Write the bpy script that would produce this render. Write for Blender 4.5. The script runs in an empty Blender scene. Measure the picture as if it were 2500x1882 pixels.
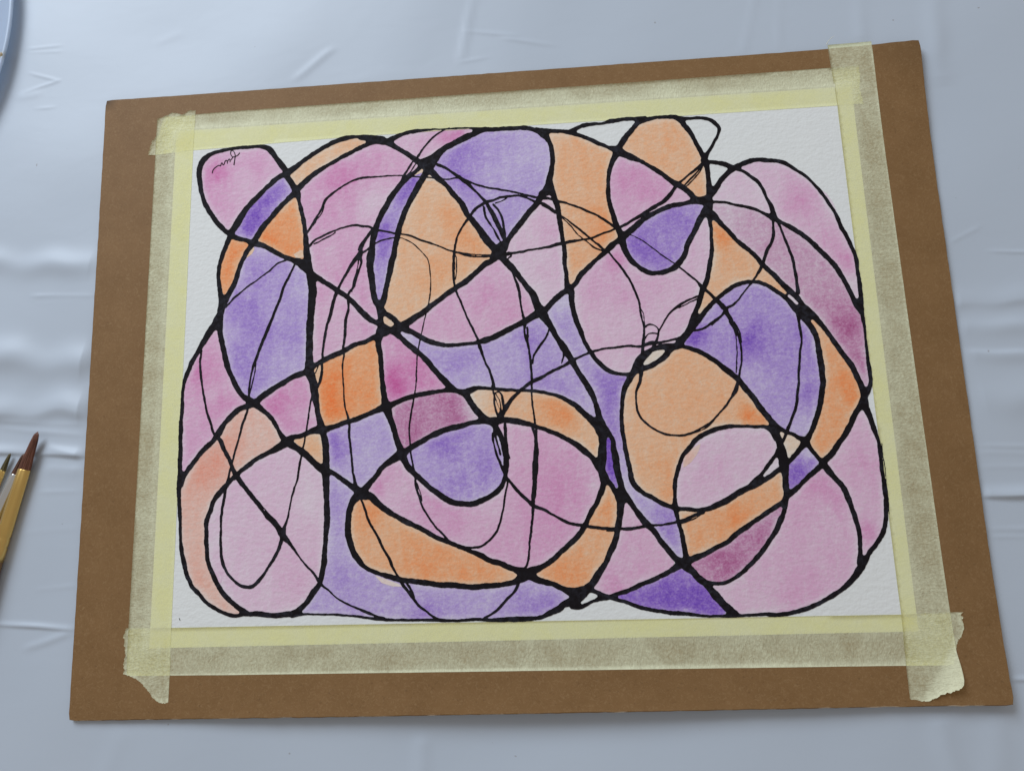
import bpy, math, random
import numpy as np
from mathutils import Matrix, Vector, geometry

random.seed(5)
rng = np.random.default_rng(11)
S = bpy.context.scene
COL = S.collection
MM = 0.001

# ------------------------------------------------------------------ camera
cam = bpy.data.cameras.new('camera')
cam.sensor_width = 36.0
cam.lens = 25.92
cam.clip_start = 0.01
cam.clip_end = 20.0
cam_ob = bpy.data.objects.new('camera', cam)
COL.objects.link(cam_ob)
cam_ob.matrix_world = Matrix(((0.997185, 0.043229, 0.061259, 0.01846),
                              (-0.031834, 0.983859, -0.17609, -0.066487),
                              (-0.067882, 0.173645, 0.982466, 0.304728),
                              (0.0, 0.0, 0.0, 1.0)))
S.camera = cam_ob

# ------------------------------------------------------------------ light
w = bpy.data.worlds.new('World')
S.world = w
w.use_nodes = True
w.node_tree.nodes['Background'].inputs[0].default_value = (1.0, 0.945, 0.91, 1)   # dim room
w.node_tree.nodes['Background'].inputs[1].default_value = 0.34


def area_lamp(name, loc, target, sx, sy, power, color):
    d = bpy.data.lights.new(name, 'AREA')
    d.shape = 'RECTANGLE'
    d.size, d.size_y, d.energy, d.color = sx, sy, power, color
    o = bpy.data.objects.new(name, d)
    COL.objects.link(o)
    o.location = loc
    o.rotation_euler = (Vector(target) - Vector(loc)).to_track_quat('-Z', 'Y').to_euler()
    return o


area_lamp('window_light', (-0.78, 1.15, 0.98), (0, 0, 0), 0.95, 0.8, 25.0, (0.77, 0.875, 1.0))
S.view_settings.view_transform = 'Standard'
S.view_settings.look = 'None'
S.view_settings.exposure = 0.0
S.view_settings.gamma = 1.0
S.render.engine = 'CYCLES'
S.cycles.max_bounces = 8
S.cycles.transparent_max_bounces = 12


# ------------------------------------------------------------------ node helper
class Mat:
    def __init__(self, name):
        self.m = bpy.data.materials.new(name)
        self.m.use_nodes = True
        self.t = self.m.node_tree
        self.t.nodes.clear()
        self.out = self.n('ShaderNodeOutputMaterial')

    def n(self, kind, **kw):
        x = self.t.nodes.new(kind)
        for k, v in kw.items():
            setattr(x, k, v)
        return x

    def put(self, sock, v):
        if hasattr(v, 'is_linked') or isinstance(v, bpy.types.NodeSocket):
            self.t.links.new(v, sock)
        else:
            if isinstance(v, tuple) and len(v) == 3 and sock.type == 'RGBA':
                v = v + (1,)
            sock.default_value = v

    def coord(self, scale=(1, 1, 1)):
        c = self.n('ShaderNodeTexCoord')
        m = self.n('ShaderNodeMapping')
        self.t.links.new(c.outputs['Object'], m.inputs[0])
        m.inputs['Scale'].default_value = scale
        return m.outputs[0]

    def noise(self, scale, detail=2.0, rough=0.5, stretch=(1, 1, 1), distort=0.0):
        x = self.n('ShaderNodeTexNoise')
        self.put(x.inputs['Vector'], self.coord(stretch))
        x.inputs['Scale'].default_value = scale
        x.inputs['Detail'].default_value = detail
        x.inputs['Roughness'].default_value = rough
        x.inputs['Distortion'].default_value = distort
        return x.outputs[0]

    def math(self, op, a, b=0.0, c=0.0, clamp=False):
        x = self.n('ShaderNodeMath', operation=op, use_clamp=clamp)
        for i, v in enumerate((a, b, c)):
            self.put(x.inputs[i], v)
        return x.outputs[0]

    def ramp(self, v, lo, hi, a=0.0, b=1.0):
        x = self.n('ShaderNodeMapRange')
        for s, q in zip(('Value', 'From Min', 'From Max', 'To Min', 'To Max'), (v, lo, hi, a, b)):
            self.put(x.inputs[s], q)
        return x.outputs[0]

    def mix(self, f, a, b):
        x = self.n('ShaderNodeMix', data_type='RGBA')
        self.put(x.inputs[0], f)
        self.put(x.inputs[6], a)
        self.put(x.inputs[7], b)
        return x.outputs[2]

    def attr(self, name):
        return self.n('ShaderNodeAttribute', attribute_name=name).outputs['Fac']

    def bump(self, h, dist, strength=1.0, normal=None):
        x = self.n('ShaderNodeBump')
        self.put(x.inputs['Height'], h)
        x.inputs['Distance'].default_value = dist
        x.inputs['Strength'].default_value = strength
        if normal is not None:
            self.put(x.inputs['Normal'], normal)
        return x.outputs[0]

    def bsdf(self, color, rough=0.5, spec=0.5, metal=0.0, normal=None):
        x = self.n('ShaderNodeBsdfPrincipled')
        self.put(x.inputs['Base Color'], color)
        self.put(x.inputs['Roughness'], rough)
        x.inputs['Specular IOR Level'].default_value = spec
        x.inputs['Metallic'].default_value = metal
        if normal is not None:
            self.put(x.inputs['Normal'], normal)
        return x.outputs[0]

    def done(self, shader):
        self.t.links.new(shader, self.out.inputs[0])
        return self.m


PAPER = (0.80, 0.80, 0.765)


def paper_bump(M, k=1.0):
    a = M.noise(900, 2.0, 0.55)
    b = M.noise(330, 2.0, 0.5, (1, 1.7, 1))
    return M.bump(M.math('ADD', M.math('MULTIPLY', a, 0.5), b), 0.00024, 0.8 * k)


def make_paper():
    M = Mat('watercolour_paper')
    c = M.mix(M.noise(120, 3), tuple(v * 0.97 for v in PAPER), PAPER)
    return M.done(M.bsdf(c, 0.85, 0.2, normal=paper_bump(M)))


def make_paint(name, k, grain=1.0):
    """transparent watercolour over white paper: reflectance falls off with pigment density"""
    M = Mat(name)
    d = M.attr('pigment')
    fine = M.noise(1500, 3.0, 0.65)
    mid = M.noise(420, 5.0, 0.68, (1, 1.5, 1), 0.8)
    streak = M.noise(120, 3.0, 0.6, (1.9, 0.55, 1), 0.8)
    wash = M.noise(38, 3.0, 0.55, distort=1.2)
    f = M.math('ADD', M.ramp(fine, 0.3, 0.7, -0.18 * grain, 0.18 * grain), M.ramp(mid, 0.3, 0.7, -0.19 * grain, 0.21 * grain))
    f = M.math('ADD', f, M.ramp(streak, 0.3, 0.7, -0.13, 0.14))
    f = M.math('ADD', f, M.ramp(wash, 0.32, 0.68, -0.09, 0.09))
    d = M.math('MULTIPLY', d, M.math('ADD', f, 1.0))
    d = M.math('MAXIMUM', d, 0.02)
    cc = M.n('ShaderNodeCombineColor')
    for i in range(3):
        M.put(cc.inputs[i], M.math('MULTIPLY', M.math('POWER', math.exp(-k[i]), d), PAPER[i]))
    return M.done(M.bsdf(cc.outputs[0], 0.8, 0.22, normal=paper_bump(M)))


def make_ink():
    M = Mat('black_marker_ink')
    s = M.noise(420, 3.0, 0.6, distort=0.5)
    big = M.noise(28, 2.0)
    f = M.math('MULTIPLY', M.ramp(s, 0.42, 0.72), M.ramp(big, 0.35, 0.62))
    c = M.mix(f, (0.0085, 0.0062, 0.0072), (0.030, 0.030, 0.040))
    return M.done(M.bsdf(c, 0.7, 0.10, normal=paper_bump(M, 0.6)))


def make_board():
    M = Mat('kraft_chipboard')
    base = M.mix(M.ramp(M.noise(60, 4, 0.7), 0.3, 0.7), (0.208, 0.110, 0.041), (0.246, 0.134, 0.053))
    fib = M.ramp(M.noise(560, 4, 0.75, (1, 1, 1), 2.0), 0.50, 0.75)
    base = M.mix(M.math('MULTIPLY', fib, 0.45), base, (0.40, 0.26, 0.13))
    spk = M.ramp(M.noise(620, 2, 0.6, (1, 1.5, 1)), 0.62, 0.76)
    base = M.mix(M.math('MULTIPLY', spk, 0.38), base, (0.10, 0.05, 0.02))
    # rubbed dark corner
    base = M.mix(M.attr('scuff'), base, (0.05, 0.026, 0.010))
    h = M.noise(600, 3, 0.6)
    return M.done(M.bsdf(base, 0.6, 0.2, normal=M.bump(h, 0.00008, 0.5)))


def make_board_edge():
    M = Mat('chipboard_edge')
    c = M.mix(M.ramp(M.noise(70, 4, 0.7), 0.50, 0.62), (0.20, 0.115, 0.045), (0.55, 0.44, 0.32))
    return M.done(M.bsdf(c, 0.9, 0.1))


def make_tape(name, along_y):
    """crepe masking tape: half translucent, wetted by its glue where it sticks"""
    M = Mat(name)
    st = (0.55, 1.6, 1) if along_y else (1.5, 0.65, 1)
    crepe = M.noise(420, 3.0, 0.65, st, 1.6)
    fold = M.noise(150, 2.0, 0.6, st, 2.2)
    crease = M.math('SUBTRACT', 1.0, M.math('MULTIPLY', M.math('ABSOLUTE', M.math('SUBTRACT', fold, 0.5)), 14.0), clamp=True)
    fib = M.noise(1400, 2.0, 0.6)
    h = M.math('ADD', M.math('ADD', M.math('MULTIPLY', crepe, 1.0), M.math('MULTIPLY', crease, 0.42)), M.math('MULTIPLY', fib, 0.25))
    stuck = M.attr('on_paper')
    nrm = M.bump(h, 0.00028, 1.0)
    M.put(nrm.node.inputs['Strength'], M.ramp(stuck, 0, 1, 0.62, 0.20))
    dry = M.attr('dry')
    blot = M.ramp(M.noise(60, 4.0, 0.7, distort=0.7), 0.36, 0.66)
    grit = M.ramp(M.noise(900, 3.0, 0.7), 0.35, 0.65)
    t = M.math('ADD', 0.33, M.math('MULTIPLY', blot, 0.17))
    t = M.math('ADD', t, M.math('MULTIPLY', grit, M.ramp(stuck, 0, 1, 0.20, 0.06)))
    t = M.math('ADD', t, M.math('MULTIPLY', stuck, 0.06))
    t = M.math('MULTIPLY', t, M.math('SUBTRACT', 1.0, M.math('MULTIPLY', dry, 0.65)))
    body = M.bsdf((0.93, 0.92, 0.63), 0.62, 0.35, normal=nrm)
    tr = M.n('ShaderNodeBsdfTransparent')
    tr.inputs[0].default_value = (1.0, 0.97, 0.60, 1)
    mx = M.n('ShaderNodeMixShader')
    M.put(mx.inputs[0], t)
    M.t.links.new(body, mx.inputs[1])
    M.t.links.new(tr.outputs[0], mx.inputs[2])
    return M.done(mx.outputs[0])


def make_tape_rim():
    M = Mat('torn_tape_fibre')
    return M.done(M.bsdf((0.80, 0.79, 0.66), 0.8, 0.2))


def make_cloth():
    M = Mat('white_plastic_film')
    c = M.mix(M.noise(14, 3), (0.482, 0.535, 0.602), (0.508, 0.558, 0.620))
    spk = M.ramp(M.noise(420, 0, 0.4), 0.895, 0.91)
    c = M.mix(M.math('MULTIPLY', spk, 0.5), c, (0.25, 0.22, 0.20))
    h = M.math('ADD', M.noise(40, 2, 0.45, (1, 1.6, 1), 0.4), M.math('MULTIPLY', M.noise(900, 2), 0.04))
    return M.done(M.bsdf(c, 0.42, 0.38, normal=M.bump(h, 0.0006, 0.22)))


def make_metal(name, col, rough):
    M = Mat(name)
    r = M.ramp(M.noise(300, 2, 0.5, (1, 0.1, 1)), 0.3, 0.7, rough * 0.8, rough * 1.3)
    return M.done(M.bsdf(col, r, 0.5, 1.0))


def make_hair(name, a, b):
    M = Mat(name)
    f = M.ramp(M.noise(1500, 3, 0.6, (1, 0.08, 1)), 0.35, 0.65)
    return M.done(M.bsdf(M.mix(f, a, b), 0.45, 0.4))


def make_wood(name, a, b):
    M = Mat(name)
    f = M.noise(300, 3, 0.6, (1, 0.1, 1))
    return M.done(M.bsdf(M.mix(f, a, b), 0.22, 0.5))


def make_dish():
    M = Mat('translucent_white_plastic')
    x = M.n('ShaderNodeBsdfPrincipled')
    x.inputs['Base Color'].default_value = (0.60, 0.68, 0.80, 1)
    x.inputs['Roughness'].default_value = 0.25
    tl = M.n('ShaderNodeBsdfTranslucent')
    tl.inputs[0].default_value = (0.80, 0.90, 1.0, 1)
    mx = M.n('ShaderNodeMixShader')
    mx.inputs[0].default_value = 0.45
    M.t.links.new(x.outputs[0], mx.inputs[1])
    M.t.links.new(tl.outputs[0], mx.inputs[2])
    return M.done(mx.outputs[0])


def make_plain(name, col, rough=0.7):
    M = Mat(name)
    c = M.mix(M.noise(800, 2), tuple(v * 0.85 for v in col), col)
    return M.done(M.bsdf(c, rough, 0.3))


# ------------------------------------------------------------------ mesh helpers
def mesh_object(name, verts, faces, mat, parent=None, attrs=None, smooth=False, mats=None, fmat=None, origin=None):
    me = bpy.data.meshes.new(name)
    me.from_pydata([tuple(v) for v in verts], [], [tuple(f) for f in faces])
    for m in ([mat] if mats is None else mats):
        me.materials.append(m)
    if fmat is not None:
        me.polygons.foreach_set('material_index', np.asarray(fmat, np.int32))
    if smooth:
        me.polygons.foreach_set('use_smooth', np.ones(len(me.polygons), bool))
    for k, v in (attrs or {}).items():
        a = me.attributes.new(k, 'FLOAT', 'POINT')
        a.data.foreach_set('value', np.asarray(v, np.float32))
    me.update()
    o = bpy.data.objects.new(name, me)
    COL.objects.link(o)
    if parent is not None:
        o.parent = parent
    return o


def tag(o, label, cat=None, group=None, kind=None):
    o['label'] = label
    if cat:
        o['category'] = cat
    if group:
        o['group'] = group
    if kind:
        o['kind'] = kind
    return o


def empty(name, loc, label, cat, group=None, rotz=0.0):
    o = bpy.data.objects.new(name, None)
    o.empty_display_size = 0.02
    COL.objects.link(o)
    o.location = loc
    o.rotation_euler = (0, 0, rotz)
    return tag(o, label, cat, group)


def inside(poly, P):
    x, y = P[:, 0], P[:, 1]
    r = np.zeros(len(P), bool)
    a = poly
    b = np.roll(poly, -1, axis=0)
    for (x0, y0), (x1, y1) in zip(a, b):
        c = ((y0 > y) != (y1 > y)) & (x < (x1 - x0) * (y - y0) / ((y1 - y0) or 1e-12) + x0)
        r ^= c
    return r


def edge_dist(poly, P):
    a = poly
    d = np.roll(poly, -1, axis=0) - a
    L = (d ** 2).sum(1) + 1e-12
    out = np.empty(len(P))
    for i in range(0, len(P), 500):
        q = P[i:i + 500, None, :] - a[None]
        t = np.clip((q * d[None]).sum(2) / L[None], 0, 1)
        out[i:i + 500] = np.sqrt(((q - t[..., None] * d[None]) ** 2).sum(2).min(1))
    return out


def fill(poly, step):
    """triangulated sheet inside a closed outline (mm) with an inner grid of vertices"""
    lo, hi = poly.min(0), poly.max(0)
    gx = np.arange(lo[0] + step * 0.5, hi[0], step)
    gy = np.arange(lo[1] + step * 0.5, hi[1], step)
    G = np.array([(x + (0.5 * step if j % 2 else 0), y) for j, y in enumerate(gy) for x in gx]).reshape(-1, 2)
    if len(G):
        G = G[inside(poly, G)]
    if len(G):
        G = G[edge_dist(poly, G) > step * 0.35]
    n = len(poly)
    V = [Vector(p) for p in poly] + [Vector(p) for p in G]
    v, e, f, *_ = geometry.delaunay_2d_cdt(V, [(i, (i + 1) % n) for i in range(n)], [], 0, 1e-6)
    v = np.array([(p.x, p.y) for p in v])
    f = np.array([t for t in f if len(t) == 3])
    c = v[f].mean(1)
    f = f[inside(poly, c)]
    a = v[f]
    ar = (a[:, 1, 0] - a[:, 0, 0]) * (a[:, 2, 1] - a[:, 0, 1]) - (a[:, 2, 0] - a[:, 0, 0]) * (a[:, 1, 1] - a[:, 0, 1])
    f[ar < 0] = f[ar < 0][:, ::-1]
    return v, f


def unpack(text):
    return np.cumsum(np.array([t.split(',') for t in text.split()], float), axis=0) * 0.02    # mm


# ------------------------------------------------------------------ heights (mm, board top in the middle = 0)
BOARD = np.array(((-187.61, 132.58), (183.04, 133.28), (182.86, -141.11), (-184.76, -141.75)))
PW, PH = 152.4, 114.3


def lift(P):
    P = np.asarray(P, float).reshape(-1, 2)
    z = np.zeros(len(P))
    for (cx, cy), h, r in zip(BOARD, (0.3, 2.5, 2.2, 0.35), (40, 62, 66, 60)):
        d = np.hypot(P[:, 0] - cx, P[:, 1] - cy)
        z += h * np.clip(1 - d / r, 0, 1) ** 2
    z += 2.0 * np.clip((-P[:, 1] - 115) / 27, 0, 1.1) ** 2 * np.clip(1 - ((P[:, 0] - 10) / 190) ** 2, 0, 1)
    return z


def paper_out(P):
    """distance outside the paper edge (negative inside)"""
    return np.maximum(np.abs(P[:, 0]) - PW, np.abs(P[:, 1]) - PH)


def tent(P):
    """tape height over the paper, its edge and the board"""
    d = paper_out(P)
    return 0.36 * np.clip(1 - np.maximum(d - 1.3, 0) / 2.4, 0, 1) ** 2


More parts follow.
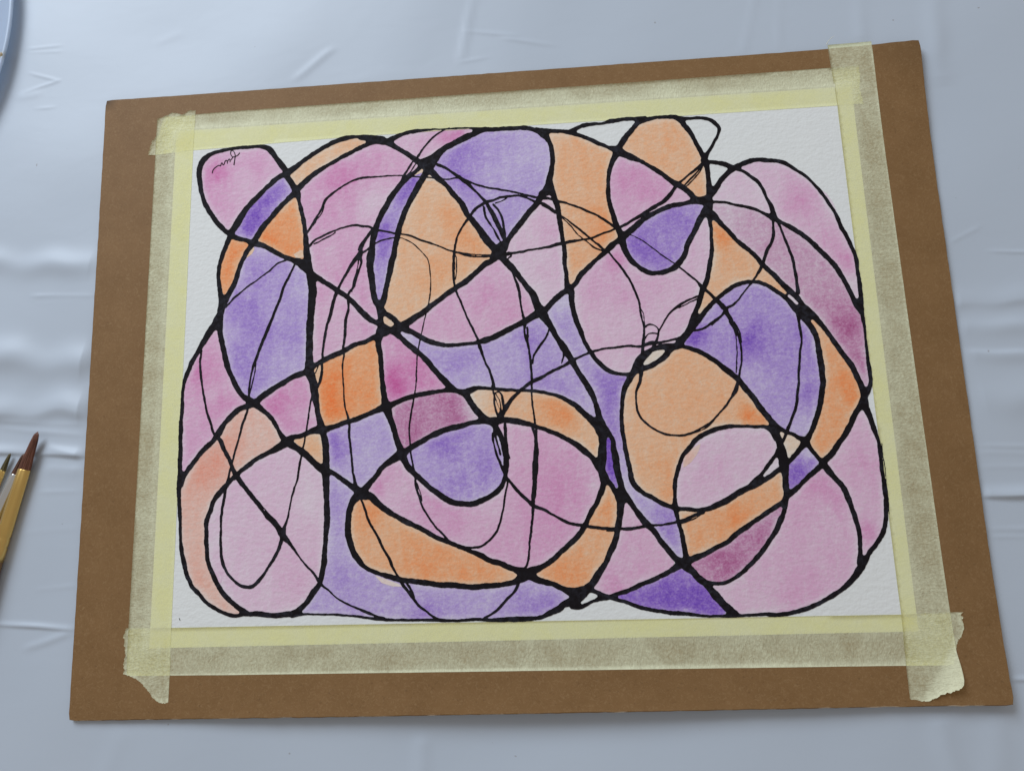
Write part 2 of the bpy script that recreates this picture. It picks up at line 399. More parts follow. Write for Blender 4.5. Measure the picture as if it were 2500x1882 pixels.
# ---- traced drawing on the paper, in steps of 0.02 mm: closed outlines as first point, then moves
INK = """
3670,5322 -55,-10 -44,6 -58,1 -19,-5 -58,5 -50,-4 -26,4 -114,-15 -36,2 -32,-8 -22,8 -17,16 -17,6 -194,-2 -42,-8 -85,13 -94,4 -37,-7 -68,0 -32,-7 -36,4 -73,-15 -68,6 -45,-2 -51,-17 -70,-34 -73,-20 -68,1 -32,9 -63,7 -114,-8 -45,10 -55,-12 -32,0 -37,-11 -42,-26 -41,-12 -181,-75 -33,-10 -31,7 -50,4 -18,6 -37,-1 -18,7 -122,12 -18,6 -55,1 -36,10 -55,7 -27,10 -64,4 -40,13 -46,2 -86,23 -42,-7 -99,41 -41,3 -59,24 -55,6 -74,-10 -170,5 -23,5 -60,3 -60,-8 -50,12 -116,-13 -46,8 -65,2 -23,-4 -69,7 -18,7 -37,1 -42,13 -46,-8 -56,-1 -208,20 -60,1 -93,12 -42,-5 -162,13 -112,-9 -14,2 -18,14 -42,-14 -182,-3 -107,18 -52,3 -37,-7 -103,9 -126,-3 -70,11 -80,-4 -183,-27 -75,-28 -42,-11 -38,-4 -66,-21 -42,-22 -75,-19 -47,-21 -25,-16 -27,-7 -28,9 -33,33 -38,17 -70,14 -24,1 -14,6 -80,8 -71,20 -52,-1 -23,7 -118,13 -100,-7 -42,4 -19,-4 -47,10 -57,5 -43,-5 -85,3 -142,-31 -109,-46 -75,-19 -43,-19 -33,-31 -165,-75 -65,-50 -57,-27 -56,-39 -29,-9 -33,-16 -46,-42 -61,-44 -43,-18 -103,-85 -61,-35 -51,-46 -46,-17 -95,-59 -14,-4 -14,5 -10,9 -59,96 -20,21 -49,68 -98,110 -58,108 -57,87 -49,51 -34,19 -68,27 -53,14 -101,10 -19,-4 -67,4 -34,-4 -72,2 -24,-5 -34,6 -33,-7 -24,3 -25,8 -24,-4 -67,4 -43,-8 -58,2 -58,-8 -58,-1 -33,-8 -125,-15 -68,0 -99,-28 -78,-8 -62,-16 -48,-21 -76,-22 -24,-12 -18,-20 -52,-28 -36,-29 -66,-96 -13,-35 -5,-30 -29,-99 -5,-30 4,-35 -6,-55 7,-80 16,-67 0,-20 20,-111 23,-81 1,-45 8,-40 10,-36 21,-41 27,-81 21,-85 37,-111 14,-31 40,-51 50,-107 70,-82 20,-41 19,-25 24,-45 79,-108 16,-13 21,-28 78,-80 29,-23 60,-62 60,-43 9,-10 4,-15 -20,-72 -24,-47 -23,-102 -14,-26 -15,-47 -27,-61 -18,-62 -12,-47 -4,-38 -22,-71 -9,-81 -15,-32 -7,-43 5,-81 -10,-62 5,-100 7,-33 12,-153 13,-38 0,-52 17,-67 0,-52 17,-81 5,-84 -6,-84 -20,-102 5,-43 -21,-45 -38,-59 -28,-54 -13,-54 -25,-47 -49,-56 -22,-42 -53,-81 -61,-140 -21,-27 -30,-54 -18,-49 -87,-185 -29,-44 -12,-27 -71,-106 -14,-36 -21,-95 -24,-63 -38,-71 -15,-76 -22,-76 -6,-54 1,-41 -4,-14 1,-27 -18,-121 5,-112 -7,-40 8,-86 -6,-40 4,-72 -5,-35 4,-23 -5,-35 6,-41 -9,-57 2,-63 -16,-43 8,-67 -6,-35 6,-27 -2,-53 8,-89 -8,-35 1,-40 6,-79 5,-13 -2,-53 7,-27 -4,-26 8,-44 -5,-44 1,-126 -10,-48 7,-57 4,-118 7,-30 2,-117 -9,-39 4,-56 -9,-78 6,-86 -8,-38 9,-31 3,-69 6,-21 -1,-39 13,-39 1,-51 7,-26 0,-56 15,-111 2,-47 -4,-17 6,-21 3,-43 14,-51 3,-34 12,-38 4,-106 -4,-38 5,-21 4,-59 15,-102 -3,-33 7,-43 4,-129 7,-51 16,-54 -1,-21 26,-93 12,-71 30,-88 5,-33 19,-38 17,-79 21,-45 12,-38 14,-25 34,-42 37,-91 23,-46 80,-76 18,-25 19,-18 71,-49 47,-63 68,-71 40,-28 59,-51 44,-23 49,-35 61,-25 54,-37 70,-26 78,-35 92,-34 43,-11 61,-7 43,-1 72,10 90,18 22,-5 77,-2 43,-7 55,6 78,-5 218,-30 69,-3 94,-13 34,-1 26,7 59,-1 55,11 64,-2 21,5 43,-1 34,-16 22,-2 131,30 51,4 33,8 102,7 85,-6 13,-4 85,2 178,-13 29,4 148,-4 47,-10 46,0 80,-15 114,-1 38,-9 55,-1 55,-11 50,-4 38,-9 38,-4 25,-9 80,-11 16,1 164,-33 159,-11 33,-8 55,-7 21,3 71,-4 71,3 66,-4 42,2 21,-4 150,-7 29,4 54,-8 21,5 75,-3 87,4 25,-6 319,-14 16,-4 58,-7 161,-1 34,3 57,-7 54,-2 25,0 45,7 107,1 17,4 45,-1 21,5 49,-4 21,6 41,1 21,-4 65,-1 54,-9 32,-2 41,-7 54,-2 24,-5 119,-3 33,-4 118,-4 50,8 45,0 106,-13 73,8 90,-4 21,4 24,-2 25,6 102,2 57,16 29,-2 37,8 29,-1 44,5 141,52 65,18 38,21 62,15 29,13 41,10 66,43 34,42 18,9 61,9 19,-8 12,-21 20,-16 96,-15 57,-1 74,17 112,56 46,30 54,25 37,8 48,3 50,19 28,-3 33,9 69,1 65,15 167,-54 60,-14 40,-5 50,-25 36,-8 35,-21 63,-27 153,-59 40,-4 63,-17 24,-2 43,-13 47,-7 36,-11 20,-1 23,-9 68,0 98,-26 20,0 23,-5 55,-21 32,5 35,-7 48,1 20,-6 87,-1 20,-4 52,2 19,-5 24,2 59,-15 87,-3 35,-8 67,-5 39,-8 59,-1 63,-9 147,4 74,-2 16,-4 35,-1 79,-9 98,2 63,-2 44,7 83,1 87,10 20,-5 31,-2 32,6 39,-2 32,2 27,-3 36,6 62,-3 71,5 31,-3 38,-16 121,-10 16,4 97,0 12,3 24,0 32,7 51,0 68,17 35,4 20,8 36,4 32,10 43,2 29,12 98,21 70,22 37,17 30,8 92,44 44,13 44,27 92,43 29,18 117,44 114,78 58,32 21,18 58,29 30,26 29,18 71,57 54,56 88,76 24,34 33,30 28,42 31,27 14,23 25,53 16,19 54,89 31,77 44,46 20,31 71,64 33,42 17,31 31,27 7,12 23,23 20,38 30,31 56,93 14,63 25,58 4,36 7,16 7,39 11,20 5,23 6,64 0,28 13,47 4,3 5,-3 -3,-48 3,-3 5,3 4,24 -3,28 6,19 -1,32 11,76 2,40 -3,28 8,60 -5,32 2,92 3,16 -6,85 1,65 -3,16 7,48 -5,53 9,44 1,98 6,44 -7,50 3,40 -4,74 -6,25 -7,61 6,45 -3,41 4,33 2,74 5,41 -6,14 -10,-1 -3,-41 -4,-5 -4,5 -1,33 -6,25 -1,29 -15,91 -15,54 -2,67 -12,50 -3,38 -11,25 -34,185 -4,41 -15,43 -13,67 -15,39 3,79 -6,106 7,20 19,34 16,20 27,45 7,25 49,112 10,89 8,38 -6,89 7,55 -3,43 3,43 -23,151 5,47 -5,64 6,69 -5,30 2,82 -5,69 4,39 -4,26 1,18 -5,21 9,91 4,100 -3,17 9,39 -5,57 1,44 4,13 -5,44 4,26 -7,44 5,109 8,35 -5,71 14,96 -3,27 5,39 -4,49 8,44 -4,31 -2,89 10,93 -1,22 -12,58 6,36 -11,63 3,40 -15,108 19,152 0,54 -18,73 -21,128 -35,88 -16,60 -6,46 -46,121 -27,97 -45,81 -10,37 -20,38 -7,37 -13,33 -7,32 -5,51 -10,29 -43,108 -18,34 -13,45 -42,74 -11,31 -39,74 -19,52 -39,73 -24,34 -51,106 -37,58 -63,74 -147,200 -63,69 -71,62 -70,42 -23,27 -79,75 -69,55 -52,48 -32,20 -42,19 -85,25 -21,2 -60,17 -30,1 -51,16 -35,-2 -36,3 -45,17 -69,11 -135,6 -22,-5 -43,5 -36,-6 -35,1 -45,-20 -113,-33 -77,-38 -45,-7 -68,-35 -14,-2 -50,24 -105,63 -34,7 -39,16 -83,6 -51,19 -118,14 -17,0 -17,6 -13,15 -4,22 30,84 29,56 29,37 36,60 18,23 60,122 55,73 13,38 65,149 5,46 -3,20 -32,75 -28,31 -36,52 -78,66 -125,49 -79,15 -40,2 -18,6 -66,7 -90,-11 -67,2 -44,8 -45,2 -132,30 -74,35 -67,4 -22,6
3374,5243 12,4 18,-8 31,-5 50,4 58,-6 36,1 49,-5 13,-6 80,-5 43,-23 60,-47 49,-57 25,-61 39,-46 23,-45 58,-73 22,-46 19,-31 57,-130 21,-79 32,-65 28,-79 22,-45 14,-54 28,-76 0,-22 -15,-38 10,-49 -7,-13 -74,-67 -78,-62 -25,-26 -50,-29 -169,-143 -52,-38 -59,-32 -86,38 -25,23 -17,9 -62,51 -44,46 -44,36 -45,47 -105,83 -26,15 -12,14 -34,26 -65,31 -31,22 -37,33 -43,21 -16,21 -43,37 -48,18 -25,28 -26,13 -42,38 -33,19 -40,33 -39,23 -52,24 -56,35 -55,59 -9,23 11,29 41,50 19,32 41,52 33,68 119,127 34,57 40,36 27,38 46,42 27,7 28,14 27,5 92,32 37,5
4173,5172 156,-8 153,-47 66,-50 17,-25 62,-62 29,-38 8,-20 -3,-58 -16,-63 -32,-70 -45,-60 -57,-108 -67,-99 -41,-53 -36,-36 -9,-4 -18,4 -16,20 -25,79 -35,62 -39,86 -12,39 -33,75 -18,70 -46,100 -21,44 -46,78 -32,32 -24,61 -1,14 5,15 19,13 37,5 49,-3
2795,5240 24,2 49,-10 14,-23 1,-15 -5,-13 -40,-43 -31,-47 -49,-41 -28,-37 -78,-73 -34,-47 -43,-41 -99,-160 -24,-20 -23,-9 -143,10 -40,21 -52,40 -88,36 -118,80 -48,28 -71,30 -26,19 -31,16 -27,9 -35,20 -138,63 -10,12 -5,15 5,20 18,18 84,40 18,6 27,-3 18,3 115,27 50,0 119,14 63,-6 19,5 54,0 78,16 59,0 50,8 22,-5 74,16 58,2 42,12 77,12 72,-10 14,3
-827,5301 15,-2 28,-13 23,-3 18,-11 8,-13 2,-20 -5,-14 -11,-11 -42,-13 -51,-2 -79,-31 -63,-36 -92,-42 -42,-29 -47,-17 -28,-23 -52,-24 -88,-30 -84,-54 -34,-28 -70,-39 -117,-93 -51,-34 -104,-43 -120,-39 -17,4 -33,27 -1,10 35,42 17,39 76,124 75,91 70,72 34,43 118,102 103,64 24,9 23,18 66,27 121,-3 102,-9 51,8 163,-8
330,5195 14,0 36,-12 37,-6 46,-5 34,1 34,-14 64,-16 115,-64 37,-35 43,-55 80,-61 27,-39 7,-17 27,-30 24,-70 13,-60 -1,-54 11,-65 1,-78 6,-44 -12,-165 -16,-33 -20,-106 -21,-52 -5,-28 -12,-24 -18,-57 -3,-22 -15,-44 -10,-67 -70,-126 -76,-57 -15,-33 -3,-33 -11,-21 -14,-14 -23,-1 -48,22 -112,28 -27,12 -67,14 -44,21 -50,13 -116,42 -27,0 -40,17 -23,2 -76,24 -131,26 -45,21 -36,11 -59,6 -86,18 -36,3 -54,22 -23,3 -32,11 -36,20 -126,38 -104,49 -46,30 -31,14 -18,16 -41,16 -41,23 -58,42 -37,38 -45,23 -77,62 -37,21 -40,30 -100,85 -142,82 -33,9 -22,15 -22,4 6,20 38,42 21,48 27,42 44,52 11,19 41,33 39,40 119,47 65,40 29,10 28,18 56,17 47,26 121,45 33,21 42,14 28,24 70,22 117,59 64,23 48,12 32,0 14,4 161,-11 42,6 74,-1 46,6 64,-5 37,4 120,-13 18,4 55,-4 28,6 32,-4
-1600,5320 44,0 75,-11 42,4 7,-5 1,-10 -37,-24 -38,-16 -42,-27 -103,-76 -29,-34 -23,-19 -74,-85 -31,-42 -42,-44 -23,-35 -35,-39 -31,-62 -55,-61 -12,-31 -78,45 -111,96 -75,36 -47,40 -37,18 -18,21 -47,30 -42,35 -37,36 -19,28 0,21 19,22 99,56 56,24 29,17 75,20 37,3 52,20 19,3 28,-8 23,-1 108,21 215,16 19,5 46,-3
1061,5065 83,-8 23,-8 55,9 81,-16 67,-29 23,-2 54,-20 27,-3 71,-34 31,-7 103,-36 57,-37 53,-21 80,-43 161,-107 22,-11 58,-16 123,-59 52,-41 52,-34 17,-20 5,-26 -22,-72 -37,-75 -46,-137 -7,-34 -29,-65 -2,-24 -7,-19 -3,-63 -20,-128 -3,-62 4,-34 -7,-19 -2,-57 -11,-38 -2,-28 -7,-24 1,-81 6,-24 -3,-29 8,-100 10,-48 1,-43 10,-38 4,-38 11,-29 2,-43 19,-53 19,-72 -3,-38 26,-109 1,-14 -8,-1 -34,25 -93,81 -51,39 -39,22 -55,47 -43,21 -56,38 -43,18 -78,41 -139,82 -87,35 -65,36 -80,24 -61,25 -52,35 -151,43 -18,13 -13,30 -43,194 -11,29 -7,63 -16,64 -13,92 8,48 22,76 5,34 1,29 10,47 4,88 24,100 2,39 -4,34 6,34 -6,30 -2,68 -21,188 -42,111 -41,146 4,16 19,18 19,7
-3411,5245 19,2 28,-4 20,-8 23,-23 19,-10 23,-9 81,-16 19,-8 15,-17 2,-15 -4,-15 -13,-14 -24,-10 -28,-5 -42,-24 -43,-10 -38,-24 -51,-21 -66,-48 -66,-21 -37,-25 -52,-15 -37,-17 -80,-42 -56,-44 -160,-80 -33,-24 -103,-54 -52,-18 -42,-30 -37,-13 -52,-36 -61,-27 -116,-94 -56,-34 -121,-115 -43,-30 -40,-46 -15,-3 -14,4 -24,22 -54,97 -68,93 -5,25 15,29 40,27 33,32 40,28 86,75 74,80 87,53 37,33 50,22 51,43 282,172 80,29 47,32 28,13 147,56 75,20 104,18 109,32 47,2
-2927,5071 16,1 71,-14 46,-16 76,-7 117,-60 88,-59 28,-12 196,-133 83,-70 31,-19 21,-26 47,-43 1,-5 -11,-24 -40,-52 -52,-80 -20,-48 -44,-52 -41,-60 -11,-6 -69,7 -56,-1 -74,7 -28,-4 -126,12 -74,-11 -37,-2 -28,5 -56,-6 -80,9 -70,-6 -46,3 -47,10 -23,-4 -112,-3 -56,-14 -38,-5 -116,-40 -117,-57 -23,-15 -42,-17 -61,-41 -68,-37 -62,-48 -37,-18 -28,-22 -36,-20 -140,-120 -39,-49 -26,-67 -34,-115 -41,-71 -27,-61 -29,-33 -39,-65 -23,-27 -19,-48 -98,-168 -20,-30 -5,-3 -9,4 -21,145 -9,106 -30,69 -8,54 -21,70 -4,54 -14,54 -22,45 -28,85 -5,64 6,34 0,79 -5,29 -14,41 12,28 65,62 42,60 50,32 107,112 65,48 38,21 42,38 60,37 89,60 35,31 26,12 23,18 42,21 66,20 94,56 70,50 146,55 46,30 33,10 38,19 75,51 52,13 33,14 47,14 32,28 94,31 66,29 99,23
-5737,5167 113,-9 25,-14 62,-22 59,-27 39,-34 38,-53 49,-49 41,-63 29,-32 16,-36 39,-53 73,-120 67,-84 11,-25 -1,-15 -14,-15 -47,-16 -132,-91 -37,-19 -37,-36 -27,-48 -37,-35 -28,-14 -23,-19 -69,-81 -30,-22 -68,-63 -64,-71 -92,-74 -37,-42 -55,-76 -65,-59 -49,-76 -88,-121 -18,-29 -8,-23 -28,-33 -16,-38 -20,-28 -17,-43 -53,-94 -35,-37 -13,-4 -14,1 -52,37 -24,40 -57,67 -45,36 -57,68 -43,70 -29,27 -6,27 -28,29 -38,66 -44,57 -15,40 -47,87 -36,52 -13,40 -28,61 -19,76 -25,66 -8,65 -12,50 -3,60 -7,31 -1,35 -24,126 -5,91 4,65 20,104 50,100 54,55 12,19 26,28 28,24 33,19 71,31 115,28 48,2 38,13 134,27 44,-4 81,15 34,2 29,-3 58,7 33,-1 15,-5 53,2 72,-6 86,9 44,-2
2499,4404 10,1 35,-12 101,-43 34,-28 69,-31 58,-11 43,-20 66,-19 13,-6 38,-32 61,-30 12,-14 110,-85 29,-30 60,-41 12,-16 25,-21 68,-52 38,-20 53,-68 99,-91 94,-102 -36,-59 -57,-68 -35,-31 -38,-49 -20,-13 -98,-97 -80,-39 -34,-23 -50,-17 -77,-43 -47,-36 -114,-65 -55,-39 -91,-47 -49,-33 -33,-14 -147,-95 -31,-7 -77,-41 -36,-13 -10,8 -12,52 -22,48 -19,109 -24,73 -12,62 -32,106 -6,57 -15,44 1,28 -14,58 5,81 -4,38 7,38 -3,28 4,34 -5,19 2,120 1,24 12,47 5,76 50,180 21,52 18,32 13,38 33,56 13,14 43,63
5463,4086 44,1 50,-16 56,-12 91,-6 34,-6 31,3 25,-8 48,-2 34,-8 113,-47 115,-69 84,-72 81,-54 41,-40 55,-39 93,-89 87,-109 66,-106 42,-56 9,-28 44,-74 23,-26 25,-41 75,-173 52,-86 43,-91 20,-61 18,-98 28,-84 24,-126 7,-19 38,-61 34,-80 50,-144 10,-51 17,-33 9,-41 21,-46 7,-42 24,-73 9,-59 -1,-41 3,-18 -2,-23 8,-54 -3,-18 3,-144 -6,-71 14,-81 -6,-40 3,-18 -5,-44 2,-32 -5,-93 3,-18 -5,-31 5,-31 -3,-31 4,-49 -9,-30 -7,-13 -13,-13 -21,0 -16,15 -55,168 -22,49 -12,54 -44,96 -32,93 -31,63 -25,73 -23,55 -33,51 -4,19 -19,42 -22,19 -19,34 -60,65 -21,37 -71,96 -50,47 -26,36 -53,60 -8,14 -5,18 -15,24 -45,48 -28,21 -57,71 -19,16 -33,37 -49,41 -41,47 -64,49 -29,13 -30,36 -24,20 -120,85 -50,18 -24,18 -61,31 -35,33 -21,14 -34,40 -21,61 -3,38 -15,44 -12,78 -19,71 -24,48 -18,25 -16,38 -14,17 -24,47 -10,28 -25,129 -27,67 -22,39 -30,78 -36,59 -28,35 -131,103 -28,37 -33,29 -74,54 -41,22 -12,13 -3,19 5,14 15,17 14,7 62,14 55,24 75,17 30,15 34,8
-2083,4577 11,0 31,-28 4,-10 -6,-14 -50,-66 -45,-81 -26,-32 -68,-62 -9,-4 -9,2 -2,5 7,15 30,42 24,53 20,24 59,94 18,48
4448,4100 17,3 69,-16 25,-11 44,-2 59,-27 44,-11 86,-44 13,-16 4,-14 -5,-15 -68,-71 -123,-113 -65,-98 -46,-59 -16,-14 -13,-4 -17,7 -10,15 -18,210 7,66 -6,115 1,72 6,19
-2018,4523 15,0 21,-22 2,-20 -13,-33 -80,-78 -29,-19 -23,-6 -3,3 2,10 59,80 35,66
-1578,4469 6,4 4,-3 11,-17 21,-14 46,-21 42,-11 41,-25 27,-11 87,-59 158,-145 0,-11 -14,-5 -27,1 -83,-22 -106,5 -51,11 -71,62 -27,41 -32,37 -14,30 -57,58 -4,25 6,14 22,23
4297,4062 6,-3 20,-56 -2,-47 9,-39 -3,-33 6,-44 -4,-61 4,-53 -5,-71 -9,-42 -2,-47 3,-24 -11,-127 -11,-23 -30,-17 -67,-13 -39,-2 -35,4 -31,17 -15,14 -16,21 -17,39 -22,30 -49,46 -24,30 -33,29 -12,21 6,8 41,22 112,116 54,49 102,123 29,46 21,41 12,14 4,21
-1900,4397 12,2 14,-6 11,-13 5,-15 -31,-82 -22,-28 -11,-21 -9,-4 -51,3 -56,9 -19,8 -1,10 11,12 38,31 24,26 32,18
4176,3984 7,3 1,-3 -24,-27 -120,-112 -49,-40 -131,-141 -14,-1 -25,14 -21,19 0,12 41,40 45,31 42,43 57,46 91,50 79,57
4211,3963 8,-1 -8,-14 -20,-17 -38,-50 -29,-22 -70,-86 -80,-67 -25,-29 -52,-46 -11,0 -3,10 7,9 65,58 30,36 68,57 63,63 35,44
4972,3908 12,3 115,-41 58,-42 64,-63 28,-23 60,-66 57,-45 50,-66 17,-37 26,-40 30,-72 8,-43 25,-63 29,-100 13,-29 40,-125 20,-135 -3,-14 -10,-13 -18,-4 -71,25 -36,25 -58,28 -85,59 -113,46 -55,17 -85,20 -29,15 -29,7 -35,2 -25,10 -56,8 -55,14 -71,35 -98,28 -133,13 -26,7 -65,4 -17,6 -10,11 -7,24 1,19 6,18 94,103 33,54 46,59 21,36 7,28 43,59 30,27 28,36 89,84 46,36
-1735,4244 17,2 18,-7 36,-45 -4,-2 -85,19 -5,5 3,10
-2517,4270 53,1 56,-10 46,-1 19,-4 5,-12 -27,-72 -19,-33 -65,-79 -72,-99 -68,-73 -27,-42 -47,-55 -18,-33 -19,-67 -18,-23 -21,-47 -90,-130 -22,-47 -43,-109 -25,-46 -31,-100 -21,-37 -23,-56 -8,-1 -60,34 -46,14 -83,5 -19,7 -60,8 -78,25 -42,3 -51,-7 -37,1 -51,-15 -41,-4 -93,-27 -41,-4 -56,-15 -69,-33 -51,-11 -60,-21 -55,-14 -83,-44 -28,-7 -46,-27 -152,-67 -55,-46 -46,-54 -22,-19 -6,1 -11,44 -1,91 -8,39 -20,63 3,15 88,121 11,27 39,38 23,36 18,13 26,71 19,25 18,13 28,33 50,73 23,51 19,58 10,43 0,44 44,99 37,52 34,32 52,36 65,62 84,62 51,25 18,21 38,26 107,53 46,31 107,40 43,5 74,24 28,-3 47,11 56,1 89,9 32,-8 24,6 51,-2 93,9 70,-6 28,6 84,-2 32,7 98,-5
-2116,4215 13,3 130,-13 26,-11 6,-15 -46,-65 -24,-23 -17,-29 -16,-47 -49,-90 -15,-43 -31,-37 -18,-42 -54,-99 -52,-132 -40,-56 -23,-56 -21,-37 -17,-67 -27,-66 -42,-132 -15,-27 -15,-71 -17,-38 -22,-75 -9,-5 -14,3 -91,31 -74,14 -169,47 -7,13 18,52 7,52 9,28 30,51 10,29 58,117 79,125 76,160 43,56 54,89 12,28 28,28 115,153 38,37 14,21 19,11 56,53 37,43
-5063,4396 22,-5 20,-18 121,-186 19,-50 17,-26 16,-46 -10,-28 -60,-66 -45,-31 -37,-62 -42,-42 -65,-45 -51,-64 -27,-27 -35,-24 -25,-42 -54,-55 -44,-81 -30,-27 -20,-28 -30,-30 -34,-25 -46,-45 -29,-42 -34,-37 -31,-52 -28,-61 -53,-74 -12,-38 -49,-65 -28,-8 -100,41 -42,6 -43,13 -100,38 -24,18 -38,16 -16,20 -6,20 13,38 30,32 21,37 51,65 40,76 19,52 23,43 18,23 39,86 23,42 49,71 38,38 55,67 18,14 175,183 55,66 32,46 60,40 33,30 37,25 51,50 39,30 17,24 27,22 24,16
-1786,4174 62,-2 14,-6 32,-3 60,-18 54,-55 110,-79 40,-43 27,-20 19,-20 29,-46 13,-30 38,-55 30,-60 105,-113 31,-41 12,-26 41,-49 55,-143 17,-25 43,-98 50,-66 -4,-16 -31,-29 -20,-42 -34,-41 -22,-46 -50,-73 -37,-69 -22,-51 -9,-33 -10,-15 -19,-49 -13,-66 -5,-42 -18,-22 -6,-90 -7,-32 -10,-8 -71,18 -59,23 -89,51 -63,25 -36,23 -50,17 -58,26 -53,32 -47,19 -45,12 -77,33 -36,9 -113,57 -23,15 -100,48 -68,24 -137,23 -14,13 10,56 1,53 10,33 31,75 16,56 27,56 10,52 10,29 63,155 19,32 32,76 26,32 20,42 69,107 7,24 29,37 40,80 32,47 18,38 13,38 19,18
-1129,4122 44,-7 23,-11 34,-28 24,-30 27,-25 77,-57 22,-26 107,-105 40,-44 45,-37 155,-210 1,-5 -7,-8 -64,-42 -60,-31 -69,-51 -52,-57 -25,-44 -22,-27 -7,5 -8,15 -43,127 -24,45 -16,49 -32,51 -27,28 -17,28 -39,45 -36,31 -19,36 -32,35 -22,37 -40,44 -46,76 -75,80 -29,48 -41,37 1,10 6,2 55,-8 37,0 88,17
-795,3979 28,-6 28,-17 111,-53 23,-8 23,0 86,-36 22,-2 36,-15 100,-26 81,-9 131,-42 90,-13 59,-15 23,0 62,-29 23,-1 80,-26 32,-6 10,-9 -11,-9 -72,6 -32,-2 -13,-5 -132,0 -77,-10 -73,0 -147,-62 -145,-15 -23,15 -98,100 -24,35 -77,83 -15,24 -16,13 -44,55 -24,39 -27,36
3697,3596 13,-1 56,-37 46,-36 55,-57 21,-15 70,-98 4,-19 -14,-25 -63,-22 -80,-20 -88,-1 -40,-7 -66,1 -26,-4 -59,-18 -35,0 -36,-12 -54,-28 -59,-17 -65,-31 -34,-11 -55,-33 -117,-42 -1,9 23,18 70,34 36,13 32,23 33,31 72,29 98,56 72,66 63,68 21,27 57,95
262,3665 17,2 16,-14 -3,-4 -23,3 -9,8
910,3595 15,4 18,-7 19,-29 4,-14 -3,-7 -13,-4 -49,22 -42,10 -3,5 10,8
189,3612 38,2 36,-4 165,-62 132,-84 15,-15 1,-10 -8,-16 -72,-74 -62,-54 -35,-56 -30,-30 -57,-73 -44,-65 -33,-26 -24,-36 -34,-36 -43,-59 -43,-44 -25,-41 -41,-53 -43,-72 -23,-26 -11,16 3,80 -23,143 1,33 -12,96 -20,106 -20,58 -25,45 -40,89 -38,54 -18,15 -24,35 -28,31 -10,4 -19,-5 -9,-21 18,-34 74,-83 27,-48 35,-74 25,-82 25,-116 0,-71 10,-38 -4,-11 -9,0 -139,348 -23,35 -15,39 -59,85 -41,82 -3,12 30,13 37,4 41,12 73,34 41,7 28,16 27,5 78,4 7,-7 -13,-16 -23,-16 -36,-15 -28,-17 -73,-11 -46,-14 -6,-8 1,-10 5,-6 13,0 73,20 87,32 51,25 35,23 20,21 14,7 50,-3 50,9
446,3591 11,3 36,-4 48,-26 40,-13 50,-7 5,-3 2,-10 -18,-30 -9,-3 -84,45 -71,31 -11,7
-4798,3895 27,0 20,-13 18,-40 26,-80 4,-39 11,-35 4,-64 11,-44 15,-35 16,-74 13,-30 9,-54 -3,-34 12,-44 3,-30 20,-44 0,-34 6,-20 2,-39 0,-53 18,-87 -4,-139 5,-97 10,-38 -7,-105 2,-67 12,-72 -9,-28 -13,-11 -9,-1 -19,3 -32,16 -75,14 -23,-1 -28,8 -51,18 -75,33 -14,1 -47,19 -47,14 -75,53 -85,49 -71,46 -39,31 -75,38 -53,33 -19,17 -66,37 -28,6 -34,17 -42,13 -13,13 -3,15 1,19 30,37 61,122 43,55 73,112 45,46 63,84 58,55 116,149 60,63 36,46 63,52 20,26 51,37 28,25
787,3503 35,-4 59,1 36,-5 44,-15 26,-14 18,-58 27,-69 4,-38 10,-34 -1,-14 -4,-4 -5,2 -17,13 -21,27 -37,24 -38,36 -99,77 -68,29 -2,7 8,16
1144,3399 6,4 54,-9 97,-27 44,-24 87,-36 39,-21 57,-24 40,-11 142,-92 131,-58 99,-52 29,-32 64,-51 26,-14 89,-77 50,-32 26,-33 54,-46 2,-10 -7,-7 -72,-32 -85,-25 -49,-6 -55,-26 -92,-28 -65,-33 -67,-17 -13,1 -47,41 -63,73 -38,28 -46,53 -52,42 -29,31 -35,23 -25,29 -25,17 -116,108 -30,20 -39,35 -48,31 -8,19 -7,67 1,33 -9,63 1,23 -13,44
4469,3193 38,0 55,-11 100,-6 64,-12 72,-31 51,-12 67,-29 76,-20 25,-11 56,-6 142,-56 80,-23 29,-19 54,-24 32,-20 48,-40 37,-23 16,-17 68,-52 19,-26 35,-34 1,-111 -14,-55 4,-23 -10,-92 -9,-31 -8,-50 -16,-36 -24,-72 -16,-31 -71,-88 -32,-62 -25,-62 -11,-41 -17,-35 -26,-73 -5,-2 -6,4 -24,47 -95,126 -67,62 -34,47 -57,46 -34,48 -52,41 -52,52 -28,16 -16,18 -14,19 -15,40 -15,26 -67,83 -19,35 -128,149 -20,46 -59,75 -34,86 -49,67 -41,37 -9,14 -1,29 8,27 7,65 8,19
3969,3200 28,-4 30,3 61,-3 52,-9 25,-10 31,-3 25,-17 5,-29 -4,-14 -23,-26 -33,-55 -23,-59 -45,-55 -36,-57 -30,-73 -22,-40 -12,-42 -45,-81 -16,-45 -37,-58 -15,-15 -20,-29 -54,-90 -48,-99 -19,-63 2,-37 -11,-32 -23,-35 -28,-58 -19,-31 -18,-18 -19,-26 -29,-24 -61,-63 -8,0 -46,29 -201,167 -27,18 -52,49 -35,40 -45,33 -71,67 -21,11 -32,36 -13,8 -20,23 -58,50 -26,14 -38,30 -42,20 -59,39 -21,6 -68,41 -6,8 3,9 54,34 51,44 35,40 44,26 122,127 49,19 32,23 32,16 33,25 49,17 66,44 61,23 33,18 131,44 74,19 37,21 115,15 52,-3 116,30 22,0 44,10 22,-1
-500,3472 16,-1 9,-15 7,-19 -1,-19 15,-20 26,-68 66,-134 39,-117 13,-29 17,-25 28,-77 40,-74 28,-68 6,-28 32,-87 28,-54 5,-19 -7,-11 -27,-8 -9,4 -38,100 -62,131 -13,20 -14,32 -53,71 -14,44 -20,44 -33,46 -39,78 -24,77 3,33 -12,54 -2,72 -10,19 -19,11 -7,10 3,14
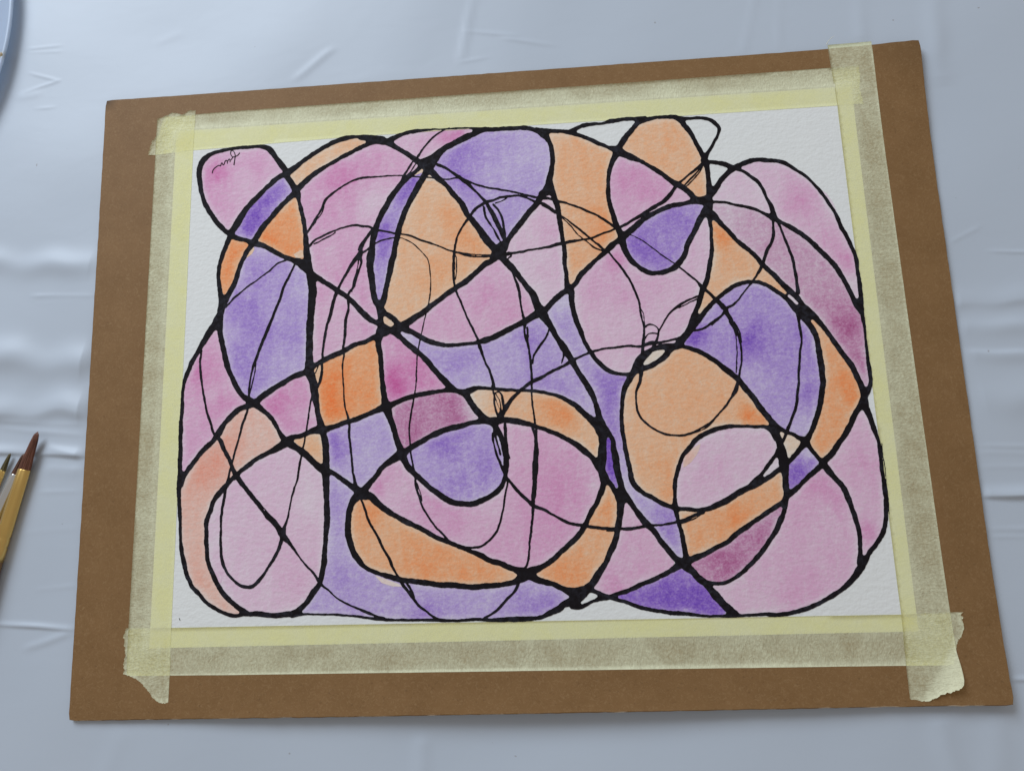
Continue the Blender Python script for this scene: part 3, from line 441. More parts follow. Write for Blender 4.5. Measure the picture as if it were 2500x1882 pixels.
709,3393 28,-2 5,-5 5,-19 11,-11 136,-84 26,-23 17,-20 91,-70 9,-2 14,5 5,-5 8,-43 -1,-47 14,-72 -2,-52 19,-76 1,-66 23,-105 6,-71 -2,-37 10,-62 -5,-13 -11,-8 -89,-8 -54,-24 -50,-12 -36,-16 -76,-14 -44,-2 -63,-14 -36,-3 -31,-9 -49,-2 -67,-10 -98,-2 -113,-27 -89,-3 -58,-14 -54,1 -36,-5 -53,5 -22,10 -54,-17 -4,8 1,9 26,36 8,19 35,120 27,59 26,46 26,26 38,55 73,71 24,44 60,66 11,16 36,34 54,79 32,32 19,32 78,99 52,56 65,57
-564,3438 7,3 10,-9 4,-34 1,-62 29,-155 16,-40 31,-48 41,-79 19,-20 59,-84 25,-49 10,-43 27,-77 50,-97 9,-6 13,-2 4,-8 10,-34 0,-14 -57,-45 -14,0 -15,8 -28,37 -49,52 -68,106 -31,36 -16,35 -37,49 -42,69 -44,50 -57,86 -44,53 -28,50 -57,61 1,9 45,59 43,41 23,32 43,32 33,14
-4160,3543 5,3 5,-8 -25,-57 -40,-61 -18,-12 -2,9 9,23 40,56
4248,2879 21,-2 13,-19 16,-71 -2,-32 8,-75 15,-43 -4,-41 0,-56 -16,-152 4,-73 -12,-138 -12,-36 -4,-59 -3,-32 -8,-23 -3,-36 -4,-14 -14,-22 -18,-54 0,-13 -20,-72 -22,-122 -31,-98 -6,-45 -31,-71 -28,-52 -9,-27 -9,-11 -65,65 -19,25 -60,65 -43,34 -69,71 -38,30 -50,52 -79,69 -6,14 10,17 46,49 15,31 24,35 23,22 16,22 45,89 39,140 15,36 31,59 18,22 18,40 16,22 36,72 98,157 19,45 35,63 76,121 18,18
2866,2958 14,3 3,-4 -20,-23 -29,-14 -74,-52 -43,-49 -27,-14 -32,-30 -39,-23 -58,-48 -32,-21 -27,-11 -17,4 -10,10 -27,48 -2,10 3,5 46,23 67,24 46,25 41,33 55,29 59,29 63,23
1181,3036 7,0 13,-11 85,-87 25,-42 65,-70 40,-69 25,-34 21,-38 62,-64 54,-50 3,-5 -4,-9 -21,-8 -57,-5 -75,6 -32,-8 -66,0 -94,-24 -9,3 -5,71 -10,47 2,37 -4,19 1,43 -7,33 2,61 -8,48 4,46 -3,29 -18,58
1226,3033 2,4 9,-2 60,-51 72,-80 30,-22 17,-22 15,-9 16,-19 50,-42 135,-137 26,-20 40,-41 21,-16 -1,-9 -59,-9 -36,2 -55,55 -42,29 -49,78 -29,34 -50,88 -21,29 -13,11 -68,77 -43,39
4399,2804 16,4 13,-4 60,-63 19,-36 35,-43 57,-55 25,-34 30,-30 57,-89 37,-46 29,-43 127,-154 46,-44 19,-24 36,-24 48,-44 32,-22 35,-50 27,-26 54,-71 23,-24 33,-68 44,-77 -27,-62 -46,-66 -51,-96 -26,-27 -38,-51 -39,0 -16,5 -43,3 -73,-16 -39,-1 -35,-12 -34,-3 -74,-23 -60,-30 -37,-13 -60,-46 -52,-27 -60,-47 -19,-19 -31,-18 -100,-79 -9,-3 -24,14 -46,61 -103,105 -5,16 11,31 27,44 19,44 40,124 8,72 28,90 7,40 20,58 9,91 10,31 3,28 19,53 7,69 17,58 -3,102 3,142 -10,42 8,32 8,111 8,55 -7,42 1,33 -6,51 3,32 3,14
-872,3117 8,1 18,-21 24,-35 43,-74 27,-30 50,-74 33,-69 19,-29 19,-58 20,-34 24,-25 38,-73 29,-38 65,-66 62,-84 12,-23 3,-20 -15,-41 -8,-11 -90,4 -22,5 -76,0 -27,8 -107,4 -27,8 -72,8 -89,25 -90,14 -89,28 -23,-2 -51,19 -3,9 4,28 12,42 3,56 29,102 8,71 11,28 79,137 20,47 56,68 29,45 15,14
5694,2694 10,1 31,-27 20,-56 26,-57 16,-89 16,-42 15,-56 19,-102 35,-107 19,-70 9,-69 33,-97 11,-60 2,-40 16,-78 -3,-59 9,-73 0,-45 4,-14 -3,-53 14,-109 -5,-85 2,-98 -7,-72 -2,-8 -6,-6 -15,15 -45,60 -54,55 -23,31 -38,29 -34,44 -62,69 -17,33 -49,65 -11,22 -98,89 -72,91 -26,22 -24,42 4,22 53,138 31,62 16,45 37,61 27,31 10,27 42,75 26,68 21,67 7,55 2,41 -5,42 1,97 2,32 7,32
5816,2631 7,1 99,-82 28,-16 32,-30 56,-36 99,-79 28,-15 47,-44 17,-22 69,-56 68,-77 55,-70 28,-47 37,-36 49,-64 34,-38 59,-84 42,-38 29,-35 42,-70 39,-52 14,-32 29,-38 29,-73 41,-88 21,-28 17,-32 23,-73 22,-41 29,-95 60,-163 33,-134 25,-79 16,-38 36,-54 38,-72 17,-24 9,-62 -1,-48 3,-39 15,-45 1,-56 6,-53 -4,-69 4,-49 -7,-99 4,-39 -12,-121 4,-34 0,-69 -5,-30 4,-13 -1,-52 -8,-64 3,-43 -7,-30 6,-120 -2,-17 6,-47 -3,-30 3,-21 -3,-25 6,-94 -4,-38 -24,-67 -13,-25 -14,-13 -17,-3 -12,4 -8,10 -12,26 -4,26 -16,48 -22,42 -30,104 -33,83 -10,47 -15,35 -9,35 -21,46 -84,126 -19,22 -20,39 -34,50 -16,35 -27,45 -19,44 -39,61 -21,46 -12,13 -65,112 -37,73 -43,68 -20,47 -22,27 -28,45 -14,32 -28,41 -20,23 -34,72 -22,25 -44,62 -22,21 -71,87 -22,23 -42,32 -25,32 -34,64 -19,28 -19,50 -29,41 3,9 20,17 10,17 4,54 -23,193 10,112 -6,32 0,36 -11,36 -8,59 -6,118 3,27 -7,59 -6,23 0,36 -56,176 -9,56 -29,93 -8,46 -33,84 -17,61 -6,37 -31,103 -7,47 -12,37
-3458,3138 114,-4 111,-36 28,-2 23,6 37,-10 37,0 55,-29 13,-17 -78,-101 -32,-55 -23,-23 -51,-73 -39,-41 -34,-55 -19,-42 -21,-74 3,-10 17,-11 -5,-22 -41,-64 -82,-101 -25,-50 -40,-55 -104,-211 -32,-45 -30,-64 -27,-41 -11,-32 -16,-22 -11,-28 -35,-63 -12,-9 -55,37 -97,75 -87,44 -28,28 -37,24 -44,45 -49,28 -29,23 -31,19 -76,72 -6,10 -5,33 -13,34 -21,129 -11,39 -1,61 -5,43 -7,34 -18,49 -3,38 -7,20 -4,62 53,49 20,38 32,34 30,29 39,28 92,30 32,20 42,17 32,21 74,26 78,38 33,8 18,-3 -41,-37 -37,-26 -111,-39 -48,-28 -30,-11 -96,-60 -70,-21 -50,-22 -6,-15 6,-10 5,-1 55,14 42,17 92,53 36,12 56,29 41,13 55,28 28,23 32,14 51,39 5,13 -11,20 14,11 111,41 33,4 157,33 50,3
2313,2714 7,1 5,-6 3,-28 31,-91 3,-33 -7,-18 -24,-23 -65,-48 -81,-39 -74,-76 -19,-29 -24,-21 -13,4 -16,16 -83,100 -56,31 -38,35 -35,39 0,9 7,6 108,41 91,41 112,32 26,2 54,18 54,27
-2819,2980 88,-21 51,-8 36,-16 60,-13 41,-21 27,-8 12,-12 -1,-15 -13,-27 -7,-6 -28,-4 -54,3 -83,-24 -50,-2 -32,-7 -78,-21 -60,-36 -23,-8 -6,34 33,88 25,118 12,7
-3055,2913 7,2 2,-12 -14,-80 0,-29 -8,-38 -10,-113 -56,-50 -46,-28 -37,-15 -7,11 -1,38 7,28 21,37 12,39 65,118 47,60
-2374,2873 9,3 82,-15 151,-52 167,-90 50,-22 118,-40 95,-43 50,-11 63,-26 28,-17 57,-21 159,-86 101,-36 19,-13 -4,-51 -10,-42 2,-122 -10,-41 -3,-177 4,-15 -1,-93 4,-79 8,-42 0,-32 13,-52 -3,-23 -10,-12 -19,-11 -31,-14 -72,-42 -71,-53 -20,-21 -32,-20 -99,-79 -46,-26 -31,-27 -90,-53 -9,2 -3,7 0,32 21,77 15,91 -4,28 13,69 2,171 -9,252 -12,75 -3,61 -33,138 -13,29 -72,98 -28,21 -27,42 -131,151 -126,97 -54,33 -32,16 -32,9 -59,33 -41,10 -4,7 3,19
2618,2570 10,2 69,-24 21,-12 33,-30 55,-29 19,-16 51,-31 26,-27 71,-56 92,-90 52,-40 82,-79 40,-45 75,-57 31,-30 43,-23 54,-51 44,-29 21,-19 1,-11 -84,-62 -54,-25 -35,-4 -127,-35 -44,1 -13,-4 -95,1 -55,18 -38,16 -58,39 -80,43 -103,104 -19,31 -54,68 -50,95 -55,151 2,51 -13,51 -3,38 2,32 16,27 34,22
-2386,2797 16,1 46,-16 73,-47 99,-53 28,-20 72,-68 36,-43 54,-50 45,-54 27,-27 31,-52 51,-58 16,-33 22,-72 13,-71 12,-183 17,-108 -3,-46 3,-23 -6,-42 -1,-65 -11,-64 6,-28 -3,-55 -16,-50 0,-33 -17,-91 -2,-41 -21,-63 -39,-39 -70,-44 -31,-29 -59,-35 -27,-9 -104,-53 -52,-37 -42,-21 -27,-19 -130,-59 -20,9 -47,48 -15,28 -38,40 -27,15 -41,37 -58,40 -57,26 -58,91 -7,18 13,37 22,40 13,36 5,32 15,36 12,78 0,56 15,60 -2,32 22,59 5,23 0,33 28,87 2,32 48,147 8,66 8,27 24,140 44,115 8,80 3,94 15,61 18,51 -1,34 4,18 20,56
-2566,2803 27,3 9,-5 4,-10 -6,-37 -15,-33 -4,-61 -19,-80 0,-33 -13,-56 -1,-19 -18,-70 -42,-101 -9,-42 -10,-79 -14,-56 -5,-98 -17,-41 -7,-65 -9,-28 -9,-74 -20,-69 -6,-41 -22,-69 -4,-46 -10,-41 -37,-114 -19,-19 -18,-1 -15,9 -13,19 -20,98 -23,76 5,74 -23,160 1,65 -5,24 0,56 -20,57 -7,38 -4,113 4,14 -1,28 24,98 5,70 7,33 -3,90 6,47 -7,29 5,62 7,16 9,7 114,52 124,30 78,7
-6189,2995 22,-4 53,-26 37,-7 43,-17 62,-13 28,-1 52,-18 34,-16 19,-16 17,-19 7,-19 -8,-23 -18,-29 -56,-73 -22,-38 -16,-71 -35,-60 -21,-56 -40,-84 -23,-99 -48,-135 -16,-94 -23,-51 -17,-51 -24,-41 -10,-28 -41,-60 -11,-32 -30,-59 -29,-34 -23,-4 -12,4 -12,11 -12,23 -2,19 -9,24 -2,42 -18,49 -1,33 -18,91 0,18 -16,49 -4,28 -2,58 6,32 -2,86 16,81 -5,48 59,169 22,94 54,122 7,43 43,80 19,57 10,12
1759,2527 8,-2 20,-23 48,-41 34,-38 30,-20 61,-72 33,-31 0,-8 -9,-1 -81,36 -35,20 -116,97 -40,44 -15,10 -4,10 12,13
1610,2517 20,-1 51,-34 16,-21 31,-25 66,-82 21,-18 64,-37 112,-47 12,-13 -6,-9 -40,-30 -46,-44 -37,-41 -78,-54 -50,-48 -64,-46 -28,-27 -14,-19 -32,-25 -18,-24 -65,-40 -29,-26 -16,-27 -24,-26 -30,-49 -19,-54 -33,-53 -47,-44 -20,-5 -13,5 -10,12 -11,33 -9,83 1,22 -4,14 1,28 6,23 -5,23 2,37 -14,51 -15,93 6,134 14,59 -5,24 6,69 -7,28 1,33 -6,47 3,42 -7,33 6,8 9,4 49,13 129,13 54,15 44,5
2361,2390 19,-5 12,-15 9,-38 11,-29 7,-42 18,-33 9,-33 47,-95 17,-24 30,-66 41,-62 26,-27 41,-34 63,-39 44,-56 21,-16 16,-20 21,-15 30,-13 53,-38 59,-26 73,-20 56,0 57,11 43,-9 26,3 51,-6 97,28 49,22 101,27 54,26 41,34 9,1 84,-74 49,-50 40,-47 73,-66 15,-18 54,-40 42,-61 21,-60 27,-47 -43,-150 -13,-11 -17,2 -35,-10 -71,-36 -52,-11 -70,-26 -49,-29 -22,-6 -58,-27 -76,-48 -63,-47 -96,-84 -51,-58 -36,-56 -37,-48 -50,-91 -68,-105 -8,0 -26,39 -17,18 -29,22 -53,30 -47,13 -25,1 -35,-13 -42,-23 -7,18 1,32 -9,58 0,31 6,27 -13,112 -48,101 -4,59 2,49 -14,51 -4,31 -40,138 -31,83 -31,102 -45,98 -18,51 -62,106 -38,78 -57,84 -27,49 -147,188 -16,33 -33,48 -18,33 2,10 11,12 30,18 51,43 53,65 28,16
1134,2433 10,-2 4,-8 5,-52 -3,-60 7,-38 -4,-88 -5,-14 -4,-46 2,-60 -5,-37 4,-28 13,-37 0,-60 20,-130 -6,-55 1,-28 -9,-27 4,-46 -5,-82 3,-42 -3,-31 -19,-23 -67,-31 -54,-45 -35,-20 -26,-26 -43,-30 -33,-43 -54,-47 -15,-22 -45,-43 -36,-42 -18,-6 -17,5 -37,39 -44,80 -20,87 -36,89 -13,26 -15,21 -73,82 -12,19 -51,53 -31,52 -88,128 -24,26 -27,66 -12,19 -32,34 -30,48 -16,33 -54,78 -52,44 -39,54 -7,19 9,11 41,21 13,11 10,13 5,37 19,10 49,1 90,16 84,-4 91,34 35,9 67,1 112,17 31,-4 67,5 40,12 40,4 98,0 40,6 50,19 67,12 40,11
-5683,2793 30,-1 80,-23 33,-2 113,-45 114,-79 47,-25 34,-26 99,-52 61,-38 47,-18 36,-23 3,-9 -19,-14 -46,-18 -37,-8 -42,-16 -41,-23 -38,-42 -46,-36 -88,-84 -73,-49 -68,-54 -46,-26 -27,-26 -86,-67 -50,-20 -10,-10 -45,-25 -68,-48 -131,-114 -19,-9 -54,-46 -22,-10 -59,-44 -32,-29 -48,-72 -58,-58 -14,-19 -1,15 9,24 22,36 20,74 25,41 36,78 18,27 6,18 47,83 33,88 22,84 25,65 2,52 16,91 31,77 40,127 43,60 22,56 26,41 27,56 37,46 20,18 27,37
-3117,2555 15,3 5,-9 -21,-51 -20,-68 -7,-58 9,-67 -8,-51 3,-15 -3,-33 3,-28 13,-29 3,-28 -2,-52 10,-24 4,-56 31,-152 0,-18 11,-62 5,-84 25,-117 3,-42 14,-70 18,-38 5,-28 15,-38 54,-81 21,-79 28,-176 -4,-14 -9,-10 -22,-7 -27,10 -90,66 -24,32 -40,39 -16,24 -74,56 -38,51 -44,47 -45,41 -50,65 -51,54 -68,57 -30,38 4,23 24,45 15,9 13,-6 9,3 4,39 57,76 9,23 4,32 45,171 26,69 30,101 42,121 6,32 0,47 -14,58 1,24 15,41 3,24 19,15 51,24 18,19
-1159,2382 50,-8 142,-67 41,-7 71,-22 58,-5 18,-6 36,-3 103,-4 63,-7 17,-5 32,-2 13,3 31,-3 27,6 23,-2 13,-8 1,-10 -6,-17 -19,-15 -53,-10 -37,-16 -27,-19 -115,-109 -13,-19 -32,-32 -32,-19 -64,-63 -27,-15 -41,-30 -46,-43 -66,-40 -56,-47 -91,-48 -27,-19 -6,3 -5,15 -10,83 5,7 16,6 15,78 6,60 10,42 4,144 -3,173 -2,14 -12,20 -13,47 1,14
2125,2195 12,-1 17,-18 78,-121 30,-39 13,-25 29,-32 31,-48 20,-39 57,-85 16,-37 46,-84 16,-25 28,-32 33,-80 16,-29 46,-143 21,-46 39,-134 20,-50 12,-46 0,-36 5,-14 7,-54 -5,-31 7,-23 -6,-40 7,-32 9,-90 9,-23 29,-153 9,-89 -8,-44 -1,-54 -12,-34 -9,-67 -19,-69 -8,-71 -5,-8 -9,-5 -77,-2 -17,-4 -93,24 -81,2 -55,-5 -18,-5 -34,4 -82,-12 -30,2 -26,-8 -47,-6 -120,0 -35,-7 -103,-4 -53,-21 -108,-13 -30,-10 -13,8 -36,46 -9,36 -36,73 -24,37 -11,27 -17,58 -19,90 2,23 -4,18 -15,32 -6,27 -24,46 -14,57 -16,29 -15,68 -16,51 0,22 -34,119 -13,82 2,18 -7,36 3,32 -8,28 -4,41 12,103 -4,23 7,23 2,45 -14,56 12,27 87,82 42,75 66,93 65,59 51,56 69,54 54,66 25,20 21,28 20,15 16,20 39,27 32,15 18,19 82,55
-825,2325 79,-6 9,-8 -10,-8 -49,6 -29,7 -3,5
-711,2309 9,4 95,-5 8,-5 0,-5 -4,-5 -9,-2 -90,3 -10,6
2,2269 20,0 4,-11 -37,-26 -23,-26 -8,-3 -12,22 5,33 8,4 14,-3 18,3
-1174,2298 9,0 3,-5 5,-29 1,-28 -8,-121 2,-65 4,-29 -7,-32 -1,-60 -16,-88 -5,-6 -5,7 2,97 -6,43 3,18 10,13 5,19 -6,61 7,65 -9,56 7,42 0,33
-237,2180 11,1 18,-9 38,-43 60,-79 43,-43 39,-54 36,-33 33,-39 27,-80 28,-108 30,-84 0,-23 41,-154 4,-101 16,-73 2,-46 8,-46 4,-64 13,-51 0,-40 15,-69 -4,-36 12,-41 4,-32 -6,-7 -138,-75 -40,-15 -24,-15 -38,-17 -36,-9 -26,-16 -40,-13 -72,-40 -75,-37 -49,-17 -36,-19 -35,-12 -36,-25 -62,-23 -40,-3 -75,-14 -89,-42 -17,-2 -73,148 -43,120 -59,102 -26,74 -30,52 -20,46 -14,55 -37,89 -21,70 -14,28 -21,83 -65,128 -12,56 -16,37 -4,23 10,14 46,30 166,78 59,61 32,20 47,46 12,18 91,71 44,42 62,48 31,32 59,43 81,32 53,29 29,22 46,22 22,21
-3332,2344 3,-9 -9,-38 1,-66 -14,-65 -17,-51 -1,-23 -8,-33 -57,-170 -11,-55 -12,-93 -24,-41 -23,-16 -37,-47 -14,-40 -13,-4 -77,59 -69,43 -12,14 -2,9 30,82 52,91 18,41 53,75 12,30 36,50 39,77 29,32 60,87 43,49
-3298,2338 4,2 7,-8 10,-43 -23,-97 -22,-51 -12,-8 -4,4 2,19 12,46 1,24 13,37 6,66
-4937,2420 11,3 23,-6 70,-25 52,-41 11,-16 -44,-107 -24,-41 -7,-28 -22,-32 -49,-106 -17,-22 -14,-33 -15,-22 -18,-37 -10,-32 -29,-55 -27,-88 -39,-166 -20,-41 -23,-69 -38,-77 -19,-60 -30,-73 -22,-77 -115,-263 -9,-36 -16,-32 -9,-36 -17,-36 -17,-54 -26,-45 -16,-63 -20,-40 -8,-32 -20,-45 -39,-135 -89,-241 -13,-49 -10,-104 -17,-49 1,-27 -27,-170 -2,-54 -15,-98 6,-121 -9,-9 -63,35 -59,65 -73,124 -18,23 -13,32 -56,107 -21,46 -27,41 -66,144 -18,96 -42,120 -6,46 -23,56 -27,134 -36,93 -1,60 -29,89 -21,84 -7,65 3,129 -5,107 4,19 -1,42 4,32 -4,33 19,64 6,51 12,37 21,8 20,18 18,27 41,35 32,45 43,42 22,29 91,69 121,113 27,17 36,33 37,22 36,30 67,39 106,75 36,32 32,19 23,26 64,32 36,33 87,51 81,87 48,43 43,30 78,32 23,3
-4734,2309 9,2 43,-22 36,-51 34,-34 38,-24 85,-83 10,-52 1,-29 11,-38 12,-76 -1,-19 5,-33 17,-52 -2,-38 11,-42 0,-42 -9,-51 4,-89 -1,-42 -6,-23 4,-37 -5,-28 2,-79 -5,-23 2,-116 -8,-41 5,-56 -4,-32 -18,-59 -2,-46 3,-50 -7,-50 12,-157 -5,-36 5,-28 0,-60 -9,-40 5,-73 -4,-77 4,-145 -5,-23 4,-68 -16,-58 1,-67 -5,-45 -14,-27 -31,-21 -67,-13 -49,-18 -27,-6 -72,-32 -107,-59 -55,-39 -83,-35 -173,-103 -44,-17 -39,-27 -19,-8 -49,-41 -40,-12 -18,-11 -132,-102 -26,-30 -36,-15 -22,-3 -74,43 -9,23 -3,40 11,22 5,36 27,97 10,62 22,98 19,126 17,49 -1,40 2,54 8,41 0,77 35,85 30,117 38,84 14,50 21,40 14,54 41,85 22,50 10,41 41,85 23,77 15,32 14,50 48,123 28,95 25,55 33,95 23,46 5,23 21,36 35,110 47,190 62,142 37,55 18,51 15,27 23,70 33,64
5351,1680 10,-1 32,-49 55,-52 38,-47 25,-23 70,-94 22,-39 25,-22 10,-18 33,-42 28,-47 25,-24 67,-91 2,-15 -10,-19 -17,-8 -17,3 -43,36 -67,48 -23,24 -20,12 -27,28 -42,29 -29,26 -72,42 -32,25 -49,15 -77,43 -33,8 -22,-4 -42,4 -2,4 3,9 56,69 17,35 24,17 35,43
120,1770 2,5 4,-1 20,-19 50,-81 53,-58 14,-33 40,-63 33,-60 47,-57 18,-33 33,-80 34,-138 16,-37 7,-42 19,-55 -5,-18 -14,-15 -54,-36 -22,-10 -54,-45 -54,-29 -19,29 -18,73 -1,18 -21,74 0,41 -14,73 0,55 -5,23 7,72 -7,47 -5,73 -26,144 -12,37
-4239,1914 14,2 47,-28 37,-33 32,-18 32,-9 33,-31 67,-42 43,-36 33,-17 56,-57 3,-10 -28,-82 -8,-51 -23,-50 -8,-27 -16,-87 -20,-73 -4,-42 -21,-95 -26,-82 -4,-37 -30,-81 -15,-82 -3,-41 -22,-81 0,-23 -13,-59 1,-41 -5,-13 -14,-131 1,-28 -11,-40 -3,-82 -8,-40 7,-91 -34,-26 -27,-12 -35,-31 -50,-20 -17,7 -11,14 -5,18 -7,104 -10,41 -1,59 8,36 2,36 -5,146 -10,78 5,78 5,18 -1,55 11,59 3,73 1,32 -8,33 6,59 -3,70 18,110 -1,46 6,23 -1,55 8,28 4,32 4,46 -5,42 4,19 -2,23 17,46 12,88 -8,52 1,42 -19,66 3,33 -6,24 7,23
5114,1359 72,-8 58,-16 67,-32 34,-21 25,-3 16,-7 55,-50 43,-31 23,-24 29,-19 42,-40 52,-32 45,-43 35,-43 35,-32 37,-54 39,-75 71,-118 24,-23 18,-27 6,-31 -1,-18 9,-40 -1,-18 14,-119 -6,-39 3,-18 -1,-18 13,-92 1,-79 11,-53 -3,-61 -9,-47 -15,-47 -6,-35 -16,-38 -21,-86 -5,-56 -10,-55 0,-39 -7,-17 -5,-56 -15,-51 -17,-85 -17,-175 3,-69 -8,-16 -45,-169 -10,-72 -12,-38 -9,-88 -20,-63 -1,-21 -24,-62 -1,-17 -94,-194 -18,-54 -57,-98 -22,-24 -7,-34 -11,-11 -91,66 -56,56 -27,35 -9,17 -63,70 -9,30 -13,26 -63,70 -30,43 -11,30 -14,25 -30,33 -24,43 -19,22 -55,117 -24,31 -14,24 -55,68 -35,53 -17,18 -17,39 -53,67 -78,128 1,34 12,43 6,56 36,119 7,47 12,43 3,35 11,182 -1,83 -7,52 5,31 15,21 -9,44 4,26 -8,62 0,53 -24,80 -32,86 -29,47 -16,39 -18,6 -8,8 -8,41 -16,45 -50,91 -15,67 4,22 6,10 106,46 24,18 35,34 29,34 41,36 34,45 21,34 29,30 35,46 98,113 52,50 21,13
4992,1352 37,1 8,-3 3,-5 -35,-48 -24,-21 -84,-103 -45,-47 -63,-86 -45,-41 -47,-31 -39,-34 -19,-12 -55,-16 -31,-15 -26,-5 -40,62 -36,29 -24,36 -28,29 4,9 89,62 26,29 27,12 143,89 23,23 18,10 53,21 78,19 40,22 47,2
-1205,1505 12,1 4,-5 43,-110 28,-52 17,-55 20,-43 32,-102 41,-93 48,-144 36,-74 22,-60 20,-42 19,-28 24,-69 43,-88 15,-45 24,-42 4,-32 -5,-13 -33,-14 -39,-9 -49,2 -48,-5 -57,2 -23,-4 -21,3 -151,-15 -57,2 -35,7 -18,-4 -101,4 -18,-3 -44,19 -70,14 -49,21 -61,13 -35,23 -93,30 -75,41 -48,33 -45,22 -3,6 6,36 14,35 10,54 12,36 11,72 9,31 4,46 27,76 22,83 32,17 23,28 34,26 38,38 90,61 28,26 114,72 79,68 33,23 35,15
4111,1223 9,4 9,-3 51,-48 74,-97 12,-25 -43,-39 -16,-21 -39,-29 -40,-47 -53,-47 -88,-105 -9,-7 -17,-1 -13,8 -9,14 -1,13 9,36 15,30 23,30 42,96 24,75 19,40 8,35 14,31 11,44
1198,1332 16,3 13,-2 15,-17 3,-18 -3,-55 3,-68 9,-50 -4,-27 13,-42 1,-22 17,-78 10,-95 28,-91 8,-55 78,-196 19,-73 52,-123 17,-67 14,-36 31,-50 15,-41 26,-41 11,-36 -8,-10 -44,-21 -56,-17 -27,-15 -35,-12 -57,-27 -61,-12 -12,10 -45,89 -14,36 -25,37 -44,100 -39,50 -17,32 -70,75 -56,95 -42,120 -47,92 -45,110 -26,38 -12,27 -7,46 -15,32 -4,18 4,14 24,34 19,16 70,84 37,35 30,33 45,32 26,25 24,14 36,37 22,13 39,34
-3771,1590 12,0 46,-33 55,-31 86,-72 9,-103 6,-18 3,-61 -4,-27 -55,-187 -15,-63 -5,-151 6,-32 -8,-36 -1,-92 -4,-18 4,-32 -8,-63 -4,-13 -6,-91 -15,-49 -1,-55 -7,-8 -34,-17 -134,-42 -94,-40 -54,-28 -62,-20 -8,7 -5,13 -5,50 25,194 0,32 14,49 2,37 9,31 17,91 -1,55 21,72 5,64 13,36 25,44 19,46 13,50 21,56 14,89 22,82 9,65 10,27 6,41 11,28 8,46
5825,1074 15,3 16,-7 68,-68 27,-41 56,-68 3,-15 -8,-17 -20,-11 -17,4 -28,28 -35,51 -86,93 -6,9 -1,14 4,13
3932,1111 13,4 4,-9 -4,-4 -57,-29 -107,-43 -111,-60 -32,-9 -30,-17 -9,5 5,9 37,25 89,51 39,14 71,33 70,20
3912,1054 12,3 4,-8 -8,-49 -40,-92 -52,-105 -29,-43 -10,-21 -24,-66 -18,-35 -30,-87 -23,-52 -67,-112 -48,-42 -25,-29 -22,-19 -70,-27 -30,-4 -65,-17 -38,-4 -44,-15 -60,-11 -21,3 -30,-4 -43,-11 -60,1 -7,3 -2,9 19,57 21,78 5,44 7,18 22,43 57,86 60,99 80,112 29,30 68,61 98,56 5,1 16,-8 13,3 45,25 43,15 89,41 49,30 22,9 43,9
-3507,1376 9,-1 64,-67 49,-58 60,-86 69,-69 27,-36 54,-55 53,-39 46,-43 81,-31 81,-45 16,-15 5,-19 -10,-31 -18,-36 -10,-63 -6,-13 -13,-13 -62,-23 -72,-45 -76,-42 -81,-20 -58,-7 -36,-17 -40,-2 -40,-8 -72,-33 -58,-43 -63,-21 -5,2 -4,9 20,99 7,86 19,77 -1,150 5,18 -1,69 9,64 -1,41 22,100 20,55 11,50 -1,27 -4,19 2,65 5,23 -6,18
4319,970 11,-1 43,-45 45,-81 41,-36 -1,-13 -50,-78 -37,-28 -67,-42 -44,-22 -27,-26 -71,-41 -59,-50 -97,-52 -87,-24 -25,1 -13,-4 -19,5 2,13 16,26 32,31 27,37 37,34 51,73 68,83 28,45 44,42 14,18 42,33 37,56
2760,876 8,1 4,-7 20,-49 7,-28 -4,-71 7,-41 -2,-22 -8,-10 -4,6 -11,59 0,67 -10,32
4477,717 7,-2 34,-53 37,-73 -5,-35 3,-14 43,-86 23,-36 18,-41 10,-62 12,-40 7,-62 1,-74 -4,-57 2,-18 -7,-65 4,-114 -15,-64 -6,-65 -14,-69 1,-61 -12,-51 -3,-34 -5,-13 1,-26 -8,-34 14,-11 14,9 5,52 16,64 -5,39 13,47 1,26 -4,18 5,47 12,48 11,104 -2,17 6,74 -9,62 3,52 8,48 -4,48 2,26 7,11 8,-7 11,-44 14,-102 13,-44 -5,-87 8,-79 -16,-147 0,-48 -7,-34 -42,-124 -6,-21 -2,-30 -13,-34 -4,-26 -4,-4 -24,12 -28,20 -49,62 -27,26 -98,75 -19,20 -32,20 -113,108 -59,45 -60,37 -29,29 -38,29 -65,34 -36,28 -72,43 -49,19 -54,13 -28,18 -75,27 -16,1 -59,15 -11,13 -5,12 3,22 55,72 68,67 25,38 52,55 101,7 82,18 78,26 112,74 8,-2 8,-14 12,0 82,73 53,33 33,35 36,26 13,17
-1861,1030 7,-5 1,-9 -22,-72 -26,-122 -14,-36 -10,-76 -8,-27 -6,-36 -11,-29 -8,-2 -23,17 -66,36 -62,42 -75,41 -14,12 -7,23 7,18 8,9 54,29 33,30 45,30 31,29 95,53 26,11
-2744,1038 15,2 13,-4 81,-67 45,-28 13,-23 27,-26 13,-20 3,-14 -2,-9 -14,-19 -36,-24 -27,-4 -32,15 -89,63 -13,16 -7,19 -10,55 1,37 4,18
583,838 7,1 14,-7 17,-23 66,-71 22,-37 43,-47 12,-23 18,-23 2,-14 -14,-44 -3,-22 -29,-48 -27,-61 -40,-57 -67,-71 -39,-57 -26,-30 -26,-48 -23,-30 -24,-42 -23,-31 -12,-26 -4,-35 -10,-40 -8,-8 -7,9 -1,49 -19,107 -9,129 -17,91 -3,67 12,39 2,18 -6,45 4,94 -4,32 -4,23 -9,11 -13,0 -18,-12 -5,4 0,8 18,53 16,13 84,50 72,37
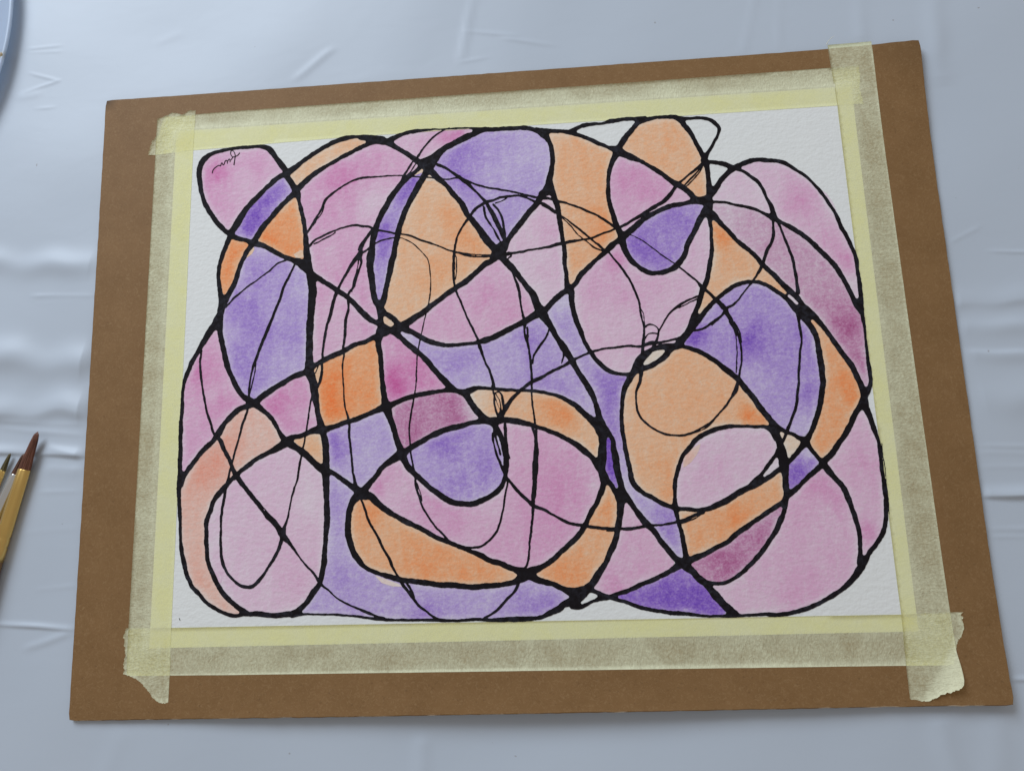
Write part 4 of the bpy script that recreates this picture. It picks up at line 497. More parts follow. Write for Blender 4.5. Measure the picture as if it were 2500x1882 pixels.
6022,533 9,-1 21,-34 29,-30 74,-117 36,-68 8,-40 20,-32 26,-66 1,-22 14,-74 4,-57 -4,-39 6,-39 -9,-78 13,-74 -5,-47 9,-48 -7,-51 14,-127 -5,-54 4,-43 -5,-60 7,-51 -3,-39 4,-51 -8,-46 -19,-55 -16,-71 -9,-43 1,-17 -17,-54 -2,-25 -23,-75 -5,-55 -33,-87 -10,-42 -15,-24 -31,-92 -51,-98 -27,-78 -22,-37 -11,-34 -13,-20 -16,-36 -72,-89 -15,-12 -14,-4 -73,16 -26,9 -42,25 -27,25 -66,29 -32,7 -19,12 -3,10 4,16 18,29 14,37 31,61 8,29 28,62 42,87 43,78 56,183 9,55 4,89 26,88 3,34 26,101 7,145 9,85 22,81 8,55 2,52 12,43 4,51 8,21 7,61 -3,17 8,30 4,47 10,26 31,111 4,31 16,169 -4,39 2,22 -6,53 1,39 -9,45 1,21 -4,58 6,35
6243,513 15,3 12,-3 26,-26 63,-84 30,-38 14,-11 40,-70 33,-37 17,-49 64,-94 28,-80 26,-49 33,-46 75,-151 28,-41 31,-57 23,-29 16,-39 84,-154 15,-31 7,-34 24,-61 19,-86 32,-65 19,-61 26,-124 7,-76 0,-42 -8,-29 -59,-124 -53,-82 -53,-61 -23,-45 -61,-89 -17,-37 -6,-33 -15,-29 -32,-45 -17,-16 -30,-40 -19,-41 -23,-32 -21,-41 -20,-21 -15,-27 -25,-33 -62,-57 -26,-39 -61,-68 -31,-56 -26,-21 -39,-47 -47,-44 -46,-31 -33,-29 -17,-6 -23,8 -18,15 -39,54 -28,47 -32,38 -39,72 -22,63 -8,42 6,20 28,41 35,90 31,40 18,37 26,32 12,41 20,33 36,93 64,138 7,33 23,54 2,16 22,67 19,37 16,92 8,21 10,50 17,46 3,60 32,96 2,34 9,29 2,47 -8,56 -1,77 14,98 -2,26 3,25 -1,22 -11,48 4,47 -11,52 2,26 -6,43 7,78 -21,104 1,26 -6,35 4,35 -5,65 -15,53 -2,53 -23,53 -13,45 -26,62 -61,104 -1,13 4,13
2906,560 47,-1 30,-5 17,-6 32,-22 29,-36 11,-27 2,-35 -7,-34 -9,-4 -89,15 -64,-8 -40,-18 -27,-24 -19,-24 -8,0 -6,17 10,88 0,67 29,18 29,28
239,684 9,-3 6,-11 2,-135 7,-95 25,-95 19,-41 16,-96 18,-57 -3,-71 11,-54 2,-80 5,-13 -1,-35 3,-18 -1,-115 6,-22 8,-84 -6,-114 5,-49 -101,-66 -62,-55 -57,-32 -27,-21 -68,3 -18,6 -25,1 -52,15 -99,-2 -47,12 -43,4 -18,5 -34,1 -86,12 -8,10 -7,27 -3,48 -17,58 -4,34 -49,149 -9,44 -12,32 -27,52 -35,53 -26,67 -14,54 -28,82 -9,63 -24,77 -10,63 -20,32 4,6 27,3 61,-5 70,21 72,37 30,5 76,25 106,57 53,17 63,39 106,43 72,49 44,14 27,16
304,627 8,2 7,-12 3,-76 -3,-50 -4,-7 -11,13 -8,36 1,31 -5,27
-6501,912 16,3 16,-4 12,-12 8,-17 6,-56 10,-28 8,-47 12,-28 -1,-46 30,-79 19,-79 0,-23 17,-56 20,-47 14,-114 39,-116 6,-55 11,-28 33,-60 32,-74 38,-70 19,-28 68,-169 53,-92 57,-88 72,-88 66,-73 47,-30 12,-14 3,-13 -1,-14 -13,-14 -26,-6 -28,-15 -40,-8 -80,-36 -48,-33 -79,-78 -25,-18 -15,-21 -19,-13 -37,-37 -38,-59 -35,-35 -31,-45 -29,-27 -46,-71 -24,-30 -37,-61 -10,6 -18,36 -8,31 -17,36 -5,35 -22,72 -39,103 -48,109 -24,72 -18,85 -17,55 -5,40 -6,14 -4,54 -16,59 -15,36 -19,113 -14,37 -6,32 0,22 -6,19 -4,68 -19,95 -1,32 -6,23 0,41 -16,78 -7,78 -7,27 -2,87 12,59 5,128 6,27 -2,14 -10,14 2,9 25,54 60,68 37,70 72,112 18,17 28,52
4732,355 4,2 3,-7 9,-40 -3,-5
801,535 4,3 9,-3 28,-43 20,-54 83,-138 28,-72 19,-32 24,-64 47,-68 -1,-84 -12,-44 -15,-35 -15,-74 6,-5 5,0 27,39 40,113 8,7 24,-22 41,-60 2,-17 -10,-13 -32,-21 -14,-14 -58,-37 -87,-30 -67,-36 -69,-18 -40,-25 -70,-32 -75,-51 -66,-21 -52,-22 -35,-8 -70,-29 -4,6 -5,29 -1,88 -5,57 3,35 -5,18 2,22 -4,31 3,22 8,9 16,6 6,15 12,74 0,22 11,40 38,69 20,21 27,42 41,51 18,32 37,43 87,120 28,53 20,30 9,44
-2373,682 14,3 13,-3 54,-33 89,-27 22,-2 36,-16 97,-71 59,-33 4,-9 -1,-18 -33,-171 -9,0 -28,34 -55,39 -129,108 -49,54 -53,45 -20,31 -25,29 1,27
-2614,644 49,-23 45,-33 53,-54 40,-19 17,-13 38,-42 27,-38 45,-47 37,-31 18,-21 75,-56 24,-34 29,-29 35,-26 30,-17 3,-9 -1,-54 -5,-35 6,-37 -7,-53 3,-45 -10,-39 2,-49 -6,-18 -9,-124 8,-40 -1,-36 -7,-21 4,-41 -5,-26 1,-31 -5,-17 -4,-62 -15,-48 -7,-43 -6,-9 -12,-7 -31,-4 -141,-35 -26,-12 -57,-18 -75,-32 -150,-49 -30,12 -18,19 -33,85 0,44 -5,31 -18,45 2,88 -13,41 -12,53 -1,18 -14,45 4,98 -5,18 -3,85 -13,45 4,44 -4,59 4,31 -8,50 -5,72 -4,18 1,45 -9,68 -12,42 -10,54 -5,45 3,63 35,89 18,13 62,15 58,35
2923,373 78,-1 46,-14 7,-5 1,-13 -5,-22 -30,-65 -15,-25 -14,-10 -29,7 -30,0 -22,-4 -37,-9 -24,-13 -52,-17 -5,12 9,61 19,24 31,58 35,33
-1949,471 11,-4 71,-47 114,-51 64,-19 29,-3 39,-16 40,-10 22,0 97,-28 44,5 48,-11 58,4 35,-3 62,9 66,-4 79,12 31,-2 128,12 44,-2 127,8 8,-16 8,-56 23,-44 20,-55 10,-40 31,-69 15,-48 26,-60 6,-32 13,-36 59,-100 13,-62 19,-54 10,-58 20,-75 9,-76 -13,-17 -3,-26 -9,-5 -35,1 -17,5 -26,1 -39,12 -61,3 -43,11 -47,5 -27,-6 -52,4 -22,-3 -91,-26 -40,-7 -35,-17 -48,-6 -26,0 -74,12 -34,16 -39,34 -30,34 -30,23 -49,53 -15,23 -52,60 -30,22 -30,34 -48,43 -39,42 -37,53 -81,88 -18,28 -16,36 -38,51 -78,84 -57,48 -44,47 -35,30 -31,36 -5,18 9,62 13,40 11,67
3408,212 24,-1 1,-13 -10,-26 -15,-13 -13,-4 -30,-5 -144,7 -69,-10 -8,2 -3,6 4,5 34,5 52,14 34,3 99,24
-2991,517 10,2 18,-8 14,-13 7,-15 5,-23 -2,-63 20,-78 1,-36 20,-46 20,-64 2,-144 13,-63 3,-45 -3,-40 2,-50 8,-45 -1,-62 14,-58 -1,-36 6,-45 3,-57 -5,-22 2,-40 18,-138 11,-54 -7,-48 4,-88 -6,-13 -27,-24 -56,-29 -41,-30 -40,-13 -39,-20 -36,-13 -22,-15 -228,-79 -49,-21 -17,-6 -44,-4 -44,-25 -27,-5 -10,14 -6,31 -38,105 -25,47 -5,18 -16,133 -9,35 0,36 -6,18 -1,66 -6,31 -3,173 -14,103 2,58 -11,50 -6,139 7,188 28,112 1,40 -4,23 9,9 57,28 55,42 53,21 36,24 41,12 35,20 157,21 40,17 36,23
3048,146 28,-2 5,-4 -54,-19 -8,0 10,20
2925,134 14,-2 2,-7 -16,-30 -11,-11 -75,-40 -61,-23 -8,4 -2,11 6,57 5,7 48,18 52,12 21,-1
2423,114 46,-1 71,-11 56,-2 33,-11 55,-5 18,4 7,-5 1,-5 -10,-39 -3,-39 -11,-35 -73,-67 -38,-46 -62,-120 -29,-76 -29,-58 -18,-17 -22,-8 -42,-2 -77,2 -42,11 -38,3 -37,14 -38,8 -91,48 -49,38 -25,15 -73,73 -32,41 -52,50 -51,59 -47,95 29,13 52,8 48,18 134,23 85,-4 18,4 25,-2 26,4 30,-3 43,8 77,3 87,14
3549,34 7,1 132,-45 20,-13 90,-40 49,-15 52,-36 65,-31 20,-19 48,-28 23,-26 40,-33 64,-36 39,-36 32,-21 103,-125 97,-88 35,-26 35,-36 20,-11 23,-27 27,-24 26,-33 4,-16 -71,-160 -28,-46 -24,-50 -10,-34 -63,-78 -48,-75 -42,-41 -51,-65 -45,-37 -42,-49 -41,-36 -62,-66 -92,-76 -34,-15 -64,-34 -40,-26 -64,-29 -30,-18 -47,-18 -38,-20 -73,-24 -55,-11 -25,-10 -47,-11 -33,2 -41,-6 -29,0 -104,6 -20,5 -29,1 -49,14 -25,2 -16,9 -41,10 -85,35 -68,36 -35,27 -69,43 -36,31 -25,29 -14,10 -35,41 -32,25 -27,29 -40,71 -43,122 -6,94 -10,69 6,99 -3,21 11,47 2,39 21,47 27,42 10,25 29,47 11,25 18,73 1,30 24,64 8,35 2,30 6,11 36,13 42,8 30,16 87,24 61,32 53,41 140,74 99,87 36,56 23,25 56,43 48,11 34,4 30,12
3144,23 21,0 17,-8 8,-16 -2,-22 -51,-62 -140,-109 -77,-33 -75,-42 -26,-9 -60,-10 -13,3 -10,11 -3,9 2,18 25,44 65,74 30,23 14,21 23,19 45,50 44,17 61,15
-6829,412 10,-1 3,-22 -1,-41 -17,-50 2,-36 -4,-28 1,-23 7,-23 2,-100 6,-23 1,-55 12,-59 0,-32 7,-23 4,-54 28,-96 2,-32 16,-64 11,-68 6,-59 26,-86 3,-45 37,-122 10,-72 26,-103 28,-73 7,-40 28,-54 47,-117 10,-67 18,-53 48,-86 1,-9 -15,-33 -29,-49 -34,-33 -45,-26 -26,-28 -45,-29 -19,-30 -35,-32 -53,-57 -45,-61 -34,-54 -68,-82 -45,-66 -22,-16 -31,-34 -45,-89 -13,-10 -23,-1 -9,4 -11,13 -12,31 4,25 -2,40 -12,57 11,86 -8,40 8,30 -6,75 3,26 -5,88 -7,31 -4,57 -5,17 -1,53 4,27 -6,79 11,53 3,44 -11,102 -6,18 2,49 -5,22 -2,49 5,22 2,58 12,66 -5,40 4,54 -2,40 4,13 -4,50 -15,72 0,63 4,18 -1,40 -5,27 2,41 8,31 5,54 4,13 -2,41 4,22 13,31 24,85 39,85 17,63 27,44 20,85 28,40 18,54 19,31 15,39
1621,-2 10,-5 25,-54 53,-78 57,-73 114,-123 54,-46 77,-47 67,-28 17,-1 67,-19 38,-2 88,-17 51,-2 19,-8 10,-14 2,-13 -5,-17 -53,-89 -46,-89 -33,-128 -6,-60 -5,-13 -19,-137 -1,-81 -6,-39 -13,-33 -2,-52 3,-13 -5,-21 -9,-115 5,-30 -5,-80 3,-39 -5,-80 11,-43 2,-34 16,-73 12,-97 -4,-131 25,-93 2,-38 6,-21 -1,-37 10,-34 8,-59 -3,-21 23,-76 -1,-33 10,-59 -6,-28 0,-50 6,-21 2,-33 11,-46 22,-51 28,-54 61,-75 43,-36 55,-32 47,-46 52,-30 32,-12 23,-16 68,-32 27,-25 59,-35 75,-55 59,-30 100,-33 55,-24 22,-13 17,-21 19,-106 20,-49 -3,-32 -9,-10 -42,-14 -115,-13 -87,-22 -24,-3 -98,-1 -24,7 -17,-4 -45,0 -32,11 -60,70 -24,18 -22,37 -42,46 -25,45 -94,109 -21,46 -35,58 -27,59 -16,21 -57,104 -23,30 -12,25 -28,67 -14,71 0,29 -14,58 -16,46 -5,84 -17,67 -3,29 0,79 -9,67 6,55 -22,118 -24,76 -13,81 4,33 -3,30 -7,43 -14,42 -11,30 -30,44 -17,47 -12,18 -40,82 -36,48 -32,91 -29,52 -15,40 -19,69 -2,43 -4,21 -29,88 -9,43 -19,35 -10,35 -4,43 -12,48 -36,110 -37,84 -31,54 -10,23 -21,30 -22,45 -19,27 -40,74 -50,65 -32,54 -43,94 -22,41 -12,40 -1,18 -9,22 6,13 26,19 53,25 26,8 70,34 87,26
-3656,241 9,1 5,-5 0,-29 -12,-58 -9,-94 -8,-26 -4,-36 5,-72 8,-23 -1,-112 11,-121 0,-71 17,-86 0,-195 6,-22 0,-57 11,-45 -1,-44 6,-40 23,-71 23,-98 13,-35 8,-62 -5,-8 -13,-6 -119,-32 -35,-21 -116,-39 -91,-7 -35,-11 -36,-4 -17,7 -14,15 -26,74 -49,116 -10,40 -14,31 -15,120 -2,66 -11,45 -5,44 2,116 -18,58 -7,63 1,17 11,13 23,57 24,44 22,61 9,45 4,40 10,35 0,27 6,31 -5,27 3,81 -7,68 10,13 93,41 42,29 92,25 23,15 58,25 54,13
-2019,128 7,3 10,-4 48,-47 34,-55 19,-23 29,-24 84,-106 39,-60 54,-56 11,-18 34,-32 81,-115 41,-41 32,-42 51,-57 6,-11 0,-13 -15,-18 -31,-11 -52,-8 -53,2 -61,-13 -61,4 -44,-7 -40,0 -52,-17 -40,2 -61,-10 -22,1 -93,-17 -13,5 -2,9 11,35 -2,31 9,30 7,44 -3,22 2,27 12,39 6,53 -7,115 9,49 0,22 -5,27 6,31 2,53 4,14 -2,89 5,18 2,71
1201,-194 5,0 8,-6 88,-148 31,-72 36,-54 10,-27 65,-116 33,-49 35,-88 27,-41 23,-57 39,-67 56,-157 -1,-39 10,-35 5,-34 -1,-26 18,-95 -4,-16 -12,-9 -14,-2 -13,3 -48,41 -35,18 -14,19 -67,53 -27,30 -12,19 -22,18 -37,45 -91,75 -33,23 -33,14 -42,27 -29,11 -75,51 -37,21 -135,54 -169,40 -101,39 -90,9 -94,25 -38,2 -8,6 3,35 -5,22 1,22 6,34 11,13 84,29 35,17 26,6 48,26 36,24 26,11 32,28 21,12 57,23 110,58 83,26 61,37 27,7 92,40
-4155,29 17,2 9,-16 4,-104 -11,-35 -6,-67 -23,-84 -7,-58 -10,-21 -9,-5 -6,5 -10,40 -9,18 -18,59 -7,50 -11,32 1,4 15,4 7,9 31,84 17,35 11,40
-5590,59 7,-5 1,-18 -3,-54 -9,-41 -1,-36 -12,-62 -21,-76 -30,-156 -12,-20 -5,3 -1,9 13,44 -3,23 10,134 24,117 32,120 4,14
-4221,-8 7,2 6,-7 -7,-31 -32,-75 -6,-9 -9,-1 -11,24 -3,23 4,22 36,40
2606,-460 18,0 4,-27 -15,-129 -39,-85 -43,-111 -11,-51 1,-65 -7,-38 5,-61 -5,-38 1,-56 4,-17 -2,-30 5,-65 18,-56 37,-86 24,-44 21,-18 48,-62 44,-36 19,-23 112,-86 28,-14 44,-30 145,-74 24,-10 86,-16 41,-1 99,-9 41,-9 71,-1 62,4 43,16 71,12 43,18 105,28 43,16 34,18 55,16 56,28 62,48 80,77 52,67 57,49 26,40 54,45 15,20 36,28 61,62 83,124 45,49 22,19 27,34 34,33 17,25 20,38 17,67 1,22 7,9 8,-4 50,-95 46,-60 37,-32 50,-83 26,-33 32,-50 18,-44 19,-30 4,-21 16,-35 48,-70 35,-39 24,-43 45,-59 15,-32 29,-32 24,-46 -2,-24 -13,-13 -21,-5 -73,17 -40,0 -17,-3 -135,2 -69,7 -41,9 -32,2 -13,-4 -37,0 -70,3 -16,5 -102,4 -37,8 -77,6 -26,-7 -29,0 -54,-7 -34,-9 -54,-5 -38,-10 -49,-6 -56,-17 -46,-18 -31,-17 -55,-18 -51,-22 -27,-18 -41,-13 -39,-20 -66,-53 -34,-20 -22,-20 -29,-33 -16,-28 -27,-37 -52,-44 -29,-41 -28,-24 -77,-95 -34,-66 -28,-63 -16,-54 -27,-36 -64,-213 -26,-65 -6,-54 -7,-16 2,-16 -8,-29 -5,-49 0,-21 7,-33 -6,-139 -13,-36 -1,-29 -8,-40 -9,-20 -10,-10 -16,-1 -28,7 -206,104 -27,26 -58,36 -40,34 -123,50 -13,15 -51,41 -29,34 -10,16 -40,39 -21,27 -12,24 -20,25 -30,101 3,37 -4,25 -17,55 -1,54 -8,29 2,25 -33,127 -3,37 -6,21 2,30 -3,25 -22,118 -15,123 3,42 -10,43 -5,72 -12,55 2,43 -3,42 6,34 -12,60 0,68 7,64 -7,39 13,55 3,55 9,30 -2,25 9,22 6,111 16,51 16,73 29,80 33,72 22,25 21,43 40,41 17,30 12,30 38,55 46,49
-4496,-189 15,4 14,-4 15,-15 46,-83 23,-50 15,-55 5,-58 16,-98 12,-33 5,-30 1,-32 -24,-83 -12,-105 -11,-57 -7,-62 0,-31 -14,-52 2,-35 -9,-40 0,-35 -8,-30 0,-18 -16,-91 -3,-48 -5,-13 1,-30 -7,-10 -26,-15 -44,-21 -44,-13 -57,-12 -45,4 -48,-10 -45,0 -75,-32 -22,-4 -18,10 -32,35 -32,30 -72,99 -32,85 -20,27 -26,54 -27,32 -36,63 -97,101 -41,28 -37,39 -28,23 -37,45 -55,55 -7,14 1,13 22,28 44,41 35,20 22,19 37,19 39,34 44,23 101,79 116,64 53,16 40,26 35,33 67,41 76,37 58,18 27,1 58,16
357,-599 6,-5 4,-79 -5,-8 -58,1 -21,6 -36,2 2,10
-666,-660 98,-5 22,-6 60,-4 30,-5 11,-11 3,-48 13,-36 7,-35 -10,-96 2,-56 22,-114 4,-44 39,-114 2,-8 -5,-6 -38,4 -108,-7 -51,29 -59,47 -36,40 -44,58 -46,44 -26,33 -26,45 -36,40 -14,36 -23,36 -21,46 -18,30 0,22 10,13 27,10 114,59 22,6
-408,-684 47,-5 26,-11 -31,-19 -30,-8 -7,8 -7,22 -1,9
-286,-707 50,-2 60,-14 61,-2 56,6 43,-3 43,-14 25,-2 6,-6 -15,-16 -62,-46 -62,-60 -64,-87 -43,-36 -6,4 -5,13 1,48 -23,123 -8,17 -29,45 -30,24 -2,4
157,-744 7,3 112,-5 30,-6 43,-2 9,-7 4,-44 -1,-21 5,-35 -4,-57 4,-17 0,-100 23,-130 -3,-39 11,-57 0,-68 8,-57 -1,-12 -6,-9 -34,9 -46,27 -64,11 -33,17 -47,12 -59,26 -51,16 -94,10 -46,11 -30,1 -39,9 -64,4 -7,6 13,34 34,63 39,50 26,43 13,29 69,106 104,109 51,42
-1383,-686 71,-4 48,-11 26,-1 39,-12 13,-4 34,-24 35,-12 41,-28 46,-55 16,-31 26,-36 18,-44 39,-48 14,-33 78,-120 61,-63 17,-23 6,-17 -8,-17 -15,-11 -34,-10 -143,-18 -104,-32 -44,-3 -47,-14 -22,2 -22,-3 -26,-11 -52,2 -34,-4 -66,-22 -134,-34 -22,-10 -22,-3 -74,-32 -43,-10 -22,-9 -48,-24 -74,-46 -113,-54 -53,-34 -65,-25 -127,-65 -10,0 -4,9 -19,238 8,159 37,208 11,100 4,21 17,43 26,179 8,7 13,4 35,2 44,15 49,-1 16,5 58,6 44,10 70,6 35,11 40,3 39,11 22,0 74,12 40,0 35,6
404,-763 82,-13 93,-24 47,-1 114,-39 77,-15 62,-24 72,-39 42,-16 54,-40 54,-31 49,-41 66,-47 37,-19 33,-52 23,-27 86,-81 20,-30 31,-34 41,-32 29,-46 37,-40 22,-34 61,-71 27,-61 1,-17 9,-26 42,-73 3,-22 1,-63 9,-73 -8,-37 -14,-38 -6,-29 0,-34 -7,-20 -2,-51 -6,-33 -9,-17 -10,-8 -13,-4 -17,5 -27,34 -24,20 -32,39 -32,28 -39,49 -25,24 -40,27 -74,69 -76,51 -38,15 -36,28 -29,13 -37,25 -54,20 -68,48 -72,35 -33,26 -70,22 -64,26 -25,13 -54,20 -50,29 -122,32 -63,31 -9,70 2,30 -12,52 3,22 -9,30 1,22 -22,173 2,74 -8,35 -4,48 4,52 -4,18 2,39
-333,-735 19,0 24,-20 13,-22 12,-36 0,-61 7,-26 -2,-29 21,-119 -2,-44 -4,-8 -7,-4 -6,4 -7,44 0,43 -24,123 -47,76 -26,62 0,8 4,4
-385,-772 5,2 5,-3 15,-35 40,-63 13,-31 15,-79 2,-78 -8,-10 -5,2 -9,13 -41,119 -7,48 -11,27 -13,48
-2157,-797 18,-1 2,-9 -6,-43 -29,-126 -1,-26 -10,-39 0,-18 -10,-30 -8,-43 -9,-91 -18,-95 0,-44 -7,-43 3,-160 6,-21 0,-39 6,-44 5,-99 -58,-35 -18,-15 -26,-5 -13,4 -13,13 -10,31 -35,61 -51,136 -23,79 -13,69 -15,44 -5,40 -24,57 -11,40 -33,84 -10,48 -1,35 -15,93 4,13 19,20 48,25 32,23 39,11 110,51 101,30
-387,-899 8,1 6,-6 38,-115 34,-79 -2,-21 -15,-38 -9,-11 -8,7 -19,31 -5,30 -15,44 -1,18 -16,65 0,66
-4311,-741 5,2 6,-7 53,-161 1,-66 34,-142 3,-40 13,-40 -2,-22 9,-35 -6,-17 -18,-18 -92,-32 -53,-27 -22,-17 -13,-2 -6,8 0,8 5,18 2,56 16,87 -1,22 14,48 4,66 -3,44 21,96 7,92 6,13 3,36
-5626,-832 32,2 27,-8 92,-57 41,-34 27,-14 28,-24 37,-22 41,-37 37,-40 17,-25 57,-53 28,-60 23,-30 28,-50 40,-51 32,-80 34,-71 22,-41 12,-15 4,-16 -7,-17 -31,-32 -109,-69 -30,-26 -88,-51 -105,-55 -57,-18 -61,-40 -56,-27 -93,-62 -21,-20 -31,-15 -51,-43 -34,-21 -32,-33 -54,-33 -24,-19 -17,-20 -26,-20 -9,-3 -11,9 -27,47 -19,24 -9,31 -25,48 -2,22 31,120 27,130 20,55 43,165 4,30 45,152 0,22 21,78 5,35 27,79 31,64 12,62 28,74 12,75 7,6 35,10
-5766,-870 20,3 6,-4 -6,-44 -32,-79 -6,-31 -15,-43 -42,-96 -24,-104 1,-40 -24,-83 -15,-78 -3,-30 -17,-48 -51,-177 -12,-60 -20,-65 -1,-43 -7,-26 -9,-7 -6,3 -21,36 -9,26 -25,36 -16,40 -21,26 -38,63 -67,177 -22,32 -48,46 -2,9 29,34 20,34 15,43 38,78 13,44 19,30 36,35 56,41 69,76 49,44 30,15 21,26 31,25 72,31
7041,-1412 8,2 11,-5 12,-15 15,-30 11,-34 20,-34 5,-25 15,-33 13,-48 9,-63 14,-38 3,-50 5,-25 47,-122 4,-21 26,-79 8,-62 -7,-82 4,-50 -6,-36 10,-128 -6,-53 4,-28 -3,-25 2,-20 -10,-45 -2,-32 3,-70 6,-16 0,-37 7,-53 -5,-76 2,-49 -10,-101 5,-56 -4,-40 15,-81 -13,-40 -6,-36 1,-12 -7,-60 2,-28 -11,-63 -8,-116 -51,-201 -8,-19 -25,-39 -30,-66 -22,-31 -12,-26 -41,-48 -34,-50 -63,-77 -61,-51 -39,-40 -24,-46 -24,-32 -14,-10 -15,-3 -12,2 -7,6 -8,23 6,55 -2,59 13,63 1,55 12,102 -4,32 -3,111 -8,24 0,20 -21,112 -13,116 -14,56 -13,26 -17,55 -5,48 -13,53 -11,85 -28,69 -5,33 -33,110 -42,63 -23,49 -64,64 -78,107 -20,46 -30,46 -19,38 -47,67 -4,20 10,19 58,53 30,18 76,76 28,45 52,65 66,103 96,104 56,68 21,37 30,36 31,61 24,33 14,32 30,49 13,29 20,32 12,29 38,65 40,51
-2797,-1038 7,0 18,-8 14,-15 40,-85 12,-18 7,-22 15,-18 16,-53 33,-71 23,-70 13,-61 26,-45 4,-56 21,-79 11,-26 14,-65 42,-109 0,-34 -19,-25 -27,-21 -25,-25 -199,-155 -49,-49 -60,-50 -50,-70 -11,-29 -20,-29 -34,-37 -15,-25 -48,-38 -112,-111 -69,-63 -17,-5 -18,3 -17,10 -37,32 -12,22 -11,39 -16,34 -4,43 -10,30 -6,38 -30,65 5,47 -5,17 -1,47 -10,48 1,25 -8,43 0,56 -18,117 -4,116 -11,35 -3,65 -5,18 -9,78 -6,18 -4,126 4,21 0,39 4,13 -4,96 27,14 92,14 88,33 61,32 84,28 52,27 66,15 53,26 92,20
-226,-1377 7,-5 -9,-17 -1,-47 -7,-30 9,-77 -4,-82 6,-30 -5,-7 -4,3 -7,31 -20,52 -78,153 6,17 12,12
-173,-1388 7,4 56,-6 72,-19 59,-11 35,-2 50,-14 18,-1 46,-18 59,-6 21,-9 60,-7 17,-7 18,-15 5,-37 37,-110 13,-82 -9,-72 5,-25 -3,-68 -5,-13 -4,-46 -10,-38 -14,-173 -21,-71 -5,-92 1,-59 -5,-21 1,-96 -6,-50 0,-14 10,-20 -4,-16 -4,-75 -13,-58 -4,-71 -20,-95 2,-78 -2,-13 -6,-4 -12,3 -22,19 -31,34 -65,58 -20,24 -36,30 -24,26 -18,26 -32,31 -36,50 -32,35 -25,34 -39,43 -30,44 -29,30 -12,21 3,50 18,54 4,55 17,62 -2,114 8,21 15,3 7,9 -5,30 -24,81 -3,56 3,12 -8,43 2,51 -18,103 1,43 -4,17 2,72 -2,13 7,69 -3,17 2,30 -6,13
-644,-1382 32,-3 64,-18 34,-14 42,-36 20,-40 -3,-68 -8,-9 -13,-2 -3,-6 -7,-55 1,-94 7,-30 20,-48 20,-112 0,-20 20,-95 32,-90 18,-35 61,-184 36,-77 7,-25 -8,-46 -13,-25 -23,-74 -17,-33 -20,-25 -11,-20 -58,-57 -82,-67 -43,-28 -77,-45 -56,-15 -47,-21 -59,-14 -47,-25 -81,-24 -47,-4 -26,-8 -25,7 -68,2 -50,14 -89,5 -76,18 -114,58 -29,22 -38,18 -51,40 -67,46 -51,43 -38,18 -47,34 -25,13 -51,43 -30,41 -125,114 -44,54 -43,29 -57,58 -24,81 -1,34 -16,56 -2,30 -11,35 -7,60 -14,60 0,52 7,13 65,38 52,25 44,30 54,22 20,13 47,18 71,54 38,22 66,24 47,7 39,12 44,26 44,16 34,21 53,17 43,6 22,9 52,12 108,14 113,28 17,1 52,17 104,42 70,12 133,2 43,6
-3557,-1278 25,-1 9,-13 6,-22 -15,-130 7,-35 4,-83 10,-35 0,-22 14,-65 5,-91 8,-39 0,-47 13,-44 2,-34 5,-18 5,-103 5,-26 1,-55 10,-65 1,-64 24,-103 12,-90 2,-47 -6,-11 -18,6 -30,20 -74,59 -105,67 -28,26 -25,14 -84,62 -37,19 -55,36 -26,11 -14,14 -6,19 4,17 -1,30 -10,44 10,55 -6,43 1,48 -8,39 1,21 -8,35 6,112 -2,31 -5,13 0,21 -9,35 -6,44 -15,53 -18,40 -4,17 0,18 5,17 14,12 22,6 44,27 35,7 61,24 71,16 31,12 21,15 31,5 35,16
3876,-1644 15,2 0,-7 -7,-4 -66,-32 -13,-3 -8,3 2,6 11,8
4493,-1669 170,-9 37,3 49,-3 90,-12 40,-9 57,-2 74,7 16,-6 41,-3 47,-27 55,-50 26,-44 45,-113 16,-26 23,-21 5,-38 7,-21 -2,-25 4,-33 -7,-17 -16,-20 -28,-69 -33,-48 -28,-27 -28,-37 -33,-32 -28,-41 -30,-27 -45,-56 -35,-57 -79,-85 -105,-72 -86,-79 -54,-55 -130,-56 -54,-18 -26,-17 -21,-9 -60,-42 -38,-19 -77,-48 -77,-40 -29,-10 -38,-22 -51,-23 -50,-16 -33,-15 -53,-28 -41,-26 -33,-6 -37,-13 -50,-10 -53,-4 -58,-12 -69,2 -107,26 -81,7 -90,1 -44,10 -15,18 -5,17 -10,62 1,45 -6,37 14,151 15,82 -2,33 6,20 5,57 5,13 3,24 21,45 23,82 24,45 32,114 30,58 17,45 39,65 64,52 41,40 55,60 64,82 33,29 27,30 44,30 34,13 44,33 50,19 77,36 76,19 102,42 42,3 71,13 25,0 67,19 49,-3 42,10
413,-1527 6,3 6,-4 2,-9 -5,-9 -4,-2 -5,3
